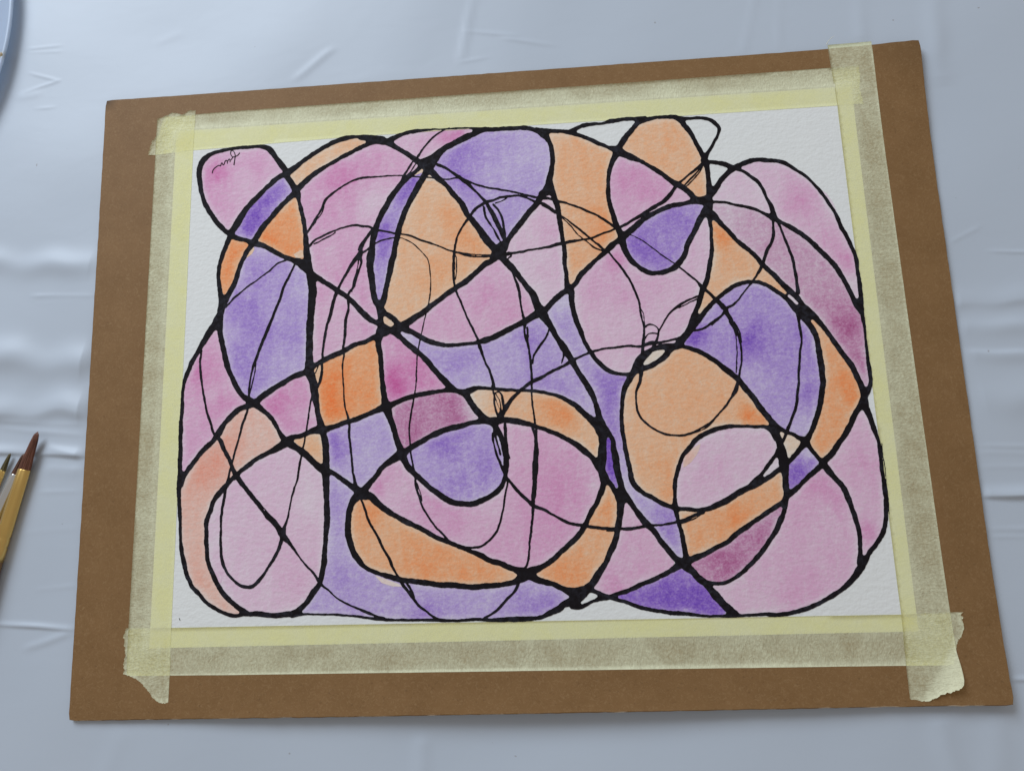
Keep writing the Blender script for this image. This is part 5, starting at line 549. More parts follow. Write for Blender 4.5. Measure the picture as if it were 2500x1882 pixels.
476,-1543 10,1 30,-12 34,-7 79,-30 70,-48 42,-10 63,-24 37,-21 50,-22 70,-48 37,-16 35,-19 23,-19 33,-16 147,-107 70,-72 29,-22 42,-48 78,-49 36,-26 23,-24 27,-37 34,-76 17,-26 20,-51 24,-43 24,-30 21,-47 8,-67 11,-37 3,-42 15,-50 -25,-95 -15,-36 -22,-37 -9,-37 -18,-40 -16,-49 -37,-77 -6,-21 -30,-44 -60,-64 -30,-44 -9,-28 -46,-88 -10,-33 -26,-40 -15,-32 -36,-36 -58,4 -41,10 -33,1 -57,18 -33,2 -41,14 -76,42 -25,9 -39,23 -115,57 -32,25 -66,31 -28,21 -40,38 -49,29 -70,31 -57,21 -46,23 -20,6 -19,20 0,20 6,21 -2,45 22,58 12,53 1,62 12,54 5,100 8,24 -4,30 1,21 6,29 4,54 16,50 12,104 3,59 -3,63 6,105 13,55 6,46 -4,34 4,29 -9,22 -3,21 -2,81 -7,56 2,140 6,47 -4,26
5403,-1789 19,-3 44,-29 -2,-16 -25,-58 -15,-24 -6,-4 -6,4 -20,51 -13,46 5,21 10,9
-4237,-1447 31,-6 53,-3 20,-8 13,-14 19,-61 5,-52 5,-14 25,-157 -3,-34 5,-39 -1,-56 6,-26 0,-35 4,-21 -5,-26 2,-52 -4,-12 -11,-14 -18,-6 -17,5 -77,53 -70,69 -41,47 -35,28 -27,37 -36,32 -36,24 -38,37 0,18 21,81 12,82 -1,26 11,44 60,30 31,11
5525,-1852 14,1 55,-15 66,-40 36,-42 57,-34 11,-13 3,-17 -11,-32 -11,-21 -23,-28 -14,-22 -36,-38 -17,-28 -42,-48 -45,-32 -33,-50 -9,-7 -12,-2 -11,4 -8,8 -8,17 -9,96 -7,46 -11,25 -11,46 -11,24 -7,35 23,32
-379,-1633 5,2 4,-2 35,-57 8,-48 20,-43 0,-19 14,-54 3,-68 18,-69 5,-55 15,-47 -5,-38 3,-26 -5,-38 -1,-29 3,-13 -4,-25 -4,-2 -19,20 -11,29 0,26 -56,108 -37,133 -21,56 -24,116 0,89 2,13 4,5 4,-4 38,-144 31,-86 3,-51 14,-81 10,-13 9,-4 13,2 11,13 3,17 -11,34 0,22 -8,34 -19,47 -24,82 -3,35 -20,77
-4477,-1511 7,-2 5,-8 -6,-73 -21,-91 -11,-34 -7,-9 -72,43 -41,31 -21,23 -28,17 -13,15 -2,26 14,18 13,6 44,6 58,2 39,11
1917,-1766 17,-3 8,-10 27,-73 -14,-168 9,-59 8,-22 -1,-92 20,-97 -8,-50 0,-37 19,-84 10,-76 26,-92 3,-37 19,-67 6,-42 -10,-19 -17,-11 -17,5 -11,11 -22,61 -23,27 -19,32 -35,40 -16,30 -12,46 -15,38 -30,59 -11,42 0,46 9,25 30,145 0,34 8,101 -4,46 4,38 -4,21 8,46 4,89 12,41 12,13
-6368,-1499 6,2 6,-2 22,-29 30,-61 43,-107 58,-85 9,-30 14,-27 38,-58 25,-27 9,-31 52,-123 -4,-21 -16,-39 -26,-154 -36,-119 -74,-62 -13,-19 -28,-26 -22,-34 -45,-37 -58,-79 -43,-88 -26,-38 -30,-135 -19,-54 -39,-92 -17,-55 -12,-21 -7,-21 -2,-50 -6,-21 7,-51 16,-64 -7,-46 7,-21 0,-38 5,-29 -4,-21 0,-50 -5,-17 3,-67 9,-42 12,-30 0,-20 10,-55 -5,-33 7,-34 9,-124 25,-55 2,-17 44,-125 23,-33 11,-36 29,-48 16,-50 30,-66 29,-39 22,-44 27,-34 16,-37 13,-21 16,-17 24,-41 33,-38 16,-24 63,-67 76,-69 25,-15 60,-50 34,-23 23,-28 101,-72 5,-14 -4,-15 -12,-11 -17,-4 -69,-1 -65,18 -70,13 -52,23 -48,14 -114,57 -60,43 -78,38 -37,26 -34,18 -49,44 -44,47 -18,29 -66,71 -35,50 -56,38 -42,38 -42,63 -17,58 -27,38 -42,76 -12,53 -27,54 0,29 -4,13 -1,21 -11,29 -1,29 -29,96 -44,114 0,16 -5,17 -2,59 -12,46 -14,34 -2,21 -17,59 -4,93 -12,114 1,75 -8,47 3,38 -7,26 1,118 -9,43 4,21 -9,43 2,13 -2,42 -16,69 -6,128 -8,26 7,43 -4,13 -5,107 7,39 34,37 40,158 14,34 77,127 40,38 53,80 83,102 35,61 47,44 26,34 56,55 18,10 30,31 65,53 13,18 45,43
-4831,-1706 24,-6 27,-19 134,-62 63,-53 22,-28 18,-13 4,-8 1,-26 -39,-141 -1,-56 -7,-17 -5,-72 -9,-34 0,-39 -9,-38 1,-26 -8,-51 -13,-55 -22,-63 -32,-54 -4,-47 -36,-113 -18,-127 -9,-29 -38,-222 -18,-75 -19,-54 -28,-62 -37,-70 -12,-11 -15,12 -21,32 -30,32 -35,51 -40,48 -114,100 -52,53 -51,60 -51,53 -76,100 -88,87 -32,48 -15,13 -48,66 -55,53 -35,53 -48,51 -31,50 -25,28 -47,69 -27,48 17,34 33,32 122,74 22,21 43,21 43,36 12,21 40,34 44,22 30,22 66,22 162,80 88,22 62,21 61,31 40,14 26,17
5861,-2123 20,0 12,-9 53,-85 41,-55 20,-22 78,-125 3,-13 -3,-12 -12,-22 -57,-46 -36,-38 -48,-32 -27,-26 -42,-26 -35,-30 -64,-69 -56,-41 -30,-40 -35,-36 -37,-16 -90,-66 -25,-9 -16,2 -12,10 -6,21 8,48 -6,37 0,41 7,28 -2,53 14,45 1,53 9,33 10,81 -2,13 5,14 32,38 59,47 57,56 23,28 36,27 67,76 70,59
-2221,-1918 8,3 4,-7 1,-17 9,-39 4,-47 12,-48 5,-34 13,-43 2,-47 -5,-7 -14,12 -34,44 -21,43 -34,108 5,26 27,27
-4499,-1922 10,2 35,-30 23,-14 45,-50 44,-38 23,-29 25,-17 36,-36 46,-53 61,-53 28,-21 26,-14 9,-15 17,-43 14,-107 0,-85 16,-60 -5,-47 12,-51 1,-99 10,-36 7,-51 -9,-105 6,-105 -3,-55 9,-55 2,-71 -8,-45 -1,-63 -4,-12 5,-59 -7,-112 6,-29 -6,-29 1,-116 -13,-78 -8,-82 1,-41 -11,-33 4,-45 -6,-29 -1,-24 -5,-17 0,-73 -27,-143 -5,-12 -12,-77 -6,-20 -4,-3 -6,3 -96,129 -104,89 -39,46 -39,35 -96,113 -83,126 -19,37 -76,102 -11,25 -34,47 -19,38 -24,25 -24,41 -24,27 -5,13 1,142 27,83 14,66 21,54 5,59 -1,38 7,37 14,34 1,33 6,17 3,42 16,80 2,29 11,38 41,109 16,93 58,143 16,89 0,43 7,30 -1,25 10,30 7,64 14,60 1,43
5268,-2307 12,-3 10,-10 11,-46 -7,-58 1,-20 8,-25 -6,-16 -19,-17 -92,-58 -29,-26 -60,-43 -55,-22 -35,-25 -12,-3 -12,4 -9,12 -1,17 42,56 60,59 58,76 43,40 29,48 37,44 14,13
7336,-2396 5,3 4,-4 2,-16 -5,-8 -8,16
-2431,-2076 9,0 12,-5 14,-14 19,-35 19,-22 32,-69 33,-52 46,-51 26,-15 21,-22 24,-18 54,-61 7,-26 -4,-38 2,-88 20,-89 19,-52 4,-25 35,-81 39,-152 11,-17 23,-63 25,-51 44,-63 109,-178 17,-17 47,-62 21,-35 36,-42 43,-31 25,-32 60,-60 26,-34 1,-6 -4,-5 -58,21 -97,43 -164,106 -114,64 -33,24 -64,30 -51,15 -50,30 -39,29 -59,26 -42,25 -22,9 -21,17 -43,15 -55,29 -66,42 -40,18 -120,98 -30,12 -34,34 -39,26 -26,26 -17,12 -70,75 -33,46 -30,28 -22,28 -82,52 -29,8 -11,13 -3,13 3,13 37,45 46,77 40,34 85,107 16,12 38,54 23,46 27,27 39,35 35,25 39,19 30,11 57,35 30,9
7343,-2446 4,4 5,-8 -2,-65 7,-82 -5,-89 2,-21 -3,-24 -7,-9 -4,9 1,17 -8,57 3,20 -3,33 6,61 -1,53
6142,-2561 13,-4 8,-9 24,-46 37,-54 18,-13 29,-35 27,-24 19,-31 20,-20 13,-20 61,-72 9,-16 24,-29 15,-29 13,-43 27,-55 19,-102 48,-118 30,-133 23,-85 6,-56 21,-92 8,-17 8,-36 9,-67 -1,-20 8,-32 -2,-28 4,-79 -4,-63 -10,-67 6,-39 -12,-51 1,-39 -16,-74 -18,-51 -2,-23 -6,-16 -8,-46 -3,-28 7,-23 -2,-16 -8,-15 -27,-27 -14,-19 -48,-84 -40,-42 -16,-23 -28,-30 -45,-38 -14,-18 -39,-30 -13,-20 -40,-30 -37,-33 -42,-29 -46,-24 -53,-21 -54,-34 -37,-20 -59,-40 -49,-19 -59,-41 -28,-7 -49,-23 -80,-21 -37,-17 -21,-14 -32,-9 -20,-9 -100,-22 -117,-39 -51,-3 -61,-19 -55,-10 -79,-1 -123,-18 -155,19 -20,-4 -58,2 -21,-5 -54,1 -52,-10 -47,1 -17,-4 -27,1 -12,-3 -86,2 -119,-8 -39,9 -25,24 -16,23 -20,19 -19,10 -27,27 -20,27 -19,14 -27,30 -69,52 -43,56 -10,23 -38,44 -26,44 -33,39 -37,31 -44,46 -6,15 5,12 12,10 12,4 79,-8 28,5 76,1 36,8 95,35 95,52 91,43 62,50 92,57 34,42 47,41 45,31 41,37 29,32 70,57 20,27 85,89 60,73 23,35 36,43 20,31 55,74 29,27 22,33 31,29 31,41 14,26 15,19 44,99 42,58 37,79 9,44 34,67 3,25 32,87 21,96 19,50 29,26 27,16 56,42 22,21 32,17 34,38 25,17 68,75 114,92 57,52 38,20 17,15 36,24 52,44 47,29 31,28
-6031,-2173 10,0 9,-13 22,-70 -51,-53 -8,-3 -5,7 1,21 9,86 6,17
5296,-2605 21,0 14,-13 14,-82 -8,-110 -10,-73 11,-82 6,-21 -14,-80 -34,-68 -13,-16 -44,-32 -64,-33 -78,-46 -20,-16 -114,-62 -68,-45 -72,-58 -30,-11 -51,-26 -47,-37 -21,-7 -38,-26 -72,-40 -17,-13 -38,-18 -68,-43 -17,-6 -85,-62 -34,-18 -25,-18 -66,-60 -22,-26 -56,-46 -66,-28 -63,-32 -29,-8 -58,-24 -41,-19 -60,-36 -62,-26 -42,-26 -55,-21 -49,-14 -73,-11 -62,-20 -37,-19 -25,-6 -16,1 -7,7 -19,47 -19,172 -14,52 -6,121 -18,56 -1,37 -5,24 -28,65 3,49 89,22 79,31 75,22 46,20 51,35 34,18 22,18 62,17 18,18 8,22 6,4 49,4 57,11 34,14 62,15 46,23 25,7 59,25 104,34 63,36 15,13 67,39 29,14 56,45 97,38 51,33 42,18 30,17 116,33 140,70 68,44 36,15 49,31 77,41 47,31 48,42
-3882,-2327 22,-4 52,-25 66,-63 53,-28 37,-37 123,-89 31,-35 32,-23 59,-52 11,-13 7,-17 -8,-25 -42,-50 -32,-57 -17,-54 -19,-42 -6,-33 -21,-54 -16,-58 -16,-209 -6,-16 -3,-42 1,-79 -6,-20 6,-63 0,-58 10,-37 15,-38 35,-129 98,-237 76,-84 25,-37 30,-30 14,-21 54,-41 68,-42 43,-32 68,-26 97,-48 43,-9 42,-14 34,-16 29,-8 72,-38 38,-4 38,-11 42,-15 38,-19 46,-7 42,-17 42,-11 46,-82 95,-107 71,-102 51,-57 30,-45 23,-24 46,-61 70,-54 45,-29 37,-19 33,-26 18,-20 40,-35 32,-18 21,-22 13,-7 2,-4 -2,-2 -63,-1 -66,4 -21,-4 -66,2 -21,-3 -79,6 -75,-4 -37,6 -63,-7 -142,17 -54,-9 -54,1 -21,-3 -75,15 -34,0 -25,6 -37,0 -25,5 -25,19 -67,16 -55,8 -84,34 -100,53 -49,15 -36,18 -156,54 -29,15 -97,31 -81,47 -63,24 -39,26 -68,33 -51,32 -81,66 -26,36 -50,43 -15,20 -90,63 -46,51 -3,8 30,97 5,36 8,24 9,49 0,24 8,45 18,69 12,33 9,57 -2,41 -8,29 2,45 -5,29 5,16 3,29 -1,111 13,103 6,16 -8,92 15,57 7,67 14,53 6,104 -3,30 9,33 -2,33 -10,34 5,29 -2,97 -13,76 -1,88 -7,22 -3,50 4,21 -1,51 5,21 -3,21 4,17 -6,81 6,97 0,30 -6,30 1,68 7,21
7345,-2743 3,3 6,-11 -2,-21 4,-16 -5,-12 -6,-3 -6,8 3,20 -4,12
-2074,-2488 9,-1 36,-29 60,-58 34,-26 34,-38 29,-23 77,-75 67,-41 21,-21 38,-28 89,-75 39,-23 41,-32 29,-12 68,-45 143,-40 59,-4 26,-8 93,-1 55,-11 50,-3 13,-4 38,4 26,8 21,-1 59,11 47,28 60,15 60,33 94,40 137,82 26,11 37,30 49,61 26,24 18,25 20,41 10,37 24,50 5,3 4,-2 4,-27 -6,-17 -1,-33 -19,-70 -14,-33 -1,-21 -27,-107 -2,-25 -10,-41 -18,-157 -23,-78 -14,-32 -5,-37 -28,-98 -2,-17 -14,-40 -25,-49 -19,-69 -22,-36 -62,-80 -58,-64 -52,-47 -36,-20 -68,-54 -47,-19 -33,-8 -97,-6 -38,-8 -138,14 -25,11 -46,11 -37,18 -54,15 -54,32 -55,17 -41,23 -34,26 -20,29 -118,132 -15,10 -21,24 -40,26 -27,38 -29,30 -18,33 -53,69 -48,75 -107,178 -31,67 -15,51 -1,13 11,8 4,12 -14,97 -43,135 -12,26 -3,30 -26,68 -19,22 -8,42
-5933,-2357 14,1 19,-19 69,-100 45,-37 47,-49 18,-30 36,-40 22,-35 34,-35 45,-61 48,-48 43,-57 41,-39 31,-48 100,-117 13,-26 22,-26 15,-34 10,-13 25,-26 51,-39 42,-39 97,-108 43,-77 21,-55 33,-45 6,-14 2,-42 -4,-20 -15,-33 -10,-58 -40,-115 -41,-69 -54,-106 -62,-89 -21,-44 -26,-33 -37,-67 -53,-65 -102,-103 -21,-30 -50,-43 -34,-17 -43,-6 -26,-10 -135,26 -26,10 -31,17 -93,67 -126,128 -21,25 -25,42 -7,20 -41,80 -18,67 -30,83 -19,88 -6,125 -6,17 -5,54 0,46 -7,21 -6,75 7,55 -2,33 3,17 -10,84 -2,105 5,47 -4,42 3,38 8,25 6,46 -1,98 21,71 13,93 -1,17 15,51 4,85 5,13 0,34 7,38 10,20 21,24 17,32 47,52 18,27 16,14
-163,-2618 6,3 4,-2 17,-17 68,-105 41,-55 45,-43 58,-69 134,-124 48,-64 31,-26 5,-8 -8,-58 -1,-74 5,-24 -6,-21 -2,-49 -21,-81 1,-45 -17,-53 4,-25 -6,-36 0,-21 -6,-32 -9,-28 -6,-49 -6,-16 1,-33 -14,-48 -2,-61 4,-16 0,-29 -17,-84 -3,-65 -15,-60 -5,-44 -28,-83 -20,-32 -21,-16 -74,2 -54,7 -37,7 -65,21 -33,17 -65,21 -53,38 -54,15 -41,20 -61,19 -87,14 -58,23 -46,26 -77,62 -153,60 -83,19 -19,15 7,6 63,0 29,4 37,-4 34,7 51,19 84,45 52,46 47,30 64,68 56,65 31,41 28,68 31,89 14,28 21,74 19,102 26,74 6,45 9,28 5,50 7,16 4,62 6,17 0,21 10,28 5,46 24,103 24,79
1838,-2738 18,2 22,-16 44,-76 15,-42 46,-83 6,-46 31,-91 -6,-119 2,-33 -13,-57 6,-61 -11,-36 -7,-37 -30,-94 -4,-39 -11,-10 -54,-4 -61,8 -20,6 -119,3 -69,18 -70,6 -78,15 -32,3 -10,8 -1,8 19,49 6,28 89,136 36,73 45,55 44,69 55,130 39,44 43,110 7,41 11,20
-2039,-2683 4,3 5,-3 12,-26 15,-56 9,-17 4,-25 -3,-5 -14,22 -23,52 -8,25
-6191,-2626 7,3 7,-8 -2,-43 -6,-47 -13,-55 0,-25 -12,-76 -7,-21 -7,-76 1,-60 -16,-75 5,-119 6,-21 -4,-59 10,-42 0,-34 -9,-37 2,-51 -4,-16 8,-34 -4,-17 -1,-71 5,-92 9,-33 2,-108 5,-26 1,-49 38,-167 34,-67 35,-46 17,-37 43,-68 74,-76 82,-72 27,-34 85,-54 43,-23 44,-14 52,-9 48,-2 17,-5 30,-1 30,5 34,11 72,55 25,26 34,25 42,58 38,44 40,61 18,36 25,32 22,49 43,48 37,58 17,16 32,47 11,29 28,40 30,69 50,94 4,37 29,66 5,29 5,6 8,1 34,-25 39,-22 25,-30 48,-43 25,-38 44,-42 44,-64 33,-38 23,-21 47,-71 48,-51 47,-63 59,-63 47,-38 68,-79 52,-79 16,-37 26,-41 -1,-8 -31,-47 -36,-33 -18,-24 -28,-19 -25,-32 -52,-94 -18,-21 -19,-40 -52,-72 -28,-17 -42,-36 -54,-37 -23,-23 -23,-14 -106,-37 -34,4 -13,-3 -26,1 -101,-17 -64,-4 -26,-7 -13,3 -29,-4 -112,4 -34,9 -64,7 -78,20 -64,2 -17,5 -61,1 -55,-11 -47,-3 -13,4 -55,33 -31,25 -76,39 -57,35 -18,18 -44,28 -49,43 -26,15 -27,24 -18,26 -19,19 -39,30 -81,86 -29,34 -26,50 -40,50 -18,33 -19,25 -24,59 -57,108 -8,21 -28,42 -22,46 -27,42 -23,79 -15,29 -2,21 -13,55 -7,104 -6,29 4,21 -11,50 0,54 -8,21 -1,59 -7,29 7,59 -4,29 0,63 -10,38 -5,68 6,25 -1,38 12,38 4,38 19,54 7,42 27,38 17,37 10,76 28,93 27,45 28,38 43,37 20,20 25,38
-3090,-2862 19,-6 21,-13 27,-34 55,-55 82,-59 82,-74 55,-30 65,-50 42,-25 56,-21 34,-25 55,-22 47,-39 22,-11 29,-24 47,-23 55,-34 64,-23 42,-10 94,-50 54,-21 93,-56 34,-12 85,-63 58,-25 42,-28 79,-40 127,-47 49,-23 42,-11 96,-45 67,-21 22,-18 32,-18 54,-11 50,-25 37,-12 46,-27 104,-42 119,-68 70,-33 17,-15 61,-38 70,-25 25,-15 45,-17 70,-15 21,-1 29,-9 31,-15 42,-26 115,-54 86,-25 32,-28 39,-28 5,-16 -3,-12 -27,-35 -35,-25 -33,-19 -75,-13 -41,-3 -42,-12 -29,-3 -29,-11 -33,-1 -25,5 -21,-4 -33,2 -58,-3 -41,-6 -91,6 -50,-2 -17,-6 -25,2 -41,-10 -121,0 -29,-8 -17,5 -83,2 -70,18 -71,2 -70,20 -33,6 -29,0 -25,5 -142,7 -54,-7 -29,7 -46,-2 -34,7 -33,0 -54,17 -55,6 -125,29 -46,-3 -33,9 -30,2 -33,7 -51,0 -63,18 -54,2 -30,-3 -46,12 -67,7 -59,19 -17,17 -47,63 -50,103 -20,29 -22,90 -39,82 -122,184 -27,62 -24,42 -20,67 -119,204 -27,35 -18,47 -26,30 -28,54 -20,55 -17,26 -27,71 -6,46 -13,43 -30,72 -29,80 -30,56 2,8 5,4 31,-7 38,-2
-3268,-2861 7,1 5,-5 41,-90 7,-29 9,-17 11,-47 28,-63 33,-131 36,-80 50,-97 34,-47 89,-151 38,-80 18,-50 21,-33 8,-25 26,-50 68,-113 18,-37 17,-17 44,-91 22,-70 16,-37 30,-45 15,-33 19,-25 38,-62 3,-12 -6,-6 -25,5 -50,22 -38,10 -26,2 -59,21 -101,10 -85,44 -30,7 -42,20 -55,19 -55,33 -47,34 -30,29 -45,78 -68,92 -16,29 -24,26 -29,50 -18,62 -14,29 -8,58 -20,46 -14,54 -8,21 1,33 -14,59 1,37 -8,29 7,41 -4,105 10,49 -3,25 8,25 -5,63 36,87 4,42 6,16 30,50 27,29 26,16
2202,-3105 14,2 12,-6 57,-74 14,-27 45,-63 16,-29 28,-66 14,-17 22,-37 25,-29 22,-44 36,-51 -2,-8 -67,-16 -41,-2 -34,-9 -28,2 -29,-6 -110,2 -58,-7 -49,8 -2,8 11,32 9,85 16,57 2,24 23,69 9,89 22,90 7,13
5243,-3286 14,3 13,-4 11,-12 4,-17 -6,-32 -16,-31 -12,-36 -16,-24 -33,-35 -23,-35 -37,-87 -49,-103 -41,-59 -21,-39 -20,-19 -23,-39 -47,-47 -61,-91 -79,-87 -27,-34 -10,-17 -47,-46 -53,-42 -48,-66 -106,-91 -23,-15 -66,-69 -34,-30 -38,-28 -30,-13 -86,-66 -94,-49 -74,-30 -77,-17 -72,-3 -52,3 -23,5 -40,3 -86,24 -19,8 -19,19 -49,37 -15,17 -38,23 -30,37 -35,57 -26,23 -21,29 -39,41 -5,16 4,16 13,11 46,27 17,8 41,11 96,48 70,24 26,18 108,51 55,34 25,11 42,24 116,46 92,43 54,34 91,75 30,19 49,45 45,28 29,14 39,27 70,30 56,44 35,32 69,51 58,24 30,18 26,22 50,26 32,24 74,38 35,32 59,26 27,18 32,13
357,-3159 5,1 29,-11 37,-7 33,-13 38,-9 61,-30 114,-70 32,-13 57,-31 117,-81 93,-52 61,-24 50,-12 24,-10 25,-6 24,0 21,-8 24,-5 58,-7 7,-10 -31,-61 -34,-30 -62,-73 -48,-46 -34,-24 -66,-57 -45,-40 -26,-30 -72,-47 -69,-65 -30,-22 -28,-31 -49,-43 -61,-34 -33,-34 -29,-10 -34,-27 -105,-45 -20,0 -55,-17 -20,0 -92,-16 -67,-26 -4,3 -1,8 29,47 17,72 15,36 7,28 0,28 5,20 3,89 15,60 2,49 -4,24 0,29 11,24 4,40 24,77 -1,40 16,37 -2,40 9,90 11,32 0,25 16,90 3,45 7,20 0,45 12,45 1,25
-5308,-2983 4,3 7,-3 17,-18 9,-17 -6,0 -13,11
3336,-3301 21,-2 21,3 32,-9 32,-3 12,-5 24,0 80,-15 49,-1 4,-5 -5,-5 -54,-16 -71,-33 -67,-23 -59,-31 -91,-21 -8,7 -4,12 -1,65 -8,40 1,13 6,12 13,12 17,5
3596,-3415 7,0 2,-4 -2,-4 -24,-13 -21,-5 -42,-19 -33,-8 -10,1 53,27
3178,-3543 11,-5 8,-48 22,-57 5,-49 12,-56 -2,-40 9,-53 0,-60 9,-44 -2,-28 9,-52 5,-100 6,-32 -9,-36 -10,-10 -8,-3 -20,3 -51,25 -19,15 -32,38 -35,49 -26,28 -20,33 -20,20 -37,52 -42,47 -18,28 -23,24 -15,24 -26,29 -16,42 -35,66 -40,61 -35,34 4,8 6,3 37,-1 41,8 16,-6 48,-2 50,14 98,3 74,15 50,5
1394,-3577 13,2 65,-19 61,-7 37,-1 49,-13 25,1 56,-15 79,-1 7,-3 -8,-8 -2,-8 9,-9 45,-5 99,-1 6,-2 3,-9 -4,-24 -21,-64 -37,-95 -17,-36 -15,-20 -11,-28 -29,-46 -12,-33 -22,-39 -15,-48 -18,-32 -7,-24 -37,-83 -41,-42 -21,-31 -35,-32 -26,-39 -54,-54 -51,-74 -16,-32 -30,-35 -14,-27 -22,-21 -83,-48 -22,-19 -58,-9 -53,-15 -66,-9 -73,3 -12,4 -66,4 -108,37 -88,50 -52,23 -65,18 -61,26 -65,15 -36,17 -24,5 -33,12 -28,14 -24,17 -20,26 -1,13 6,13 72,35 42,32 93,47 21,16 29,10 43,33 54,32 22,22 27,18 41,34 82,89 34,16 34,24 62,51 13,16 40,35 73,50 113,106 33,44 49,52 45,74
2542,-3612 24,1 12,-6 27,-18 56,-49 37,-54 32,-37 17,-33 26,-37 10,-36 23,-37 64,-83 28,-28 46,-73 67,-86 20,-32 68,-74 5,-16 -6,-13 -51,-48 -24,-12 -44,-40 -25,-15 -63,-27 -21,-15 -95,-38 -25,-16 -46,-17 -21,-13 -57,-19 -47,-21 -57,-21 -16,-2 -46,-20 -111,-32 -96,-52 -62,-23 -33,-19 -164,-43 -62,-21 -25,-4 -103,-39 -33,-8 -79,23 -51,21 -44,27 -72,27 -39,24 -8,13 3,19 78,89 117,188 69,101 38,71 38,55 21,59 46,87 27,31 17,32 21,27 13,28 10,40 25,64 24,52 26,136 14,28 8,5 17,1 40,-10 73,-7 25,0 17,4 24,-2 136,24 25,0 83,17
3213,-4424 7,2 16,-6 22,-25 35,-21 19,-16 35,-17 45,-28 23,-24 25,-46 22,-23 44,-55 49,-40 46,-26 19,-16 26,-36 17,-17 62,-91 29,-59 36,-57 24,-18 71,-72 19,-29 55,-62 23,-31 29,-24 9,-16 2,-12 -4,-11 -13,-12 -56,-10 -178,7 -40,-8 -24,0 -50,10 -40,1 -19,5 -67,5 -43,12 -51,7 -27,9 -24,0 -39,11 -24,2 -11,4 -68,4 -31,8 -28,0 -78,19 -20,1 -32,-7 -16,4 -52,0 -27,10 -44,-2 -39,9 -31,10 -20,1 -28,8 -64,1 -55,11 -43,13 -32,-1 -47,17 -36,6 -39,12 -36,1 -31,17 -48,9 -78,34 -48,13 -117,51 -48,18 -95,19 -28,11 -12,14 0,23 15,14 90,20 53,3 16,4 79,42 49,12 78,26 42,23 25,10 46,28 25,7 29,14 82,18 78,25 111,48 34,26 41,11 108,39 50,36 38,17 45,10 38,23
167,-4565 11,4 25,-5 44,-18 36,-21 102,-39 45,-5 28,-8 16,0 37,-18 36,-9 86,-9 20,-7 108,-65 40,-13 40,-23 116,-81 14,-13 3,-12 -4,-15 -9,-11 -95,-45 -50,-29 -38,-28 -24,-28 -23,-14 -71,-33 -47,-28 -40,-12 -34,-18 -95,-62 -25,-12 -49,-4 -46,-18 -40,3 -21,-6 -32,6 -37,1 -12,-3 -111,0 -44,4 -17,-3 -98,7 -57,-9 -103,2 -57,-4 -17,-5 -127,-2 -53,-6 -41,1 -29,-8 -66,2 -22,7 -2,4 4,6 167,89 67,52 55,53 127,137 38,31 122,116 25,31 25,47 23,47 10,36 6,7 71,18
-2342,-4559 8,3 9,-2 14,-14 31,-53 40,-53 8,-17 -2,-6 -9,-1 -49,65 -21,21 -30,45 -2,8
-2253,-4565 20,0 146,-28 34,2 25,-10 46,-7 46,-13 33,0 17,-4 34,3 33,-4 79,-24 29,0 125,-24 50,-1 21,-3 38,6 29,-1 62,-10 71,3 70,-19 50,-2 104,-12 21,3 53,-9 25,-9 50,-3 99,3 108,17 66,-6 75,10 79,0 58,9 45,-1 50,14 33,-1 42,10 29,0 62,7 66,15 54,3 7,-3 -60,-108 -35,-44 -70,-55 -31,-19 -72,-83 -18,-14 -19,-23 -31,-25 -13,-17 -72,-72 -45,-28 -57,-42 -52,-29 -25,-8 -67,-30 -21,-23 -29,0 -16,7 -169,3 -87,-12 -33,3 -41,-9 -58,4 -37,-9 -66,-3 -21,6 -49,3 -25,-4 -45,6 -58,1 -46,9 -91,10 -65,25 -34,22 -24,8 -42,28 -41,32 -14,17 -60,45 -12,14 -79,51 -56,58 -19,24 -11,20 -41,54 1,31 -31,97 -38,66 -21,48 -15,21 -27,25
-4062,-4583 6,3 8,-3 54,-38 24,-13 68,-46 46,-46 105,-92 81,-57 136,-74 169,-74 42,-24 51,-14 46,-30 55,-26 25,-6 38,-19 63,-24 50,-12 32,-18 0,-8 -11,-3 -21,4 -54,2 -84,15 -25,0 -46,14 -80,12 -42,2 -59,9 -30,-3 -55,2 -63,12 -34,0 -148,24 -156,0 -42,-3 -21,5 -43,2 -55,-4 -80,9 -30,-3 -55,2 -26,6 -46,-1 -60,10 -80,-3 -18,6 -14,14 -2,12 3,13 60,58 28,33 57,53 93,127 12,22 39,45 25,40 17,16
1397,-4842 16,2 24,-5 52,-18 26,-14 21,-20 2,-12 -6,-15 -56,-40 -74,-23 -77,-38 -56,-14 -33,-15 -8,-1 -16,7 -11,18 6,19 45,34 51,49 22,13 17,27 34,35 8,7
-7014,-5127 -6,-8 20,-45 7,-4 2,8 -12,37
"""
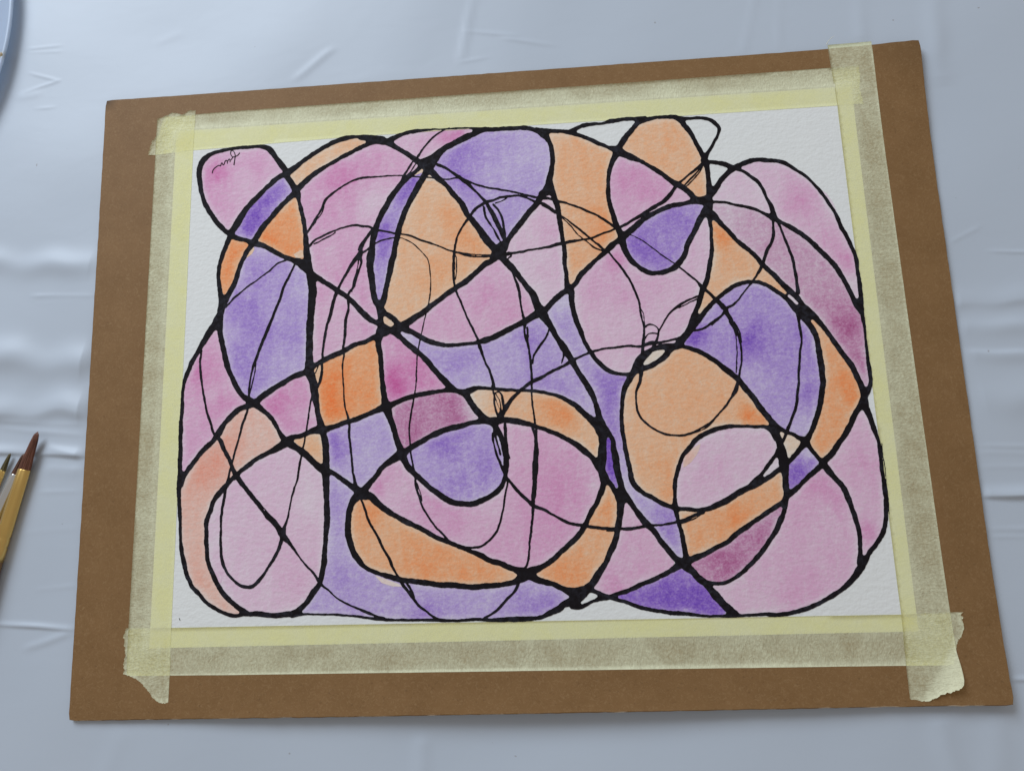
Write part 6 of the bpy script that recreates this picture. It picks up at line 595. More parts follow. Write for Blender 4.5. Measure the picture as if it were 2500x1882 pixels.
SIGN = """
-6278,5150 -14,-9 -7,-7 -10,-15 -3,-10 -2,-15 1,-25 6,-26 14,-31 16,-20 19,-17 -38,-58 0,-10 8,-5 8,3 42,64 15,-2 14,2 5,-3 -23,-180 6,-10 10,-4 6,3 4,5 1,5 10,130 8,60 3,4 27,12 19,12 22,17 15,19 15,25 1,5 -2,5 -5,4 -5,1 -5,-1 -20,-32 -12,-14 -24,-17 -28,-13 -7,38 -7,26 -9,21 -12,21 -17,21 -19,17 -16,5
-6276,5127 9,4 10,-5 19,-20 15,-23 10,-26 5,-15 6,-36 0,-10 -3,-4 -24,-4 -19,5 -16,12 -18,27 -10,26 -3,30 4,21 5,9
-6338,4942 -16,-17 -16,-23 -5,-2 -10,12 -9,5 -5,1 -15,-5 -9,-8 -14,-19 -8,-25 -6,-30 -7,-14 -5,-3 -4,-1 -4,4 -9,31 -3,6 -6,5 -4,2 -10,-1 -14,-9 -6,-10 -11,-48 -5,0 -15,9 -9,3 -20,-3 -28,-14 -48,-33 -17,-16 -14,-16 -20,-30 -10,-30 -5,-45 1,-5 5,-5 5,-2 4,2 5,4 8,55 17,34 25,28 36,27 37,23 15,5 9,-3 20,-12 10,0 4,3 5,4 5,9 10,45 2,4 5,3 10,-34 11,-10 9,-2 10,1 14,8 10,20 11,45 4,9 10,15 10,7 8,-8 5,-11 3,-15 1,-30 2,-6 7,-4 5,1 4,2 2,5 -2,46 8,9 20,29 8,7 6,-8 3,-10 -1,-40 4,-6 5,-3 9,3 2,4 1,31 0,15 -3,10 -6,10 -11,13 -10,4
"""
PATCHES = [
('O', 0.95, "67.6,87.3,8.4,0.25 57.5,93.9,6.3,0.1 81.0,71.1,5.0,0.15",
 "3382,5248 -233,-52 -138,-47 -37,-23 -98,-94 -45,-61 -116,-129 -37,-68 -95,-143 -7,-28 7,-25 58,-64 147,-81 167,-123 56,-32 140,-109 94,-51 305,-283 97,-67 212,-118 154,-169 54,-84 26,-27 29,-14 31,-4 83,9 45,15 19,16 11,28 12,164 16,118 -14,287 -13,111 -11,29 -38,51 7,81 -38,123 -164,381 -50,99 -114,162 -36,69 -40,49 -42,35 -74,36"),
('P', 0.6, "-24.0,102.1,5.5,0.7 -17.4,103.5,4.2,0.8 -45.9,102.2,6.3,-0.1",
 "-868,5304 -609,9 -121,16 -220,-15 -243,-38 -84,5 -113,-24 -70,-23 -174,-94 -20,-22 -4,-24 11,-26 22,-23 219,-171 77,-47 99,-81 148,-98 41,-12 126,35 103,44 337,245 145,51 127,76 159,80 155,49 20,29 -15,32 -64,25"),
('U', 0.75, "-17.6,95.1,6.7,0.5 -22.1,85.7,6.3,0.4 -18.4,78.1,5.5,0.25 14.7,93.4,8.4,-0.3 -0.6,85.2,10.5,-0.15",
 "326,5201 -134,-16 -151,14 -148,-6 -290,19 -60,-3 -42,-13 -174,-91 -79,-26 -266,-124 -103,-36 -75,-46 -132,-65 -70,-55 -62,-70 -161,-280 8,-39 120,-165 63,-62 81,-94 94,-118 51,-85 202,-226 61,-90 103,-242 106,-121 171,-238 193,-291 67,-86 22,-16 32,4 62,45 107,62 37,31 132,202 203,216 147,202 118,110 52,64 74,134 26,75 72,68 71,125 125,437 12,151 -20,295 -25,85 -62,94 -136,140 -45,32 -99,47 -104,35"),
('P', 0.6, "-133.9,90.2,6.3,0.75 -130.8,92.8,4.2,0.35 -113.7,95.0,5.0,0.25 -130.2,78.3,5.0,0.3 -119.3,84.5,6.3,-0.15 -106.1,93.0,6.3,-0.15",
 "-5744,5173 -442,-14 -178,-18 -302,-57 -76,-34 -79,-66 -82,-88 -48,-102 -19,-130 6,-110 54,-358 50,-177 40,-91 96,-179 123,-166 68,-120 45,-56 87,-79 58,-76 40,-29 28,-1 27,24 168,302 145,192 61,60 87,116 264,242 64,73 70,50 82,106 126,80 90,44 18,25 -7,40 -57,76 -70,122 -57,84 -190,215 -39,30 -126,58"),
('O', 0.84, "-68.3,103.2,6.3,0.2",
 "-3406,5249 -109,-12 -349,-90 -160,-77 -180,-69 -183,-115 -57,-53 -172,-129 -271,-245 -7,-20 5,-25 106,-175 34,-35 19,-6 19,5 209,181 66,42 96,82 104,64 240,122 271,169 76,34 169,58 150,89 159,59 15,19 2,20 -7,20 -18,18 -114,25 -66,39"),
('P', 0.65, "-74.8,87.3,7.6,0.55 -79.2,83.8,5.0,0.3 -70.4,79.1,8.4,0.25 -81.2,68.3,8.4,0.2 -60.3,71.6,8.4,-0.25 -61.3,89.2,7.6,0.3 -61.3,77.2,7.6,-0.3 -67.9,37.0,10.5,0.1 -63.6,22.8,5.0,0.25 -68.0,47.3,8.4,0.1",
 "-2953,5079 -122,-26 -203,-94 -117,-40 -206,-119 -127,-55 -177,-97 -72,-28 -70,-38 -142,-104 -211,-135 -146,-149 -40,-56 -62,-65 -9,-34 12,-80 -1,-108 7,-69 56,-228 57,-188 37,-330 29,-113 8,-115 53,-294 34,-259 35,-101 66,-64 130,-89 107,-93 85,-52 390,-278 158,-151 190,-219 79,-68 80,-91 95,-70 36,-13 23,6 13,13 6,46 -44,213 -75,133 -70,287 -72,580 -1,167 49,161 51,317 49,211 157,376 94,140 39,75 34,90 61,91 182,197 101,85 58,80 75,69 83,46 46,36 60,58 14,38 -17,39 -51,42 -133,133 -140,108 -289,183 -98,49 -80,11 -117,32"),
('U', 1.2, "-105.8,80.9,3.4,0.6 -111.0,76.6,3.8,0.5 -114.3,69.4,4.6,0.9 -117.3,64.6,3.8,0.4 -97.8,85.0,3.4,-0.6 -119.8,62.0,2.5,-0.4",
 "-5070,4392 -117,-61 -253,-208 -241,-286 -132,-129 -74,-103 -141,-289 -105,-145 -9,-43 23,-39 67,-33 181,-53 81,-32 28,-4 23,8 41,50 138,229 223,239 131,197 84,98 108,77 59,74 92,85 14,27 -1,25 -53,111 -119,184 -24,19"),
('O', 1.51, "-109.2,59.6,4.2,0.6 -96.7,73.9,6.3,-0.1",
 "-4785,3900 -37,-16 -97,-77 -236,-242 -72,-95 -86,-96 -181,-245 -89,-164 -5,-29 9,-20 16,-13 103,-46 196,-106 284,-188 215,-90 181,-36 28,14 11,38 -11,100 6,143 -15,145 3,134 -20,223 -34,118 -9,79 -75,321 -44,120 -17,20"),
('O', 1.68, "-123.0,52.5,4.2,0.3 -126.0,37.0,4.2,-0.4",
 "-6196,3001 -23,-18 -72,-141 -14,-59 -37,-82 -79,-279 -19,-308 78,-350 14,-29 22,-14 23,5 17,19 53,101 77,124 42,112 18,89 63,201 72,182 53,128 83,99 20,47 -2,25 -12,20 -49,34 -66,22 -100,20 -133,52"),
('U', 0.75, "-113.1,45.2,6.3,0.3 -117.8,28.2,6.3,0.45 -110.5,16.5,7.6,0.4 -95.9,13.6,5.0,0.25 -116.6,4.7,5.5,0.3 -112.1,-4.0,5.5,0.35 -123.5,17.1,4.2,-0.2 -91.5,33.0,5.0,-0.2 -95.1,-1.4,6.3,-0.2 -111.6,54.1,4.2,-0.35",
 "-5682,2798 -31,-18 -60,-74 -87,-177 -47,-73 -71,-206 -23,-132 -36,-140 -34,-93 -225,-453 -42,-184 -10,-149 4,-208 16,-80 50,-145 11,-79 27,-88 27,-134 75,-217 20,-110 52,-120 129,-250 103,-152 69,-68 183,-89 50,15 265,192 142,76 111,72 113,48 239,119 143,46 36,32 11,40 17,152 -2,141 -13,118 10,173 -8,83 0,169 7,151 20,101 8,115 -1,218 18,274 -23,207 -38,186 -25,34 -119,101 -57,72 -141,100 -94,34 -168,79 -360,223 -90,37"),
('P', 0.6, "-60.2,16.2,4.2,0.3 -78.4,14.9,6.3,-0.1 -83.4,32.5,4.2,0.2",
 "-4238,1909 -18,-15 -7,-26 -1,-47 14,-70 7,-118 -22,-115 -6,-111 -14,-83 -18,-216 -1,-263 -18,-218 14,-174 -11,-177 26,-151 14,-22 23,-9 34,10 153,94 112,32 72,29 193,92 71,42 82,28 76,41 70,24 224,49 99,41 130,84 48,148 -5,23 -17,19 -157,77 -117,96 -103,116 -94,125 -191,204 -73,58 -169,108 -176,147 -203,121"),
('P', 0.7, "-138.3,-1.5,6.3,0.6 -130.7,2.4,6.3,0.3 -125.3,-14.9,5.0,0.4 -135.2,-14.5,5.0,0.1 -129.8,-10.6,2.5,-0.3",
 "-6499,923 -38,-32 -150,-247 -50,-66 -57,-101 -120,-175 -61,-157 -21,-95 -84,-187 -44,-124 -16,-166 9,-440 -17,-275 16,-133 -8,-84 4,-115 21,-137 8,-184 -15,-186 12,-114 17,-29 23,-14 26,2 21,16 47,83 150,184 100,146 96,95 144,122 99,167 94,139 91,102 47,73 61,68 91,93 39,29 58,28 121,35 17,11 10,17 -11,33 -65,51 -60,64 -164,250 -32,64 -47,124 -113,222 -54,195 -20,118 -34,89 -47,186 -35,218 -22,31"),
('P', 0.75, "-100.0,-11.8,6.3,0.5 -103.7,-16.3,4.2,0.6 -94.6,-24.5,5.0,0.1 -86.4,-20.7,3.4,-0.4",
 "-4485,-189 -76,-22 -117,-12 -53,-21 -186,-139 -161,-72 -123,-99 -155,-88 -74,-65 -16,-26 8,-36 83,-99 65,-60 59,-44 74,-72 155,-272 79,-104 66,-59 27,-1 92,33 138,-1 88,15 212,107 92,34 25,31 1,30 -23,120 -34,133 -7,80 -104,372 -26,171 -67,137 -20,21"),
('K', 0.8, "-121.7,-31.3,5.0,0.35 -129.8,-39.6,6.3,0.45 -133.8,-45.5,6.3,0.3 -109.2,-30.1,8.4,-0.1 -134.0,-87.7,6.3,0.1",
 "-5612,-828 -179,-40 -71,-31 -118,-90 -87,-86 -94,-71 -34,-47 -54,-109 -24,-69 -33,-54 -121,-138 -169,-145 -124,-136 -161,-225 -60,-67 -65,-118 -59,-183 -34,-56 -7,-34 24,-449 20,-149 32,-444 38,-156 14,-130 59,-180 28,-130 35,-120 64,-112 26,-63 29,-42 39,-38 69,-51 124,-146 80,-82 89,-61 230,-137 122,-48 121,-20 39,0 51,10 16,16 -1,24 -92,71 -93,91 -126,97 -57,54 -46,58 -176,283 -157,388 -18,200 -35,155 7,155 -6,291 28,121 50,135 37,135 82,139 152,188 108,89 100,108 59,45 90,92 83,50 177,147 184,109 101,40 166,87 140,92 34,40 1,35 -68,120 -41,98 -116,181 -152,160 -225,145"),
('P', 0.42, "-95.5,-81.0,8.4,0.15 -93.2,-91.8,5.5,0.2 -108.8,-42.4,10.5,0.1 -85.7,-59.2,6.3,-0.2 -126.4,-72.3,3.4,-0.25 -124.7,-86.0,2.5,0.2",
 "-4843,-1701 -83,-30 -145,-74 -149,-49 -140,-78 -139,-66 -84,-71 -193,-126 -66,-78 -69,-61 -83,-42 -148,-203 -166,-161 -32,-44 -35,-101 -20,-113 -39,-75 -54,-159 -3,-72 16,-101 9,-156 14,-109 13,-242 20,-100 36,-109 92,-151 78,-162 115,-166 82,-96 114,-114 180,-124 79,-41 57,-40 57,-27 146,5 98,-9 181,-32 167,-12 81,7 66,17 103,16 106,40 169,128 54,68 50,95 38,56 108,111 39,76 53,202 37,351 3,132 20,207 -14,199 19,192 -11,214 8,109 -32,238 -12,247 -11,65 -25,48 -120,87 -228,233 -114,75 -114,94 -139,76"),
('O', 0.95, "",
 "-4277,-1450 -70,-8 -123,-38 -80,-35 -110,-21 -22,-16 -3,-22 22,-27 294,-233 185,-180 62,-48 36,-8 19,10 12,21 8,90 -15,212 -44,240 -16,36 -26,18"),
('U', 0.65, "-76.6,-32.2,4.2,0.7 -75.7,-37.9,5.0,0.4 -67.5,-31.7,6.3,0.1 -63.4,-40.0,6.3,-0.15",
 "-2816,-1032 -105,-26 -80,-33 -66,-17 -285,-121 -321,-77 -128,-43 -153,-70 -25,-29 1,-31 27,-88 14,-91 7,-74 -4,-99 22,-182 -4,-64 18,-108 129,-94 140,-113 228,-146 147,-71 22,-2 22,7 73,63 84,95 124,119 65,107 32,39 86,82 242,199 22,31 -2,34 -37,113 -49,205 -59,185 -127,275 -25,22"),
('O', 1.46, "-71.9,-3.7,6.3,0.3 -80.2,-10.4,6.3,0.5 -78.0,-19.0,6.3,0.6 -65.6,3.6,6.3,-0.35",
 "-3003,532 -49,-18 -107,-62 -171,-32 -232,-135 -116,-55 -255,-81 -112,-71 -156,-74 -74,-64 -4,-44 27,-80 59,-229 5,-116 19,-94 2,-89 18,-103 15,-176 92,-258 15,-26 18,-14 35,-6 159,18 93,31 64,34 76,27 115,17 114,38 251,94 172,76 92,57 25,28 8,31 0,118 -31,192 4,181 -13,77 -11,219 -16,95 -9,130 -29,110 -23,209 -25,35 -23,10"),
('O', 0.9, "-24.7,64.9,6.3,0.35 -16.4,53.2,8.4,0.5 -29.3,40.6,6.3,0.4 -35.7,36.5,5.0,0.15 -35.3,74.6,6.3,-0.1 -46.4,26.2,6.3,-0.1",
 "-1732,4254 -38,-27 -42,-77 -71,-102 -80,-189 -90,-121 -88,-145 -104,-254 -29,-99 -74,-192 -45,-260 -69,-219 0,-118 -8,-80 -35,-106 -50,-213 -40,-138 -34,-185 -24,-78 -35,-216 -23,-79 -42,-93 7,-41 53,-74 93,-67 106,-92 65,-72 40,-23 31,2 54,26 364,200 216,166 235,150 140,112 208,127 86,44 67,59 179,129 105,95 140,143 38,21 77,15 22,11 20,28 17,60 16,78 -11,38 -144,173 -92,137 -81,176 -83,116 -116,186 -59,79 -107,247 -166,218 -52,100 -82,107 -87,87 -118,87 -114,126 -23,15"),
('U', 1, "-45.2,76.6,5.0,0.6 -41.3,82.3,3.4,0.6 -56.1,59.1,4.2,0.9 -52.6,68.9,5.0,-0.15 -57.0,37.7,4.2,-0.3 -55.7,49.6,3.4,0.2",
 "-1902,4402 -163,-140 -107,-72 -103,-86 -58,-66 -141,-201 -111,-177 -84,-165 -60,-97 -114,-229 -49,-217 -57,-184 -6,-132 4,-176 -40,-229 6,-132 25,-109 4,-136 28,-165 1,-79 34,-155 11,-21 18,-14 27,3 22,28 67,247 25,111 18,139 27,87 32,238 82,260 22,188 54,245 46,159 108,319 81,132 110,251 66,122 63,113 79,102 81,161 7,34 -7,25 -20,18"),
('P', 0.62, "-10.7,27.8,5.5,0.35 1.5,17.4,8.4,0.25 -27.5,23.1,8.4,0.05 -40.2,14.3,4.2,0.2 -2.1,36.9,6.3,-0.1",
 "-239,2189 -263,-141 -196,-166 -73,-51 -67,-78 -87,-74 -181,-84 -86,-68 -172,-102 -237,-198 -147,-90 -146,-128 -115,-62 -175,-124 -20,-31 7,-33 44,-35 265,-155 106,-77 145,-62 225,-49 242,-25 177,25 163,11 110,19 58,18 80,38 132,26 93,50 191,74 126,63 79,30 241,127 85,54 121,97 16,30 -16,83 -50,175 -43,112 -60,85 -81,147 -180,252 -272,301 -17,12"),
('O', 0.7, "",
 "-2743,1043 -22,-18 -8,-36 12,-69 18,-36 125,-78 32,1 40,25 14,22 -1,22 -50,62 -124,98"),
('U', 0.65, "8.6,9.4,6.3,0.5 7.2,4.4,4.2,0.2 -21.3,-0.5,6.3,0.3 -29.9,2.0,6.3,0.1 -46.5,12.5,5.0,-0.4 -13.7,-10.0,8.4,-0.15 12.7,-10.4,8.4,0.3 20.6,-14.8,5.0,0.2",
 "577,830 -71,-17 -75,-29 -136,-76 -144,-41 -71,-28 -79,-47 -108,-50 -63,-40 -159,-77 -111,-30 -119,-45 -128,-10 -101,-24 -405,-5 -88,-18 -71,-6 -119,11 -132,38 -253,90 -192,107 -89,67 -35,19 -107,32 -71,31 -27,-5 -10,-26 9,-23 41,-51 102,-97 167,-143 88,-103 144,-128 88,-96 84,-135 63,-57 142,-167 60,-58 86,-101 95,-85 34,-22 48,-13 87,-6 218,53 118,4 479,-74 103,-10 78,2 120,-22 374,-22 188,-31 110,-40 182,-45 124,-58 89,-54 112,-54 136,-105 99,-112 78,-72 74,-52 25,-8 22,12 8,26 -34,237 -55,141 -86,173 -32,83 -105,197 -144,238 -38,99 -81,114 -28,59 -62,87 -74,181 -98,175 -98,157 -72,93 -75,81"),
('P', 1, "-51.6,-5.8,5.5,0.9 -49.5,-12.6,5.0,1 -38.3,-6.0,6.3,0.4 -51.5,7.2,5.5,-0.3 -28.1,-11.9,5.0,-0.5",
 "-2632,646 -120,-51 -24,-16 -28,-76 -11,-72 5,-77 24,-141 15,-314 18,-77 8,-76 -4,-102 41,-157 22,-213 22,-58 20,-30 26,-15 35,0 119,38 88,42 84,29 387,78 131,16 123,-1 113,9 66,10 31,17 11,26 -12,31 -122,138 -82,110 -83,97 -76,110 -101,112 -49,66 -57,54 -86,55 -68,62 -65,48 -74,71 -91,101 -77,56 -51,50 -63,45"),
('M', 1.1, "-28.1,-16.2,5.0,0.5 -23.4,-25.0,3.4,0.5 -42.7,-32.7,4.2,0.4 -18.1,-22.7,4.2,-0.8 -46.7,-24.4,6.3,0.1",
 "-1421,-675 -139,-8 -215,-42 -245,-24 -119,-41 -259,-73 -101,-45 -85,-60 -11,-39 28,-149 61,-184 63,-238 50,-144 40,-83 15,-19 26,-12 30,6 102,70 147,84 108,55 109,43 125,74 150,61 248,61 238,41 91,27 165,23 39,20 8,23 -9,26 -65,79 -43,69 -94,126 -69,120 -46,57 -39,27 -95,45 -113,21"),
('O', 1.01, "-15.9,-16.7,6.3,-0.6 6.4,-18.4,5.5,-0.25 18.3,-22.2,6.3,0.35 18.5,-23.0,6.3,0.3 20.0,-27.9,5.0,0.3 29.9,-35.5,4.2,-0.2",
 "-745,-652 -70,-26 -84,-45 -15,-18 -1,-26 73,-152 69,-107 132,-146 88,-66 43,-15 104,4 479,-44 181,-68 72,-16 189,-91 118,-31 158,-81 101,-39 108,-64 72,-52 215,-104 166,-131 73,-85 102,-97 29,-10 22,15 10,36 14,121 26,96 -3,132 -7,30 -44,82 -32,86 -81,119 -57,70 -76,63 -121,130 -48,62 -90,58 -73,64 -91,62 -168,78 -190,54 -90,13 -136,34 -365,26 -94,19 -125,0 -237,36"),
('U', 0.75, "-29.7,-36.4,5.5,0.75 -22.3,-32.3,4.2,0.4 -12.2,-46.7,6.3,0.4 -24.7,-53.0,5.5,0.45 -38.7,-42.9,5.5,-0.15",
 "-685,-1371 -225,-24 -152,-54 -104,-27 -199,-29 -108,-33 -157,-68 -139,-34 -44,-26 -78,-63 -292,-141 -42,-30 -48,-58 -10,-30 7,-39 34,-86 26,-44 116,-150 47,-47 71,-53 190,-197 96,-71 67,-39 148,-117 168,-93 98,-26 84,-3 68,-12 93,-7 64,8 68,17 230,78 73,43 164,118 28,29 31,53 50,183 3,134 -6,89 15,131 -44,239 -44,151 -116,215 -33,44 -44,33 -85,32"),
('P', 0.65, "-57.0,-51.4,4.2,0.4 -33.0,-66.8,10.5,0.2 15.1,-50.8,12.6,0.3 18.8,-56.8,8.4,0.2 1.5,-42.4,8.4,-0.05 12.3,-70.7,8.4,0.3 -9.0,-61.7,6.3,-0.25 -48.9,-55.0,6.3,-0.2 32.0,-55.3,2.5,-0.4 -5.5,-75.9,8.4,0.1",
 "-230,-1368 -90,-27 -18,-17 -6,-21 8,-26 42,-68 44,-90 63,-169 40,-163 13,-305 -23,-79 -28,-159 -17,-61 -72,-152 -105,-132 -79,-47 -349,-177 -43,-12 -101,-8 -277,28 -167,45 -97,56 -299,218 -85,83 -212,184 -86,89 -87,70 -49,61 -77,152 -31,23 -30,-6 -230,-114 -110,-76 -146,-200 -72,-77 -73,-99 -10,-25 3,-21 19,-19 67,-30 45,-31 44,-48 87,-116 45,-44 142,-92 102,-83 162,-91 179,-90 80,-50 86,-38 83,-49 114,-55 168,-105 172,-78 188,-66 63,-33 291,-129 108,-31 78,-32 50,-25 86,-62 90,-46 157,-44 88,-34 72,-41 139,-48 82,-14 87,-3 74,-13 79,23 99,9 100,27 80,44 153,103 252,200 120,116 102,80 84,99 43,80 79,108 63,124 58,97 64,80 42,68 70,196 41,81 23,82 3,29 -23,163 -28,76 -57,86 -66,140 -33,45 -44,41 -90,63 -112,108 -150,129 -74,50 -236,121 -96,30 -79,43 -159,57 -97,24 -67,29 -289,58 -136,37 -81,16"),
('O', 1.12, "-33.2,-86.5,10.5,0.4 -17.5,-86.9,8.4,0.3 -41.1,-80.6,6.3,0.1 -61.3,-62.5,6.3,0.4 -57.0,-70.5,6.3,-0.15",
 "-3240,-2836 -32,-16 -75,-66 -29,-36 -22,-37 -41,-124 -6,-89 -15,-94 12,-212 18,-100 37,-113 28,-120 21,-50 97,-128 89,-135 47,-39 85,-53 200,-88 105,-14 102,-24 244,-75 117,-19 76,-3 75,-17 199,-18 224,-48 142,-14 196,0 157,-29 71,-5 79,-15 157,0 83,-6 146,16 70,-4 211,12 229,48 50,29 36,39 7,20 -6,20 -57,51 -115,41 -138,79 -54,19 -107,24 -124,45 -98,59 -327,159 -149,57 -171,79 -295,114 -145,81 -80,64 -84,56 -281,114 -113,61 -107,72 -182,95 -113,79 -77,81 -99,71 -86,84 -31,10 -77,-3"),
('U', 0.65, "-40.5,-102.5,4.2,0.6 -33.4,-101.6,5.0,0.3 3.4,-101.7,6.3,0.6 13.1,-99.0,4.2,0.3 -69.2,-89.4,8.4,0.2 -75.5,-58.1,6.3,0.1 -77.4,-75.7,5.0,-0.2 -21.7,-98.1,6.3,-0.05",
 "-3886,-2326 -23,-17 -8,-34 16,-124 -3,-127 -15,-181 16,-341 10,-59 -2,-180 -44,-181 5,-91 -25,-268 11,-164 -49,-187 -13,-146 -25,-105 -38,-65 -233,-300 -132,-146 -5,-28 21,-23 30,-7 170,-5 195,-17 359,-4 127,-14 97,-21 634,-59 121,-22 159,-14 146,8 258,-22 237,2 87,-8 153,8 174,-22 137,5 74,-5 293,19 259,-11 316,-2 152,17 258,-7 192,7 110,-4 107,26 119,73 72,26 125,64 91,76 114,60 24,20 3,29 -27,28 -111,73 -180,89 -114,25 -69,24 -99,24 -185,73 -24,-2 -67,-29 -188,-61 -310,-38 -66,1 -179,-17 -90,6 -138,-23 -103,1 -62,11 -191,17 -91,22 -71,-1 -66,10 -113,-1 -75,7 -99,15 -93,26 -142,22 -440,55 -151,34 -64,27 -88,27 -68,35 -139,48 -166,68 -110,75 -54,44 -142,168 -116,258 -41,158 -3,224 22,292 41,154 54,114 59,75 2,38 -58,65 -162,143 -70,52 -62,32 -74,59 -44,22"),
('O', 1.12, "36.2,-65.6,5.0,0.4 19.5,-89.8,7.6,0.4 23.3,-91.8,4.2,0.2 29.8,-76.9,6.3,-0.05",
 "1847,-2738 -16,-8 -12,-16 -44,-139 -58,-89 -41,-90 -113,-155 -104,-185 -44,-121 -91,-123 -200,-209 -71,-54 -108,-98 -76,-50 -61,-68 -115,-95 -81,-57 -142,-66 -114,-68 -11,-16 -1,-16 30,-38 72,-34 288,-92 120,-63 84,-32 101,-20 74,-2 152,33 113,68 28,24 116,161 177,213 110,254 74,122 68,212 18,130 45,161 0,61 16,139 2,65 -52,154 -57,117 -46,76 -13,11"),
('P', 0.6, "37.6,-94.8,5.0,0.6 50.3,-86.9,6.3,0.1 45.9,-64.0,6.3,-0.25 41.1,-81.0,6.3,0.1",
 "2208,-3088 -31,-16 -20,-40 -9,-45 -8,-122 -33,-138 -15,-97 -66,-252 -69,-180 -106,-165 -35,-82 -74,-135 -137,-195 -56,-92 -53,-59 -20,-32 3,-23 26,-24 258,-113 48,4 144,57 169,46 233,111 396,129 229,121 74,66 37,47 -5,28 -53,61 -44,65 -81,142 -95,114 -33,66 -57,86 -65,79 -82,69 -72,73 -111,170 -33,78 -85,142 -33,43 -15,10"),
('U', 1.5, "40.1,-98.9,5.0,0.3 58.9,-99.4,8.4,0.4 73.8,-100.5,8.4,0.5 65.2,-91.0,5.0,-0.4 55.5,-94.5,4.2,0.1 77.2,-105.3,4.2,-0.2",
 "3204,-4430 -182,-65 -92,-48 -128,-45 -59,-41 -87,-41 -177,-54 -150,-80 -147,-36 -78,-27 -66,-13 -74,-23 -23,-20 -2,-23 14,-18 31,-17 131,-36 244,-93 146,-32 197,-54 99,-7 198,-33 107,0 194,-21 226,-52 181,-21 254,11 36,6 20,17 -2,27 -220,259 -75,125 -79,100 -132,113 -112,135 -85,47 -77,55"),
('U', 0.7, "39.2,-9.5,6.3,0.3 43.1,-11.7,5.0,0.5 40.5,-21.9,6.3,0.6 40.0,-31.9,5.0,0.4 22.5,22.7,4.2,-0.45 22.1,12.1,5.0,0.1 42.0,-43.9,3.4,-0.2 44.6,-53.8,2.5,-0.3 59.1,-68.5,6.3,0.3 51.9,-61.8,5.0,-0.15 60.5,-75.9,5.0,0.25",
 "1196,1328 -31,-11 -67,-41 -127,-101 -139,-142 -37,-48 -15,-35 24,-105 46,-84 71,-157 44,-135 20,-41 36,-60 69,-75 56,-84 45,-98 135,-232 33,-94 79,-174 210,-341 26,-58 40,-114 23,-117 39,-101 22,-82 10,-82 24,-83 69,-153 89,-151 51,-121 45,-271 18,-194 19,-94 29,-241 28,-100 19,-100 33,-83 34,-59 46,-105 109,-179 70,-82 49,-75 134,-137 93,-123 60,-101 28,-67 85,-123 216,-250 55,-32 32,-4 17,13 8,24 -3,123 -45,395 -35,150 -3,61 -14,57 -9,82 -9,24 -42,32 -132,44 -85,39 -166,118 -164,78 -120,85 -33,31 -61,80 -45,109 -14,100 -3,79 -27,142 0,88 -10,84 -25,144 -4,139 -43,242 -3,119 34,444 31,248 31,107 94,169 5,39 -9,14 -20,10 -173,24 -92,25 -103,50 -87,66 -69,65 -100,132 -115,196 -89,189 -28,89 -45,108 -20,73 -75,195 -42,147 -38,233 -21,205 -15,25"),
('U', 2.6, "",
 "1912,-1772 -20,-18 -13,-46 -23,-353 -29,-174 1,-42 9,-46 61,-165 85,-102 32,-70 24,-10 16,11 5,25 -74,384 7,100 -12,80 -4,93 -16,97 12,151 -25,69 -15,13"),
('P', 0.5, "45.3,41.6,5.5,0.9 37.2,29.2,7.6,0.3 48.0,25.6,4.2,0.25 50.9,19.1,5.0,0.15 59.6,29.2,6.3,0.2 42.5,13.2,8.4,-0.05 43.5,-4.4,6.3,-0.15 83.4,49.0,4.2,-0.15",
 "4238,2870 -32,-31 -174,-245 -74,-148 -46,-72 -57,-135 -40,-150 -44,-89 -102,-146 -92,-90 -60,-40 -268,-75 -108,8 -113,-5 -73,19 -66,30 -88,57 -90,98 -89,67 -39,39 -108,178 -34,78 -47,151 -14,15 -22,4 -36,-18 -88,-84 -127,-87 -102,-93 -120,-78 -74,-65 -67,-79 -64,-53 -111,-110 -105,-166 -88,-96 -9,-26 10,-78 -15,-159 17,-209 43,-205 97,-283 10,-98 21,-90 92,-177 130,-210 91,-89 109,-120 61,-48 104,-58 75,-21 148,-17 77,8 24,20 30,47 99,216 117,113 60,35 151,67 196,63 115,15 135,-11 43,7 21,16 31,52 175,181 144,272 141,310 38,151 60,167 62,87 54,101 24,58 50,233 23,136 30,80 20,77 31,233 -3,78 8,254 -15,150 -25,74 -16,12"),
('U', 1.05, "56.6,45.3,5.5,0.7 73.8,57.0,5.5,0.3 61.0,50.3,4.2,0.1 68.3,36.5,3.4,0.2 80.2,61.0,4.2,-0.3",
 "3954,3207 -138,-23 -89,-25 -154,-7 -251,-88 -164,-89 -213,-102 -229,-220 -175,-139 -18,-31 -5,-42 32,-159 95,-214 102,-130 82,-78 150,-96 89,-29 130,1 79,19 116,43 126,84 117,112 52,61 47,90 12,31 13,73 28,67 178,259 101,282 74,112 88,154 -4,33 -25,19 -133,26"),
('P', 0.65, "54.4,77.3,6.3,0.35 64.7,75.3,6.3,0.25 60.1,68.9,5.0,0.35 74.6,68.9,4.2,-0.3 54.6,59.9,3.4,0.25 57.7,63.7,5.0,-0.15 68.0,62.2,4.2,-0.1",
 "2496,4419 -34,-23 -61,-102 -78,-174 -41,-166 -22,-138 -13,-347 19,-111 104,-431 54,-154 37,-72 19,-23 26,-7 36,16 175,123 51,50 101,68 84,68 109,58 176,79 230,81 169,31 230,29 67,20 27,20 8,23 -5,24 -62,94 -191,158 -98,59 -218,233 -113,66 -137,100 -118,106 -99,64 -196,69 -87,57 -74,34"),
('O', 1.01, "41.0,62.5,6.3,0.4 42.5,51.4,6.3,0.5 30.0,95.8,4.2,0.15 23.8,99.9,5.0,-0.5 31.3,78.8,6.3,-0.05 29.6,41.7,5.0,0.1",
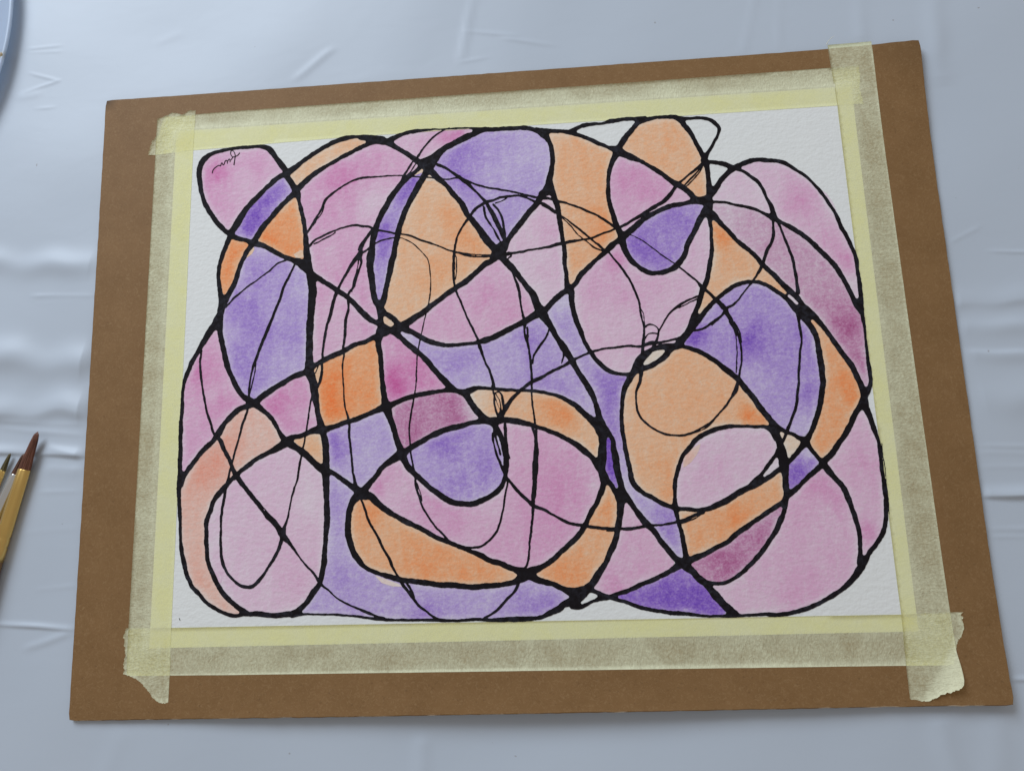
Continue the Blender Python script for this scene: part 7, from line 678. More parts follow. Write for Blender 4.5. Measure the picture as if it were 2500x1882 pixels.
 "1250,5072 -83,-7 -150,3 -30,-18 -10,-29 88,-337 17,-181 -3,-136 -25,-170 -42,-209 -2,-43 29,-190 113,-409 4,-152 16,-172 21,-95 8,-231 46,-284 1,-251 -12,-73 -3,-97 27,-168 -4,-114 6,-102 15,-47 17,-14 17,-5 36,13 35,33 74,143 56,70 86,64 85,83 77,60 174,170 110,74 136,166 155,95 29,36 3,28 -6,37 -35,115 -43,96 -27,119 -9,99 -60,245 -11,96 -9,219 45,477 84,251 50,98 22,72 -6,25 -16,20 -108,78 -198,89 -356,205 -371,143"),
('P', 0.42, "17.8,55.7,5.5,0.35 18.0,38.0,5.0,0.2 6.5,43.0,5.0,-0.1 12.2,29.6,5.0,-0.15",
 "907,3601 -59,-19 -75,-64 -50,-64 -64,-106 -180,-175 -138,-191 -117,-129 -40,-69 -115,-130 -49,-86 -25,-65 -17,-74 -39,-72 -5,-23 8,-113 14,-38 118,-115 47,-57 97,-148 39,-82 137,-190 144,-174 56,-112 18,-92 16,-42 51,-68 39,-21 22,5 24,18 167,177 145,116 73,44 15,20 5,22 10,284 -30,274 12,231 -36,268 -1,169 -39,228 -14,256 -34,150 -71,214 -23,35"),
('P', 0.38, "92.2,66.8,2.5,0.1",
 "4967,3915 -59,-32 -84,-63 -165,-167 -59,-108 -83,-112 -79,-92 -12,-37 9,-38 15,-15 26,-10 229,-21 81,-23 92,-38 302,-80 162,-60 184,-110 59,-20 30,8 12,19 2,23 -23,137 -107,330 -45,91 -101,141 -216,220 -71,35 -73,22"),
('P', 0.5, "125.2,62.6,6.3,0.5 134.9,47.6,6.3,0.35 140.9,36.6,5.0,0.7 133.2,70.4,6.3,0.15 144.4,25.9,3.4,-0.3 115.8,79.6,4.2,-0.15",
 "5476,4090 -97,-10 -58,-22 -188,-47 -33,-30 -3,-24 7,-19 25,-24 101,-65 99,-91 90,-65 47,-59 30,-58 38,-106 58,-206 79,-140 26,-58 44,-236 27,-62 95,-77 156,-86 94,-63 232,-200 103,-115 79,-73 46,-72 65,-85 63,-65 88,-129 89,-113 69,-133 32,-89 118,-265 82,-262 20,-22 29,3 20,24 8,35 -7,191 8,201 -7,84 2,221 -11,158 -92,332 -71,200 -55,99 -27,121 -62,221 -102,196 -65,176 -138,214 -81,115 -85,102 -188,186 -129,97 -148,90 -109,44 -263,32"),
('M', 0.7, "97.5,56.4,8.4,-0.25 136.1,15.7,7.6,0.4 140.2,7.3,5.5,0.8 142.8,-7.5,4.2,0.9 136.7,3.3,6.3,0.3 135.3,32.7,8.4,0.1 93.7,60.1,4.2,-0.2",
 "4477,3202 -27,-9 -19,-26 -12,-83 2,-33 84,-108 46,-106 47,-63 41,-77 104,-121 85,-115 56,-97 144,-128 206,-223 118,-180 77,-90 186,-194 97,-142 120,-132 121,-160 96,-94 66,-122 34,-48 81,-77 147,-184 142,-243 155,-288 83,-125 123,-219 113,-163 98,-324 57,-147 27,-23 33,7 27,42 18,54 6,38 -14,359 5,348 20,246 -6,227 -35,190 -97,180 -62,220 -82,244 -34,73 -27,78 -56,106 -37,87 -60,98 -88,131 -57,60 -132,168 -52,54 -112,156 -131,133 -132,87 -247,193 -200,103 -123,115 -73,56 -144,74 -552,181 -81,17"),
('O', 0.95, "90.8,48.9,4.6,1 92.2,41.5,5.0,0.2 90.1,31.8,6.3,-0.05 114.6,23.3,3.4,0.4 78.8,15.5,3.4,-0.2",
 "4406,2801 -16,-15 -7,-27 12,-154 -27,-184 1,-271 -21,-146 -46,-203 -115,-406 -51,-128 -36,-66 -69,-195 -41,-93 -45,-75 -13,-49 8,-28 24,-13 27,9 168,194 78,72 290,224 139,91 80,42 75,28 78,15 124,9 244,-20 77,-41 50,-17 76,-50 271,-211 24,-8 22,9 12,26 -11,31 -95,110 -130,187 -173,192 -84,119 -77,132 -99,105 -44,59 -117,92 -66,73 -106,130 -143,203 -70,85 -144,152 -16,11"),
('U', 0.85, "75.3,4.9,4.6,1 76.3,4.6,4.2,0.6 100.3,3.5,6.3,0.8 97.2,-0.9,4.2,0.3 121.1,2.9,4.2,0.35 121.1,-8.1,4.2,0.3 121.2,-19.4,4.2,0.4 108.3,-8.4,8.4,0.1 101.8,-15.4,6.3,-0.2 115.5,-33.8,6.3,-0.4 97.0,-12.3,3.4,-0.3 88.4,11.9,3.4,-0.1",
 "5115,1363 -120,-5 -95,-22 -162,-55 -351,-236 -122,-112 -48,-60 -100,-98 -192,-230 -92,-133 -213,-249 -13,-22 -2,-17 10,-18 17,-12 94,-29 79,-35 95,-25 44,-23 155,-105 110,-92 103,-99 206,-158 67,-79 54,-43 69,-73 130,-198 102,-137 44,-70 51,-104 70,-104 49,-87 70,-83 31,-65 97,-114 67,-68 88,-62 74,-35 87,-30 94,-68 97,-9 22,14 59,68 46,69 45,91 65,160 26,87 66,170 100,420 10,106 -2,94 -28,380 -12,74 7,169 -14,135 -61,165 -38,80 -288,397 -80,139 -28,37 -116,118 -64,47 -89,83 -90,73 -151,65 -87,21"),
('O', 1.23, "136.8,-16.9,5.5,0.6 137.5,-24.1,4.2,0.4 128.9,3.7,5.0,-0.3 129.6,-8.5,4.2,-0.05 128.7,-35.4,6.3,0.2",
 "6249,513 -19,-17 -2,-26 60,-110 52,-134 29,-156 4,-127 15,-100 -3,-86 17,-225 -4,-68 -19,-106 4,-56 14,-65 -1,-38 -15,-72 -39,-104 -24,-118 -18,-135 -62,-199 -81,-152 -71,-164 -62,-106 -24,-62 -43,-77 -6,-24 18,-72 51,-104 89,-124 29,-24 24,-7 29,12 107,86 80,86 47,66 64,74 83,78 111,181 77,94 47,123 80,131 43,53 75,114 45,87 12,46 -8,85 -38,183 -44,93 -66,202 -47,97 -61,118 -78,128 -102,218 -56,102 -55,81 -29,63 -175,228 -29,25"),
('O', 0.95, "98.7,-28.7,5.0,0.7 98.7,-29.5,5.0,0.5 60.5,-48.5,5.0,0.35 61.7,-58.3,4.2,0.4 72.3,-19.2,8.4,0.1 51.6,-34.4,6.3,-0.1 47.0,-26.2,3.4,-0.3 57.2,-9.5,3.4,-0.3 78.6,-39.4,6.3,-0.05",
 "3526,35 -120,-24 -35,-15 -45,-39 -65,-78 -72,-66 -75,-42 -150,-102 -57,-25 -311,-95 -35,-23 -146,-212 -65,-122 -61,-205 -7,-90 -35,-195 6,-184 8,-64 -8,-114 25,-166 1,-148 36,-152 16,-118 29,-110 5,-125 16,-100 32,-84 59,-87 94,-112 49,-44 116,-50 137,-99 182,-98 47,-16 30,10 17,36 21,146 -5,173 21,118 92,274 31,57 38,104 34,60 59,78 134,149 65,86 114,96 146,71 154,60 63,19 67,10 261,17 417,-31 192,-1 93,-17 34,11 14,26 -2,25 -16,30 -81,111 -43,71 -85,105 -73,148 -85,130 -81,107 -73,136 -75,90 -237,202 -95,130 -75,56 -72,38 -59,50 -68,46 -122,68 -171,74 -108,35"),
('O', 0.4, "",
 "3067,22 -90,-15 -58,-31 -105,-105 -51,-63 -29,-55 8,-31 30,-11 77,12 153,76 106,75 40,39 31,47 10,21 -1,18 -11,14 -16,7"),
('P', 0.45, "81.5,-49.2,6.3,0.15 95.7,-40.0,5.0,-0.05 79.4,-53.1,6.3,0.1",
 "4488,-1664 -121,-10 -205,-39 -293,-114 -121,-75 -62,-53 -155,-175 -86,-72 -40,-65 -50,-98 -27,-111 -72,-192 -11,-148 -27,-208 4,-98 12,-62 17,-25 39,-14 158,-12 120,-25 44,-3 168,15 116,32 104,60 247,116 132,72 106,69 181,74 128,121 128,92 58,68 69,103 165,181 32,49 44,102 1,95 -9,34 -35,51 -45,102 -27,48 -23,24 -57,44 -36,13 -65,6 -86,-5 -166,26"),
('P', 0.3, "",
 "5256,-2306 -28,-20 -59,-86 -191,-206 -14,-32 3,-17 11,-12 33,-3 101,49 105,85 79,54 11,29 -1,115 -18,38 -15,8"),
('O', 0.5, "",
 "5406,-1789 -16,-8 -9,-12 -2,-33 23,-72 27,-130 39,-120 18,-131 16,-24 24,-2 18,12 34,44 47,35 34,40 101,141 13,29 1,21 -19,29 -51,27 -86,68 -99,35 -89,47"),
('U', 1.3, "113.6,-53.4,4.2,0.5 117.1,-44.7,3.4,-1.1",
 "5858,-2113 -26,-14 -57,-51 -184,-180 -68,-58 -35,-44 -29,-338 -1,-114 17,-24 20,-2 21,8 133,86 75,73 53,41 80,83 135,103 90,96 5,20 -4,16 -63,114 -119,172 -19,12"),
('P', 0.55, "141.3,-51.4,6.3,0.3 136.1,-76.9,4.2,0.75 140.0,-35.8,4.2,-0.1",
 "7036,-1419 -39,-29 -52,-65 -229,-386 -120,-128 -87,-145 -82,-104 -55,-59 -98,-87 -17,-33 8,-29 104,-188 60,-83 81,-86 63,-102 39,-106 70,-308 34,-109 15,-132 29,-172 4,-139 -35,-325 10,-32 27,-12 16,4 18,14 57,89 96,91 167,220 54,121 57,185 14,75 9,219 17,96 -11,73 6,351 -5,110 14,126 -10,241 1,206 -55,193 -23,133 -47,156 -63,136 -18,18"),
('O', 1.18, "87.5,-69.7,5.5,0.6 73.6,-77.6,6.3,0.1 97.7,-61.3,6.3,-0.05 66.9,-67.3,4.2,-0.5",
 "5293,-2604 -51,-29 -83,-61 -376,-207 -119,-39 -135,-70 -92,-34 -117,-78 -123,-69 -221,-87 -126,-35 -137,-18 -137,11 -198,27 -93,-1 -34,-13 -15,-31 12,-98 27,-114 5,-65 25,-61 27,-113 6,-129 22,-164 12,-64 15,-32 19,-13 24,1 112,40 86,17 74,23 133,56 77,47 98,40 122,62 62,50 102,96 254,151 192,125 88,46 129,92 318,181 26,30 26,47 15,73 -15,126 16,171 -6,74 -14,35 -16,6"),
('P', 0.55, "120.8,-56.4,6.3,0.35 127.6,-63.1,6.3,0.35 112.4,-65.6,6.3,0.2 120.1,-94.3,8.4,0.15 106.7,-99.5,6.3,0.2 79.0,-96.9,4.2,-0.2 95.3,-102.8,6.3,-0.15",
 "6126,-2568 -228,-157 -154,-133 -134,-135 -176,-126 -22,-47 -22,-111 -39,-115 -26,-50 -35,-92 -60,-97 -75,-146 -296,-372 -218,-223 -84,-73 -61,-66 -160,-105 -226,-111 -87,-25 -101,-11 -83,3 -28,-14 -5,-16 7,-19 90,-92 36,-60 89,-119 75,-60 86,-90 92,-81 23,-9 43,-1 506,26 162,-19 206,22 349,93 114,45 72,18 89,32 108,63 88,60 140,68 62,36 77,60 115,103 84,99 95,149 1,66 53,207 4,145 12,122 -4,103 -16,147 -60,221 -41,182 -42,110 -26,98 -44,123 -45,66 -102,125 -83,85 -52,84 -19,14"),
('M', 1.1, "78.9,-84.4,4.2,0.5 83.4,-89.7,6.3,0.55 96.2,-77.5,3.4,0.3 98.1,-71.4,4.2,-0.1 72.3,-87.5,4.2,-0.1",
 "5241,-3286 -92,-57 -98,-52 -52,-37 -76,-39 -128,-85 -101,-54 -128,-95 -71,-33 -303,-225 -51,-26 -174,-69 -273,-145 -219,-91 -53,-36 -8,-20 6,-24 78,-92 63,-89 131,-97 31,-13 149,-30 115,-1 98,23 153,70 127,93 82,77 137,108 162,167 54,74 96,100 93,125 106,160 93,188 65,92 29,79 3,24 -16,29"),
('P', 0.4, "",
 "5841,1087 -22,-9 -13,-20 -1,-23 12,-24 132,-150 24,-12 26,7 12,22 -3,22 -74,115 -60,61"),
('O', 0.65, "",
 "-2105,4234 132,176 88,110 176,128 230,89 -78,-146 -99,-109 -56,-89 41,-164 129,-112 -239,-19 -106,214"),
('O', 0.8, "",
 "-4779,2558 140,93 120,-29 -30,-133 -152,-36"),
('K', 0.75, "",
 "3441,-2183 102,75 103,74 137,74 -41,-136 -71,-115 -106,-123 -102,-75 -69,-26 21,155"),
('O', 0.85, "",
 "-5824,2705 129,87 24,-62 -52,-99 -97,-73 -43,-9"),
('K', 0.4, "",
 "-2949,-4386 199,-72 296,-112 79,-59 -217,13 -218,74"),
('P', 0.5, "",
 "6726,3363 111,-95 117,-226 58,-243 -1,-87 -78,135 -81,179"),
('P', 0.6, "",
 "-6361,-4159 125,-62 86,-99 0,-116 -55,-56 -109,176"),
('O', 0.9, "",
 "-4270,-69 167,130 34,-160 -91,-291 -86,130"),
]

# ------------------------------------------------------------------ tablecloth
RIDGES = [
    (-245.79, 57.93, -188.54, 50.62, 4, 3.64, 1.1),
    (-216.64, 39.18, -188.59, 37.7, 0.73, 0.73, 0.12),
    (-241.13, 11.85, -188.85, 6.99, 5.09, 4.36, 1.5),
    (-238.72, -12.01, -188.52, -15.55, 5.09, 2.73, 1.5),
    (-226.51, -20.7, -188.74, -25.25, 0.91, 0.91, 0.15),
    (-226.8, -17.6, -189.08, -20.58, 0.73, 0.73, 0.1),
    (-210.87, -27.62, -188.98, -34.51, 1.09, 1.09, 0.25),
    (-236.83, -30.75, -188.09, -34.01, 2.18, 0.73, 0.9),
    (-204.25, -39.96, -188.5, -40.88, 1.45, 2.18, 0.4),
    (-205.34, -49.06, -188.77, -49.63, 0.73, 0.73, 0.1),
    (-229.51, -103.12, -187.02, -106.2, 0.91, 0.55, 0.55),
    (-207.02, -113.44, -187.96, -107.81, 1.09, 1.09, 0.25),
    (-211.2, -66.2, -189.42, -65.15, 0.91, 0.91, 0.06),
    (-203.68, -90.11, -187.63, -88.86, 0.73, 0.73, 0.1),
    (186.48, 41.54, 198.05, 47.21, 0.73, 0.73, 0.12),
    (201.55, 36.7, 224.25, 34.87, 0.55, 0.55, 0.18),
    (183.89, 15.8, 220.95, 13.34, 3.64, 1.82, 0.5),
    (184.81, 4.39, 219.31, 2.68, 2.18, 2.91, 0.5),
    (186.46, -7.41, 217.66, -8.02, 1.09, 2.55, 0.45),
    (187.86, -26.43, 215.3, -23.43, 4.55, 4.55, 0.5),
    (186.97, -44.28, 211.9, -45.56, 0.73, 0.73, 0.1),
    (186.59, -47.05, 211.48, -48.31, 0.73, 0.73, 0.1),
    (186.58, -52.75, 210.71, -53.3, 0.73, 0.73, 0.1),
    (184.26, -63.79, 208.95, -64.78, 2.18, 0.73, 0.9),
    (185.51, -77.01, 207.02, -77.36, 0.73, 0.73, 0.12),
    (185.88, -79.86, 206.49, -80.79, 0.55, 0.55, 0.08),
    (185.12, -132.72, 198.43, -133.25, 0.73, 0.55, 0.4),
    (116.3, 165.43, 108.29, 136.15, 0.91, 0.91, 0.22),
    (126.99, 162.43, 123.51, 134.95, 0.73, 0.73, 0.16),
    (161.32, 161.59, 160.36, 137.1, 1.82, 1.82, 0.25),
    (192.55, 160.99, 191.85, 114.74, 3.27, 3.27, 0.35),
    (-16.24, 156.44, 6.48, 151.87, 0.73, 0.73, 0.18),
    (0.78, 151.49, 23.23, 145.94, 0.73, 0.73, 0.2),
    (-18.09, 140.85, -7.06, 142.08, 0.73, 0.73, 0.12),
    (-12.97, 174.31, -19.42, 140.96, 1.09, 1.09, 0.25),
    (-97.41, 137.51, -79.68, 151.97, 1.09, 1.09, 0.22),
    (-165.83, 160.92, -154, 166.49, 1.45, 1.45, 0.1),
    (-227.28, 150.53, -213.59, 146.05, 0.55, 0.55, 0.22),
    (-224.56, 142.79, -213.57, 145.83, 0.55, 0.55, 0.22),
    (-229.52, 141.01, -213.93, 145.21, 0.73, 0.73, 0.2),
    (-229.46, 163.77, -213.4, 164.25, 0.55, 0.55, 0.16),
    (-228.23, 161.48, -213.15, 161.17, 0.55, 0.55, 0.14),
    (-222.61, 131.97, -214.49, 132.02, 0.55, 0.55, 0.16),
    (-233.35, 138.08, -221.29, 140.4, 1.45, 1.45, 0.2),
    (-40.57, -150.37, -42.35, -166.76, 2.18, 2.18, 0.4),
    (157.92, -145.73, 160.09, -168.69, 3.27, 3.27, 0.6),
    (178.95, -144.59, 172.56, -168.81, 3.64, 3.64, 0.4),
    (-162.54, -147.22, -169.87, -165.55, 2.73, 2.73, 0.25),
]


def cloth_z(P):
    x, y = P[:, 0], P[:, 1]
    z = np.full(len(P), -1.75)
    # sits under the board where the board rests on it
    z += 0.47 * np.clip((165 - np.abs(x)) / 60, 0, 1) * np.clip((110 - np.abs(y)) / 50, 0, 1)
    # hollow in front of the bowed lower edge
    z -= 2.6 * np.exp(-(((x - 20) / 120) ** 2) - (((y + 144) / 24) ** 2))
    for a, b, c, k, p in ((0.021, 0.013, 0.3, 0.22, 0), (-0.011, 0.034, 1.9, 0.20, 1), (0.047, -0.021, 0.7, 0.10, 2), (0.03, 0.06, 2.2, 0.07, 3)):
        z += k * np.sin(a * x * 2 + b * y * 2 + c + 1.3 * np.sin(0.017 * x - 0.012 * y + p))
    for x0, y0, x1, y1, su, sd, h in RIDGES:
        dx, dy = x1 - x0, y1 - y0
        L = math.hypot(dx, dy)
        ux, uy = dx / L, dy / L
        s = (x - x0) * ux + (y - y0) * uy
        wob = 0.3 * max(su, sd) * (np.sin(s * 0.11 + x0) + 0.5 * np.sin(s * 0.27 + y0)) * (0.5 if max(su, sd) < 1.2 else 0.25 if sd < 1 else 1)
        h = (1.4 if x0 > 180 else 0.5 if y0 > 100 and x0 < -190 else 1.0) * h * (1 + 0.3 * np.sin(s * 0.16 + y0))
        t = -(x - x0) * uy + (y - y0) * ux + wob
        if ux < -0.01:
            t = -t
        sg = np.where(t > 0, su, sd)
        fade = np.clip(s / 5 + 0.5, 0, 1) * np.clip((L - s) / 5 + 0.5, 0, 1)
        z += h * np.exp(-0.5 * (t / sg) ** 2) * fade
    return z


def build_cloth():
    xs = np.unique(np.concatenate([np.linspace(-520, -250, 40), np.linspace(-250, -180, 150), np.linspace(-180, 180, 190),
                                   np.linspace(180, 240, 130), np.linspace(240, 520, 40)]))
    ys = np.unique(np.concatenate([np.linspace(-430, -175, 40), np.linspace(-175, 195, 640), np.linspace(195, 430, 40)]))
    X, Y = np.meshgrid(xs, ys)
    P = np.c_[X.ravel(), Y.ravel()]
    Z = cloth_z(P)
    V = np.c_[P, Z] * MM
    nx, ny = len(xs), len(ys)
    i = np.arange(nx * ny).reshape(ny, nx)
    F = np.stack([i[:-1, :-1], i[:-1, 1:], i[1:, 1:], i[1:, :-1]], -1).reshape(-1, 4)
    me = bpy.data.meshes.new('tablecloth')
    me.vertices.add(len(V))
    me.vertices.foreach_set('co', V.ravel())
    me.loops.add(F.size)
    me.loops.foreach_set('vertex_index', F.ravel().astype(np.int32))
    me.polygons.add(len(F))
    me.polygons.foreach_set('loop_start', np.arange(0, F.size, 4, dtype=np.int32))
    me.polygons.foreach_set('use_smooth', np.ones(len(F), bool))
    me.materials.append(make_cloth())
    me.update(calc_edges=True)
    me.validate()
    o = bpy.data.objects.new('tablecloth', me)
    COL.objects.link(o)
    tag(o, 'creased bluish white plastic tablecloth spread under the brown board', 'tablecloth')
    return o


build_cloth()


# ------------------------------------------------------------------ board
def build_board():
    n, m = 120, 90
    u = np.linspace(0, 1, n)
    v = np.linspace(0, 1, m)
    U, W = np.meshgrid(u, v)
    U, W = U.ravel(), W.ravel()
    a, b, c, d = BOARD
    P = ((1 - U) * (1 - W))[:, None] * a + (U * (1 - W))[:, None] * b + (U * W)[:, None] * c + ((1 - U) * W)[:, None] * d
    # slightly rubbed corners and uneven cut
    for cor in BOARD:
        dd = np.hypot(*(P - cor).T)
        ctr = -cor / np.linalg.norm(cor)
        P = P + ctr * (0.7 * np.clip(1 - dd / 3.5, 0, 1) ** 2)[:, None]
    edge = (U == 0) | (U == 1) | (W == 0) | (W == 1)
    P[edge] += rng.normal(0, 0.05, (edge.sum(), 2))
    Z = lift(P)
    T = 1.2
    Nn = n * m
    Pi = P.copy()
    k = 0.24 + 0.16 * rng.random(Nn)
    Pi[W == 1, 1] += k[W == 1]
    Pi[W == 0, 1] -= 0.5 * k[W == 0]
    Pi[U == 0, 0] += 0.5 * k[U == 0]
    Pi[U == 1, 0] -= 0.5 * k[U == 1]
    V = np.r_[np.c_[Pi, Z], np.c_[P, Z - T], np.c_[P, Z - 0.22]] * MM
    i = np.arange(Nn).reshape(m, n)
    top = np.stack([i[:-1, :-1], i[1:, :-1], i[1:, 1:], i[:-1, 1:]], -1).reshape(-1, 4)
    bot = top[:, ::-1] + Nn
    ring = np.r_[i[0, :], i[1:, -1], i[-1, -2::-1], i[-2:0:-1, 0]]
    nxt = np.roll(ring, -1)
    side = np.r_[np.c_[ring, nxt, nxt + 2 * Nn, ring + 2 * Nn], np.c_[ring + 2 * Nn, nxt + 2 * Nn, nxt + Nn, ring + Nn]]
    F = np.r_[top, bot, side]
    fm = np.r_[np.zeros(len(top) + len(bot), int), np.ones(len(side), int)]
    tl = np.hypot(P[:, 0] - BOARD[0, 0], P[:, 1] - BOARD[0, 1])
    tr = np.hypot(P[:, 0] - BOARD[1, 0], (P[:, 1] - BOARD[1, 1]) * 1.3)
    sc = 0.9 * np.clip(1 - tl / 6, 0, 1) + 0.30 * np.clip(1 - tr / 26, 0, 1)
    o = mesh_object('backing_board', V, F, None, mats=[make_board(), make_board_edge()], fmat=fm, attrs={'scuff': np.r_[sc, sc, sc]})
    tag(o, 'brown kraft cardboard backing board lying on the white tablecloth', 'board')


build_board()


# ------------------------------------------------------------------ painting: paper, paint, ink
def build_painting():
    root = empty('watercolour_painting', (0, 0, 0), 'abstract painting of black looping lines filled with pink, purple and orange, taped to the board', 'painting')
    mp = make_paper()
    n, m = 96, 72
    X, Y = np.meshgrid(np.linspace(-PW, PW, n), np.linspace(PH, -PH, m))
    P = np.c_[X.ravel(), Y.ravel()]
    L = lift(P)
    Nn = n * m
    V = np.r_[np.c_[P, L + 0.30], np.c_[P, L + 0.02]] * MM
    i = np.arange(Nn).reshape(m, n)
    top = np.stack([i[:-1, :-1], i[1:, :-1], i[1:, 1:], i[:-1, 1:]], -1).reshape(-1, 4)
    ring = np.r_[i[0, :], i[1:, -1], i[-1, -2::-1], i[-2:0:-1, 0]]
    nxt = np.roll(ring, -1)
    side = np.c_[ring, nxt, nxt + Nn, ring + Nn]
    mesh_object('paper', V, np.r_[top, side, top[:, ::-1] + Nn], mp, root)

    paints = {'P': make_paint('pink_watercolour', (0.13, 0.88, 0.38)),
              'U': make_paint('purple_watercolour', (0.60, 0.97, 0.19), 1.45),
              'O': make_paint('orange_watercolour', (-0.06, 0.50, 1.0)),
              'M': make_paint('mauve_watercolour', (0.30, 0.95, 0.52), 1.7),
              'K': make_paint('coral_watercolour', (-0.02, 0.58, 0.78))}
    word = {'P': 'pink', 'U': 'purple', 'O': 'orange', 'K': 'coral', 'M': 'dusky mauve'}
    for hue, base, blobs, outline in PATCHES:
        poly = unpack(outline)
        v, f = fill(poly, 1.5)
        d = np.full(len(v), float(base))
        for t in blobs.split():
            bx, by, r, s = (float(q) for q in t.split(','))
            jx = (v[:, 0] - bx) / r + 0.22 * np.sin(v[:, 1] * 0.55 + bx) + 0.12 * np.sin(v[:, 1] * 1.7)
            jy = (v[:, 1] - by) / r + 0.22 * np.sin(v[:, 0] * 0.5 + by) + 0.12 * np.sin(v[:, 0] * 1.9)
            d += (0.62 if hue == 'P' else 0.78) * s * np.exp(-0.9 * (jx ** 2 + jy ** 2))
        e = edge_dist(poly, v)
        halo = 0.5 + 0.5 * np.sin(v[:, 0] * 0.23 + v[:, 1] * 0.17 + base * 20)
        d *= 1 - (0.15 + 0.40 * halo) * np.exp(-((e / 1.3) ** 2))
        d = np.clip(d, 0.04, 4)
        V = np.c_[v, lift(v) + (0.32 if blobs or len(poly) > 14 else 0.36)] * MM
        o = mesh_object('paint_patch', V, f, paints[hue], root, attrs={'pigment': d})
        tone = 'pale' if d.mean() < {'P': 0.5, 'U': 0.6, 'O': 0.6, 'K': 0.5, 'M': 0.5}[hue] else 'deep' if d.mean() > 1.35 else 'soft'
        o['label'] = '%s %s watercolour patch between black lines' % (tone, word[hue])

    ink = make_ink()

    def ink_part(name, text, label):
        cu = bpy.data.curves.new(name, 'CURVE')
        cu.dimensions = '2D'
        cu.fill_mode = 'BOTH'
        for ln in text.strip().split('\n'):
            p = unpack(ln) * MM
            sp = cu.splines.new('POLY')
            sp.points.add(len(p) - 1)
            sp.points.foreach_set('co', np.c_[p, np.zeros(len(p)), np.ones(len(p))].ravel())
            sp.use_cyclic_u = True
        tmp = bpy.data.objects.new(name, cu)
        COL.objects.link(tmp)
        dg = bpy.context.evaluated_depsgraph_get()
        me = bpy.data.meshes.new_from_object(tmp.evaluated_get(dg))
        bpy.data.objects.remove(tmp)
        co = np.empty(len(me.vertices) * 3)
        me.vertices.foreach_get('co', co)
        co = co.reshape(-1, 3)
        co[:, 2] = (lift(co[:, :2] / MM) + 0.43) * MM
        me.vertices.foreach_set('co', co.ravel())
        me.materials.clear()
        me.materials.append(ink)
        me.name = name
        me.update()
        o = bpy.data.objects.new(name, me)
        COL.objects.link(o)
        o.parent = root
        o['label'] = label
        return o

    ink_part('ink_lines', INK, 'thick and thin looping black marker lines')
    ink_part('signature', SIGN, 'small handwritten signature upside down in the upper left pink loop')


build_painting()

# ------------------------------------------------------------------ masking tape
TAPES = {
    'top': [(-158.92, 122.23, 0), (-143.53, 122.31, 0), (-131.48, 122.6, 0), (3.77, 123.23, 0), (136.25, 123.88, 0), (144.37, 123.79, 0), (156.35, 123.77, 0), (156.56, 119.39, 1), (155.67, 114.53, 1), (155.99, 109.61, 1), (156.76, 105.65, 1), (145.42, 105.56, 0), (113.28, 105.57, 0), (74.1, 105.52, 0), (30.71, 105.73, 0), (-0.47, 105.74, 0), (-24.37, 105.79, 0), (-46.98, 105.78, 0), (-65.82, 105.88, 0), (-100.03, 105.21, 0), (-126.91, 104.51, 0), (-143.84, 104.16, 0), (-162.21, 103.28, 0), (-165.22, 103.24, 0), (-164.42, 107.78, 1), (-163.69, 110.49, 1), (-161.68, 112.96, 1)],
    'bottom': [(-161.71, -105.98, 0), (-143.44, -106.38, 0), (146.6, -107.9, 0), (164.9, -107.47, 0), (169.69, -107.59, 0), (168.55, -108.66, 1), (169.32, -109.33, 1), (168.51, -110.16, 1), (169.12, -111.82, 1), (168.65, -114.24, 1), (167.63, -116.67, 1), (166.38, -117.99, 1), (165.44, -119.86, 1), (165.03, -121.99, 1), (163.43, -126.71, 1), (146.08, -126.61, 0), (129.35, -126.56, 0), (-4.18, -125.81, 0), (-121.89, -125.2, 0), (-143.28, -124.96, 0), (-159.59, -124.82, 0), (-162.79, -124.05, 0), (-162.55, -122.87, 1), (-162.77, -119.36, 1), (-162.48, -116.29, 1), (-162.94, -111.68, 1), (-163.41, -109.25, 1), (-162.82, -106.36, 1)],
    'left': [(-161.97, 121.39, 0), (-159.69, 121.87, 1), (-157.58, 122.65, 1), (-155.48, 123.64, 1), (-153.36, 123.76, 1), (-151.37, 123.16, 1), (-149.75, 122.75, 1), (-148.37, 123.4, 1), (-146.98, 124.34, 1), (-145.39, 124.41, 1), (-143.7, 124.21, 1), (-143.84, 104.16, 0), (-143.44, -106.38, 0), (-143.23, -135.16, 0), (-145.49, -135.59, 1), (-148.03, -134.7, 1), (-149.93, -133.39, 1), (-151.29, -131.4, 1), (-153.58, -129.19, 1), (-155.89, -127.04, 1), (-157.51, -125.87, 1), (-161.33, -124.63, 1), (-161.74, -118.05, 0), (-161.74, -105.54, 0), (-161.75, -97.6, 0), (-161.91, 100.98, 0), (-162.02, 114.1, 0)],
    'right': [(144.36, 134.92, 0), (162.93, 134.67, 0), (163.15, 95.52, 0), (163.26, 83.1, 0), (163.79, 12.01, 0), (164.88, -102.39, 0), (165.03, -121.99, 0), (165.42, -126.45, 0), (165.38, -129.55, 0), (165.15, -131.61, 0), (164.62, -133.21, 0), (163.61, -134.37, 0), (160.41, -135.93, 1), (157.1, -136.82, 1), (154.58, -138.17, 1), (152.45, -139.25, 1), (150.23, -139.34, 1), (148.44, -138.8, 1), (145.89, -138.47, 1), (146.6, -107.9, 0), (145.42, 105.56, 0)],
}


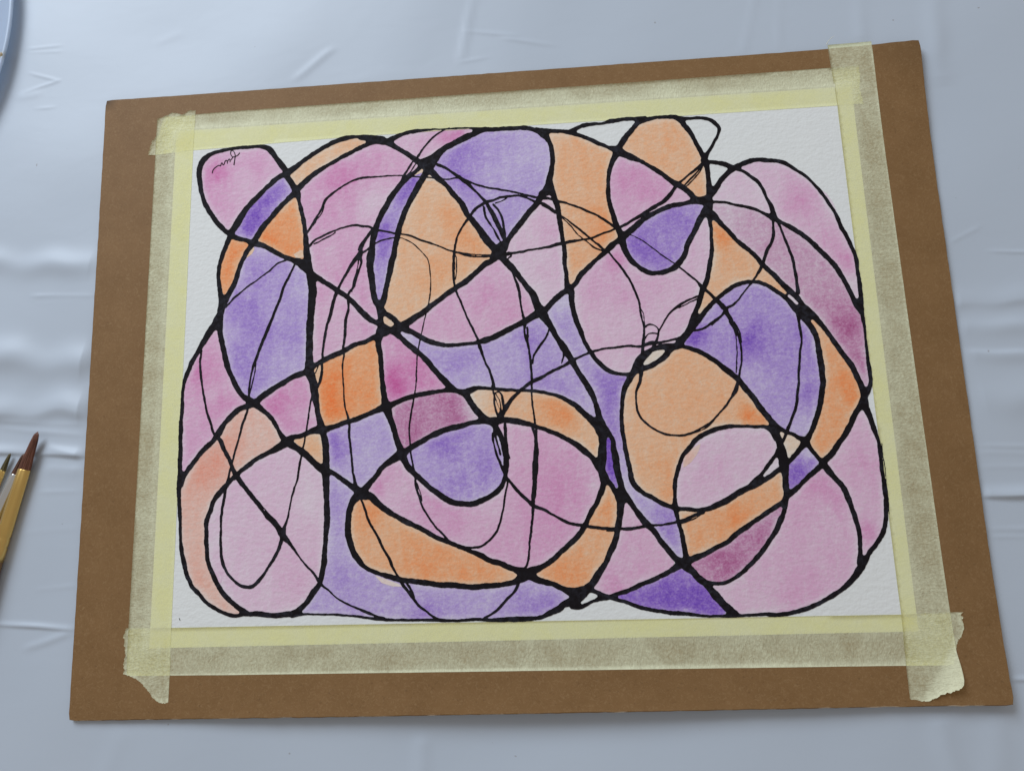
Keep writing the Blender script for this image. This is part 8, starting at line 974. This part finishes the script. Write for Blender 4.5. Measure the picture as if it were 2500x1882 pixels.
def tear(pts):
    """ragged outline where the tape was torn"""
    out = []
    n = len(pts)
    for i in range(n):
        x0, y0, f0 = pts[i]
        x1, y1, f1 = pts[(i + 1) % n]
        out.append((x0, y0))
        L = math.hypot(x1 - x0, y1 - y0)
        k = max(1, int(L / (0.45 if f1 else 5.0)))
        nx, ny = -(y1 - y0) / (L + 1e-9), (x1 - x0) / (L + 1e-9)
        for j in range(1, k):
            t = j / k
            r = random.gauss(0, 0.17) if f1 else random.gauss(0, 0.015)
            out.append((x0 + (x1 - x0) * t + nx * r, y0 + (y1 - y0) * t + ny * r))
    return np.array(out)


OUT = {k: tear(v) for k, v in TAPES.items()}
RIM = make_tape_rim()
TAPE_V = make_tape('masking_tape_upright', True)
TAPE_H = make_tape('masking_tape_level', False)


def build_tape(key, label):
    poly = OUT[key]
    v, f = fill(poly, 1.6)
    z = tent(v) + 0.06
    d_out = paper_out(v)
    gap = np.exp(-((d_out - 1.2) / 1.6) ** 2)
    dry = gap * {'top': 0.75, 'bottom': 0.25, 'left': 0.3, 'right': 0.3}[key]
    if key == 'top':
        dry = np.maximum(dry, 0.55 * np.exp(-((d_out - 3.5) / 3.0) ** 2) * (0.6 + 0.4 * np.sin(v[:, 0] * 0.11)))
    if key in ('left', 'right'):
        for k in ('top', 'bottom'):
            e = edge_dist(OUT[k], v)
            z += 0.09 * np.where(inside(OUT[k], v), 1.0, np.clip(1 - e / 0.8, 0, 1))
    if key == 'right':
        # lower right corner has come unstuck and curls up
        a = np.array((165.2, -117.5))
        b = np.array((149.5, -138.0))
        t = (b - a) / np.linalg.norm(b - a)
        s = (v[:, 0] - a[0]) * -t[1] + (v[:, 1] - a[1]) * t[0]
        s = np.clip(s, 0, 20)
        z += 0.034 * s ** 2
        dry = np.maximum(dry, np.clip(s / 2.6, 0, 0.62))
    if key == 'bottom':
        s = np.clip(v[:, 0] - 165.5, 0, 9)
        z += 0.02 * s ** 2
        s = np.clip(-v[:, 0] - 161.2, 0, 9)
        z += 0.10 * s ** 2
        dry = np.maximum(dry, np.clip((-126.8 + 3.0 - v[:, 1]) / 3, 0, 0.6))
        dry = np.maximum(dry, np.clip((-v[:, 0] - 161.3) / 1.5, 0, 0.8))
    if key == 'top':
        s = np.clip(-v[:, 0] - 162, 0, 9)
        z += 0.03 * s ** 2
    e = edge_dist(poly, v)
    z = z + lift(v)
    flat = np.clip(0.5 - d_out / 1.2, 0, 1)
    n0 = len(poly)
    # outline vertices come first in v: find them again for the rim
    idx = [int(np.argmin((v[:, 0] - p[0]) ** 2 + (v[:, 1] - p[1]) ** 2)) for p in poly]
    V = np.r_[np.c_[v, z], np.c_[v[idx], z[idx] - 0.05]] * MM
    base = len(v)
    side = [(idx[j], base + j, base + (j + 1) % n0, idx[(j + 1) % n0]) for j in range(n0)]
    faces = [tuple(t) for t in f] + side
    fm = [0] * len(f) + [1] * n0
    o = mesh_object('masking_tape_strip', V, faces, None, mats=[TAPE_V if key in ('left', 'right') else TAPE_H, RIM], fmat=fm,
                    attrs={'dry': np.r_[dry, dry[idx]], 'on_paper': np.r_[flat, flat[idx]]}, smooth=True)
    return tag(o, label, 'masking tape', 'strips of masking tape holding the paper down')


build_tape('top', 'cream masking tape strip along the top edge of the painting')
build_tape('bottom', 'cream masking tape strip along the bottom edge of the painting, torn at both ends')
build_tape('left', 'upright cream masking tape strip on the left side of the painting')
right_tape = build_tape('right', 'upright cream masking tape strip on the right side, reaching the top edge of the board')


def tube(pts, radii, sides=6):
    V, F = [], []
    for k, (p, r) in enumerate(zip(pts, radii)):
        p = Vector(p)
        a = Vector(pts[min(k + 1, len(pts) - 1)]) - Vector(pts[max(k - 1, 0)])
        a.normalize()
        u = a.orthogonal().normalized()
        w_ = a.cross(u)
        for j in range(sides):
            t = 2 * math.pi * j / sides
            V.append(p + u * (math.cos(t) * r) + w_ * (math.sin(t) * r))
    for k in range(len(pts) - 1):
        for j in range(sides):
            F.append((k * sides + j, k * sides + (j + 1) % sides, (k + 1) * sides + (j + 1) % sides, (k + 1) * sides + j))
    return V, F


tv, tf = tube([(0.14370, 0.13480, 0.0009), (0.14440, 0.13590, 0.0016), (0.1455, 0.1370, 0.0021), (0.14703, 0.13787, 0.0022)], [0.00016, 0.00013, 0.0001, 0.00005])
th = mesh_object('loose_thread', tv, tf, RIM, right_tape)
th['label'] = 'white thread sticking out of the tape end'


# ------------------------------------------------------------------ brushes
def loft(rings, sides, wob=None):
    """rings: (s, half width, half height, side offset) along -Y of the brush; returns verts, faces"""
    V, F = [], []
    for k, (s, a, b, off) in enumerate(rings):
        for j in range(sides):
            t = 2 * math.pi * j / sides
            q = 1.0 if wob is None else wob(k, j)
            V.append((off + math.cos(t) * a * q, -s, math.sin(t) * b * q))
    for k in range(len(rings) - 1):
        for j in range(sides):
            F.append((k * sides + j, (k + 1) * sides + j, (k + 1) * sides + (j + 1) % sides, k * sides + (j + 1) % sides))
    F.append(tuple(range(sides)))
    F.append(tuple(range((len(rings) - 1) * sides, len(rings) * sides))[::-1])
    return [tuple(c * MM for c in v) for v in V], F


def build_brush(tip, base, half, ferrule_len, mats, label, bend=0.0, zc=0.0):
    """tip and base of the bristles in mm; the handle runs on beyond the ferrule"""
    tip = np.array(tip)
    base = np.array(base)
    d = tip - base
    Lb = float(np.linalg.norm(d))
    rot = math.atan2(d[1], d[0]) - math.pi / 2
    root = empty('paint_brush', (base[0] * MM, base[1] * MM, zc * MM), label, 'paintbrush', 'paint brushes on the tablecloth', rot)
    hair, metal, wood = mats
    h = half
    # ferrule: crimped where it grips the hair, two pressed rings near the handle
    rings = [(-0.3, h * 0.98, h * 0.72, 0), (0.0, h * 1.02, h * 0.76, 0), (ferrule_len * 0.25, h * 1.08, h * 0.88, 0), (ferrule_len * 0.6, h * 1.14, h * 1.06, 0)]
    for c in (0.74, 0.84):
        s = ferrule_len * c
        rings += [(s - 0.6, h * 1.15, h * 1.12, 0), (s - 0.2, h * 1.08, h * 1.05, 0), (s + 0.2, h * 1.08, h * 1.05, 0), (s + 0.6, h * 1.15, h * 1.12, 0)]
    rings += [(ferrule_len, h * 1.15, h * 1.15, 0)]
    V, F = loft(rings, 48, lambda k, j: 1 + (0.035 if k < 5 else 0.012) * math.cos(7 * 2 * math.pi * j / 48 + 0.6) + 0.02 * math.cos(3 * 2 * math.pi * j / 48))
    mesh_object('ferrule', V, F, metal, root, smooth=True)
    rings = [(ferrule_len - 1, h * 1.05, h * 1.05, 0), (ferrule_len + 0.5, h * 1.1, h * 1.1, 0), (ferrule_len + 18, h * 1.35, h * 1.35, 0), (ferrule_len + 45, h * 1.15, h * 1.15, 0),
             (ferrule_len + 110, h * 0.6, h * 0.6, 0), (ferrule_len + 122, h * 0.3, h * 0.3, 0)]
    V, F = loft(rings, 20)
    mesh_object('handle', V, F, wood, root, smooth=True)
    # hair: a grooved tuft and single hairs over it
    n = 14
    rr = []
    for k in range(n + 1):
        t = k / n
        prof = (1 - 0.55 * t) * (1 - t ** 16) ** 0.5 + 0.03
        rr.append((-t * Lb, h * 0.97 * prof, h * 0.70 * prof * (1 - 0.25 * t), bend * t * t))
    grooves = [1 - 0.16 * random.random() for _ in range(36)]
    V, F = loft(rr, 36, lambda k, j: grooves[j] + 0.03 * math.sin(k * 0.7 + j))
    mesh_object('bristles', V, F, hair, root)
    HV, HF = [], []
    for q in range(70):
        t0 = random.uniform(0, 2 * math.pi)
        rad = random.uniform(0.86, 1.0)
        end = random.uniform(0.75, 1.02)
        pts = []
        for k in range(6):
            t = end * k / 5
            prof = (1 - 0.55 * t) * (1 - min(t, 1) ** 16) ** 0.5 + 0.04
            pts.append(((math.cos(t0) * h * rad * prof + bend * t * t) * MM, t * Lb * MM, math.sin(t0) * h * 0.70 * rad * prof * MM))
        vv, ff = tube(pts, [0.00009, 0.00009, 0.00008, 0.00007, 0.00005, 0.00002], 4)
        b0 = len(HV)
        HV += vv
        HF += [tuple(i + b0 for i in g) for g in ff]
    o = mesh_object('loose_hairs', HV, HF, hair, root)
    o['kind'] = 'stuff'
    return root


GOLD = make_metal('brass_ferrule', (0.78, 0.52, 0.17), 0.30)
SILV = make_metal('nickel_ferrule', (0.72, 0.72, 0.70), 0.22)
RED_HAIR = make_hair('russet_bristle', (0.11, 0.038, 0.022), (0.27, 0.11, 0.065))
DARK_HAIR = make_hair('dark_russet_bristle', (0.07, 0.028, 0.015), (0.19, 0.08, 0.042))
OLIVE_HAIR = make_hair('olive_bristle', (0.05, 0.042, 0.012), (0.17, 0.13, 0.05))
BROWN_WOOD = make_wood('brown_lacquer', (0.16, 0.08, 0.03), (0.24, 0.13, 0.05))
DARK_WOOD = make_wood('dark_lacquer', (0.05, 0.03, 0.02), (0.09, 0.05, 0.03))
build_brush((-207.59, -23.26), (-211.6, -39.74), 2.55, 39, (RED_HAIR, GOLD, BROWN_WOOD), 'largest brush, with pointed red brown bristles and gold ferrule, nearest the board', bend=0.7, zc=1.3)
build_brush((-212.47, -32.77), (-216.0, -41.63), 2.0, 30, (DARK_HAIR, SILV, DARK_WOOD), 'brush with dark brown bristles and silver ferrule between the other two', bend=-0.3, zc=0.4)
build_brush((-219.84, -32.09), (-222.4, -39.6), 1.2, 24, (OLIVE_HAIR, GOLD, BROWN_WOOD), 'thin brush with olive bristle tip at the left edge of the photo', bend=0.2, zc=-0.2)


# ------------------------------------------------------------------ plastic dish
def build_dish():
    R = 126.4
    cx, cy = -361.6, 178.3
    prof = [(0, 1.2), (R - 22, 1.2), (R - 14, 1.6), (R - 7, 3.6), (R - 3.0, 5.0), (R - 2.2, 5.5), (R - 1.2, 5.7), (R - 0.3, 5.5), (R, 5.0), (R - 0.5, 4.4),
            (R - 5, 2.9), (R - 12, 0.5), (R - 20, 0.0), (0, 0.0)]
    n = 160
    V, F = [], []
    for r, z in prof:
        for j in range(n):
            t = 2 * math.pi * j / n
            V.append(((r * math.cos(t)) * MM, (r * math.sin(t)) * MM, z * MM))
    for k in range(len(prof) - 1):
        for j in range(n):
            F.append((k * n + j, k * n + (j + 1) % n, (k + 1) * n + (j + 1) % n, (k + 1) * n + j))
    o = mesh_object('plastic_dish', V, F, make_dish(), smooth=True)
    o.location = (cx * MM, cy * MM, -1.7 * MM)
    tag(o, 'translucent white round plastic dish cut off at the upper left corner', 'dish')
    # dried tan paint on the rim
    V, F = [], []
    a0 = math.atan2(157.5 - cy, math.sqrt(R * R - (157.5 - cy) ** 2))
    for k in range(5):
        for j in range(10):
            rr = (1.6 - 0.4 * k) if k < 4 else 0
            t = 2 * math.pi * j / 10
            V.append((((R - 1.6) * math.cos(a0) + rr * math.cos(t)) * MM, ((R - 1.6) * math.sin(a0) + 1.5 * rr * math.sin(t)) * MM, (5.0 + 0.3 * k) * MM))
    for k in range(4):
        for j in range(10):
            F.append((k * 10 + j, k * 10 + (j + 1) % 10, (k + 1) * 10 + (j + 1) % 10, (k + 1) * 10 + j))
    b = mesh_object('paint_blob', V, F, make_plain('tan_paint', (0.42, 0.33, 0.20), 0.5), o, smooth=True)
    b['label'] = 'tan blob of dried paint on the rim'


build_dish()
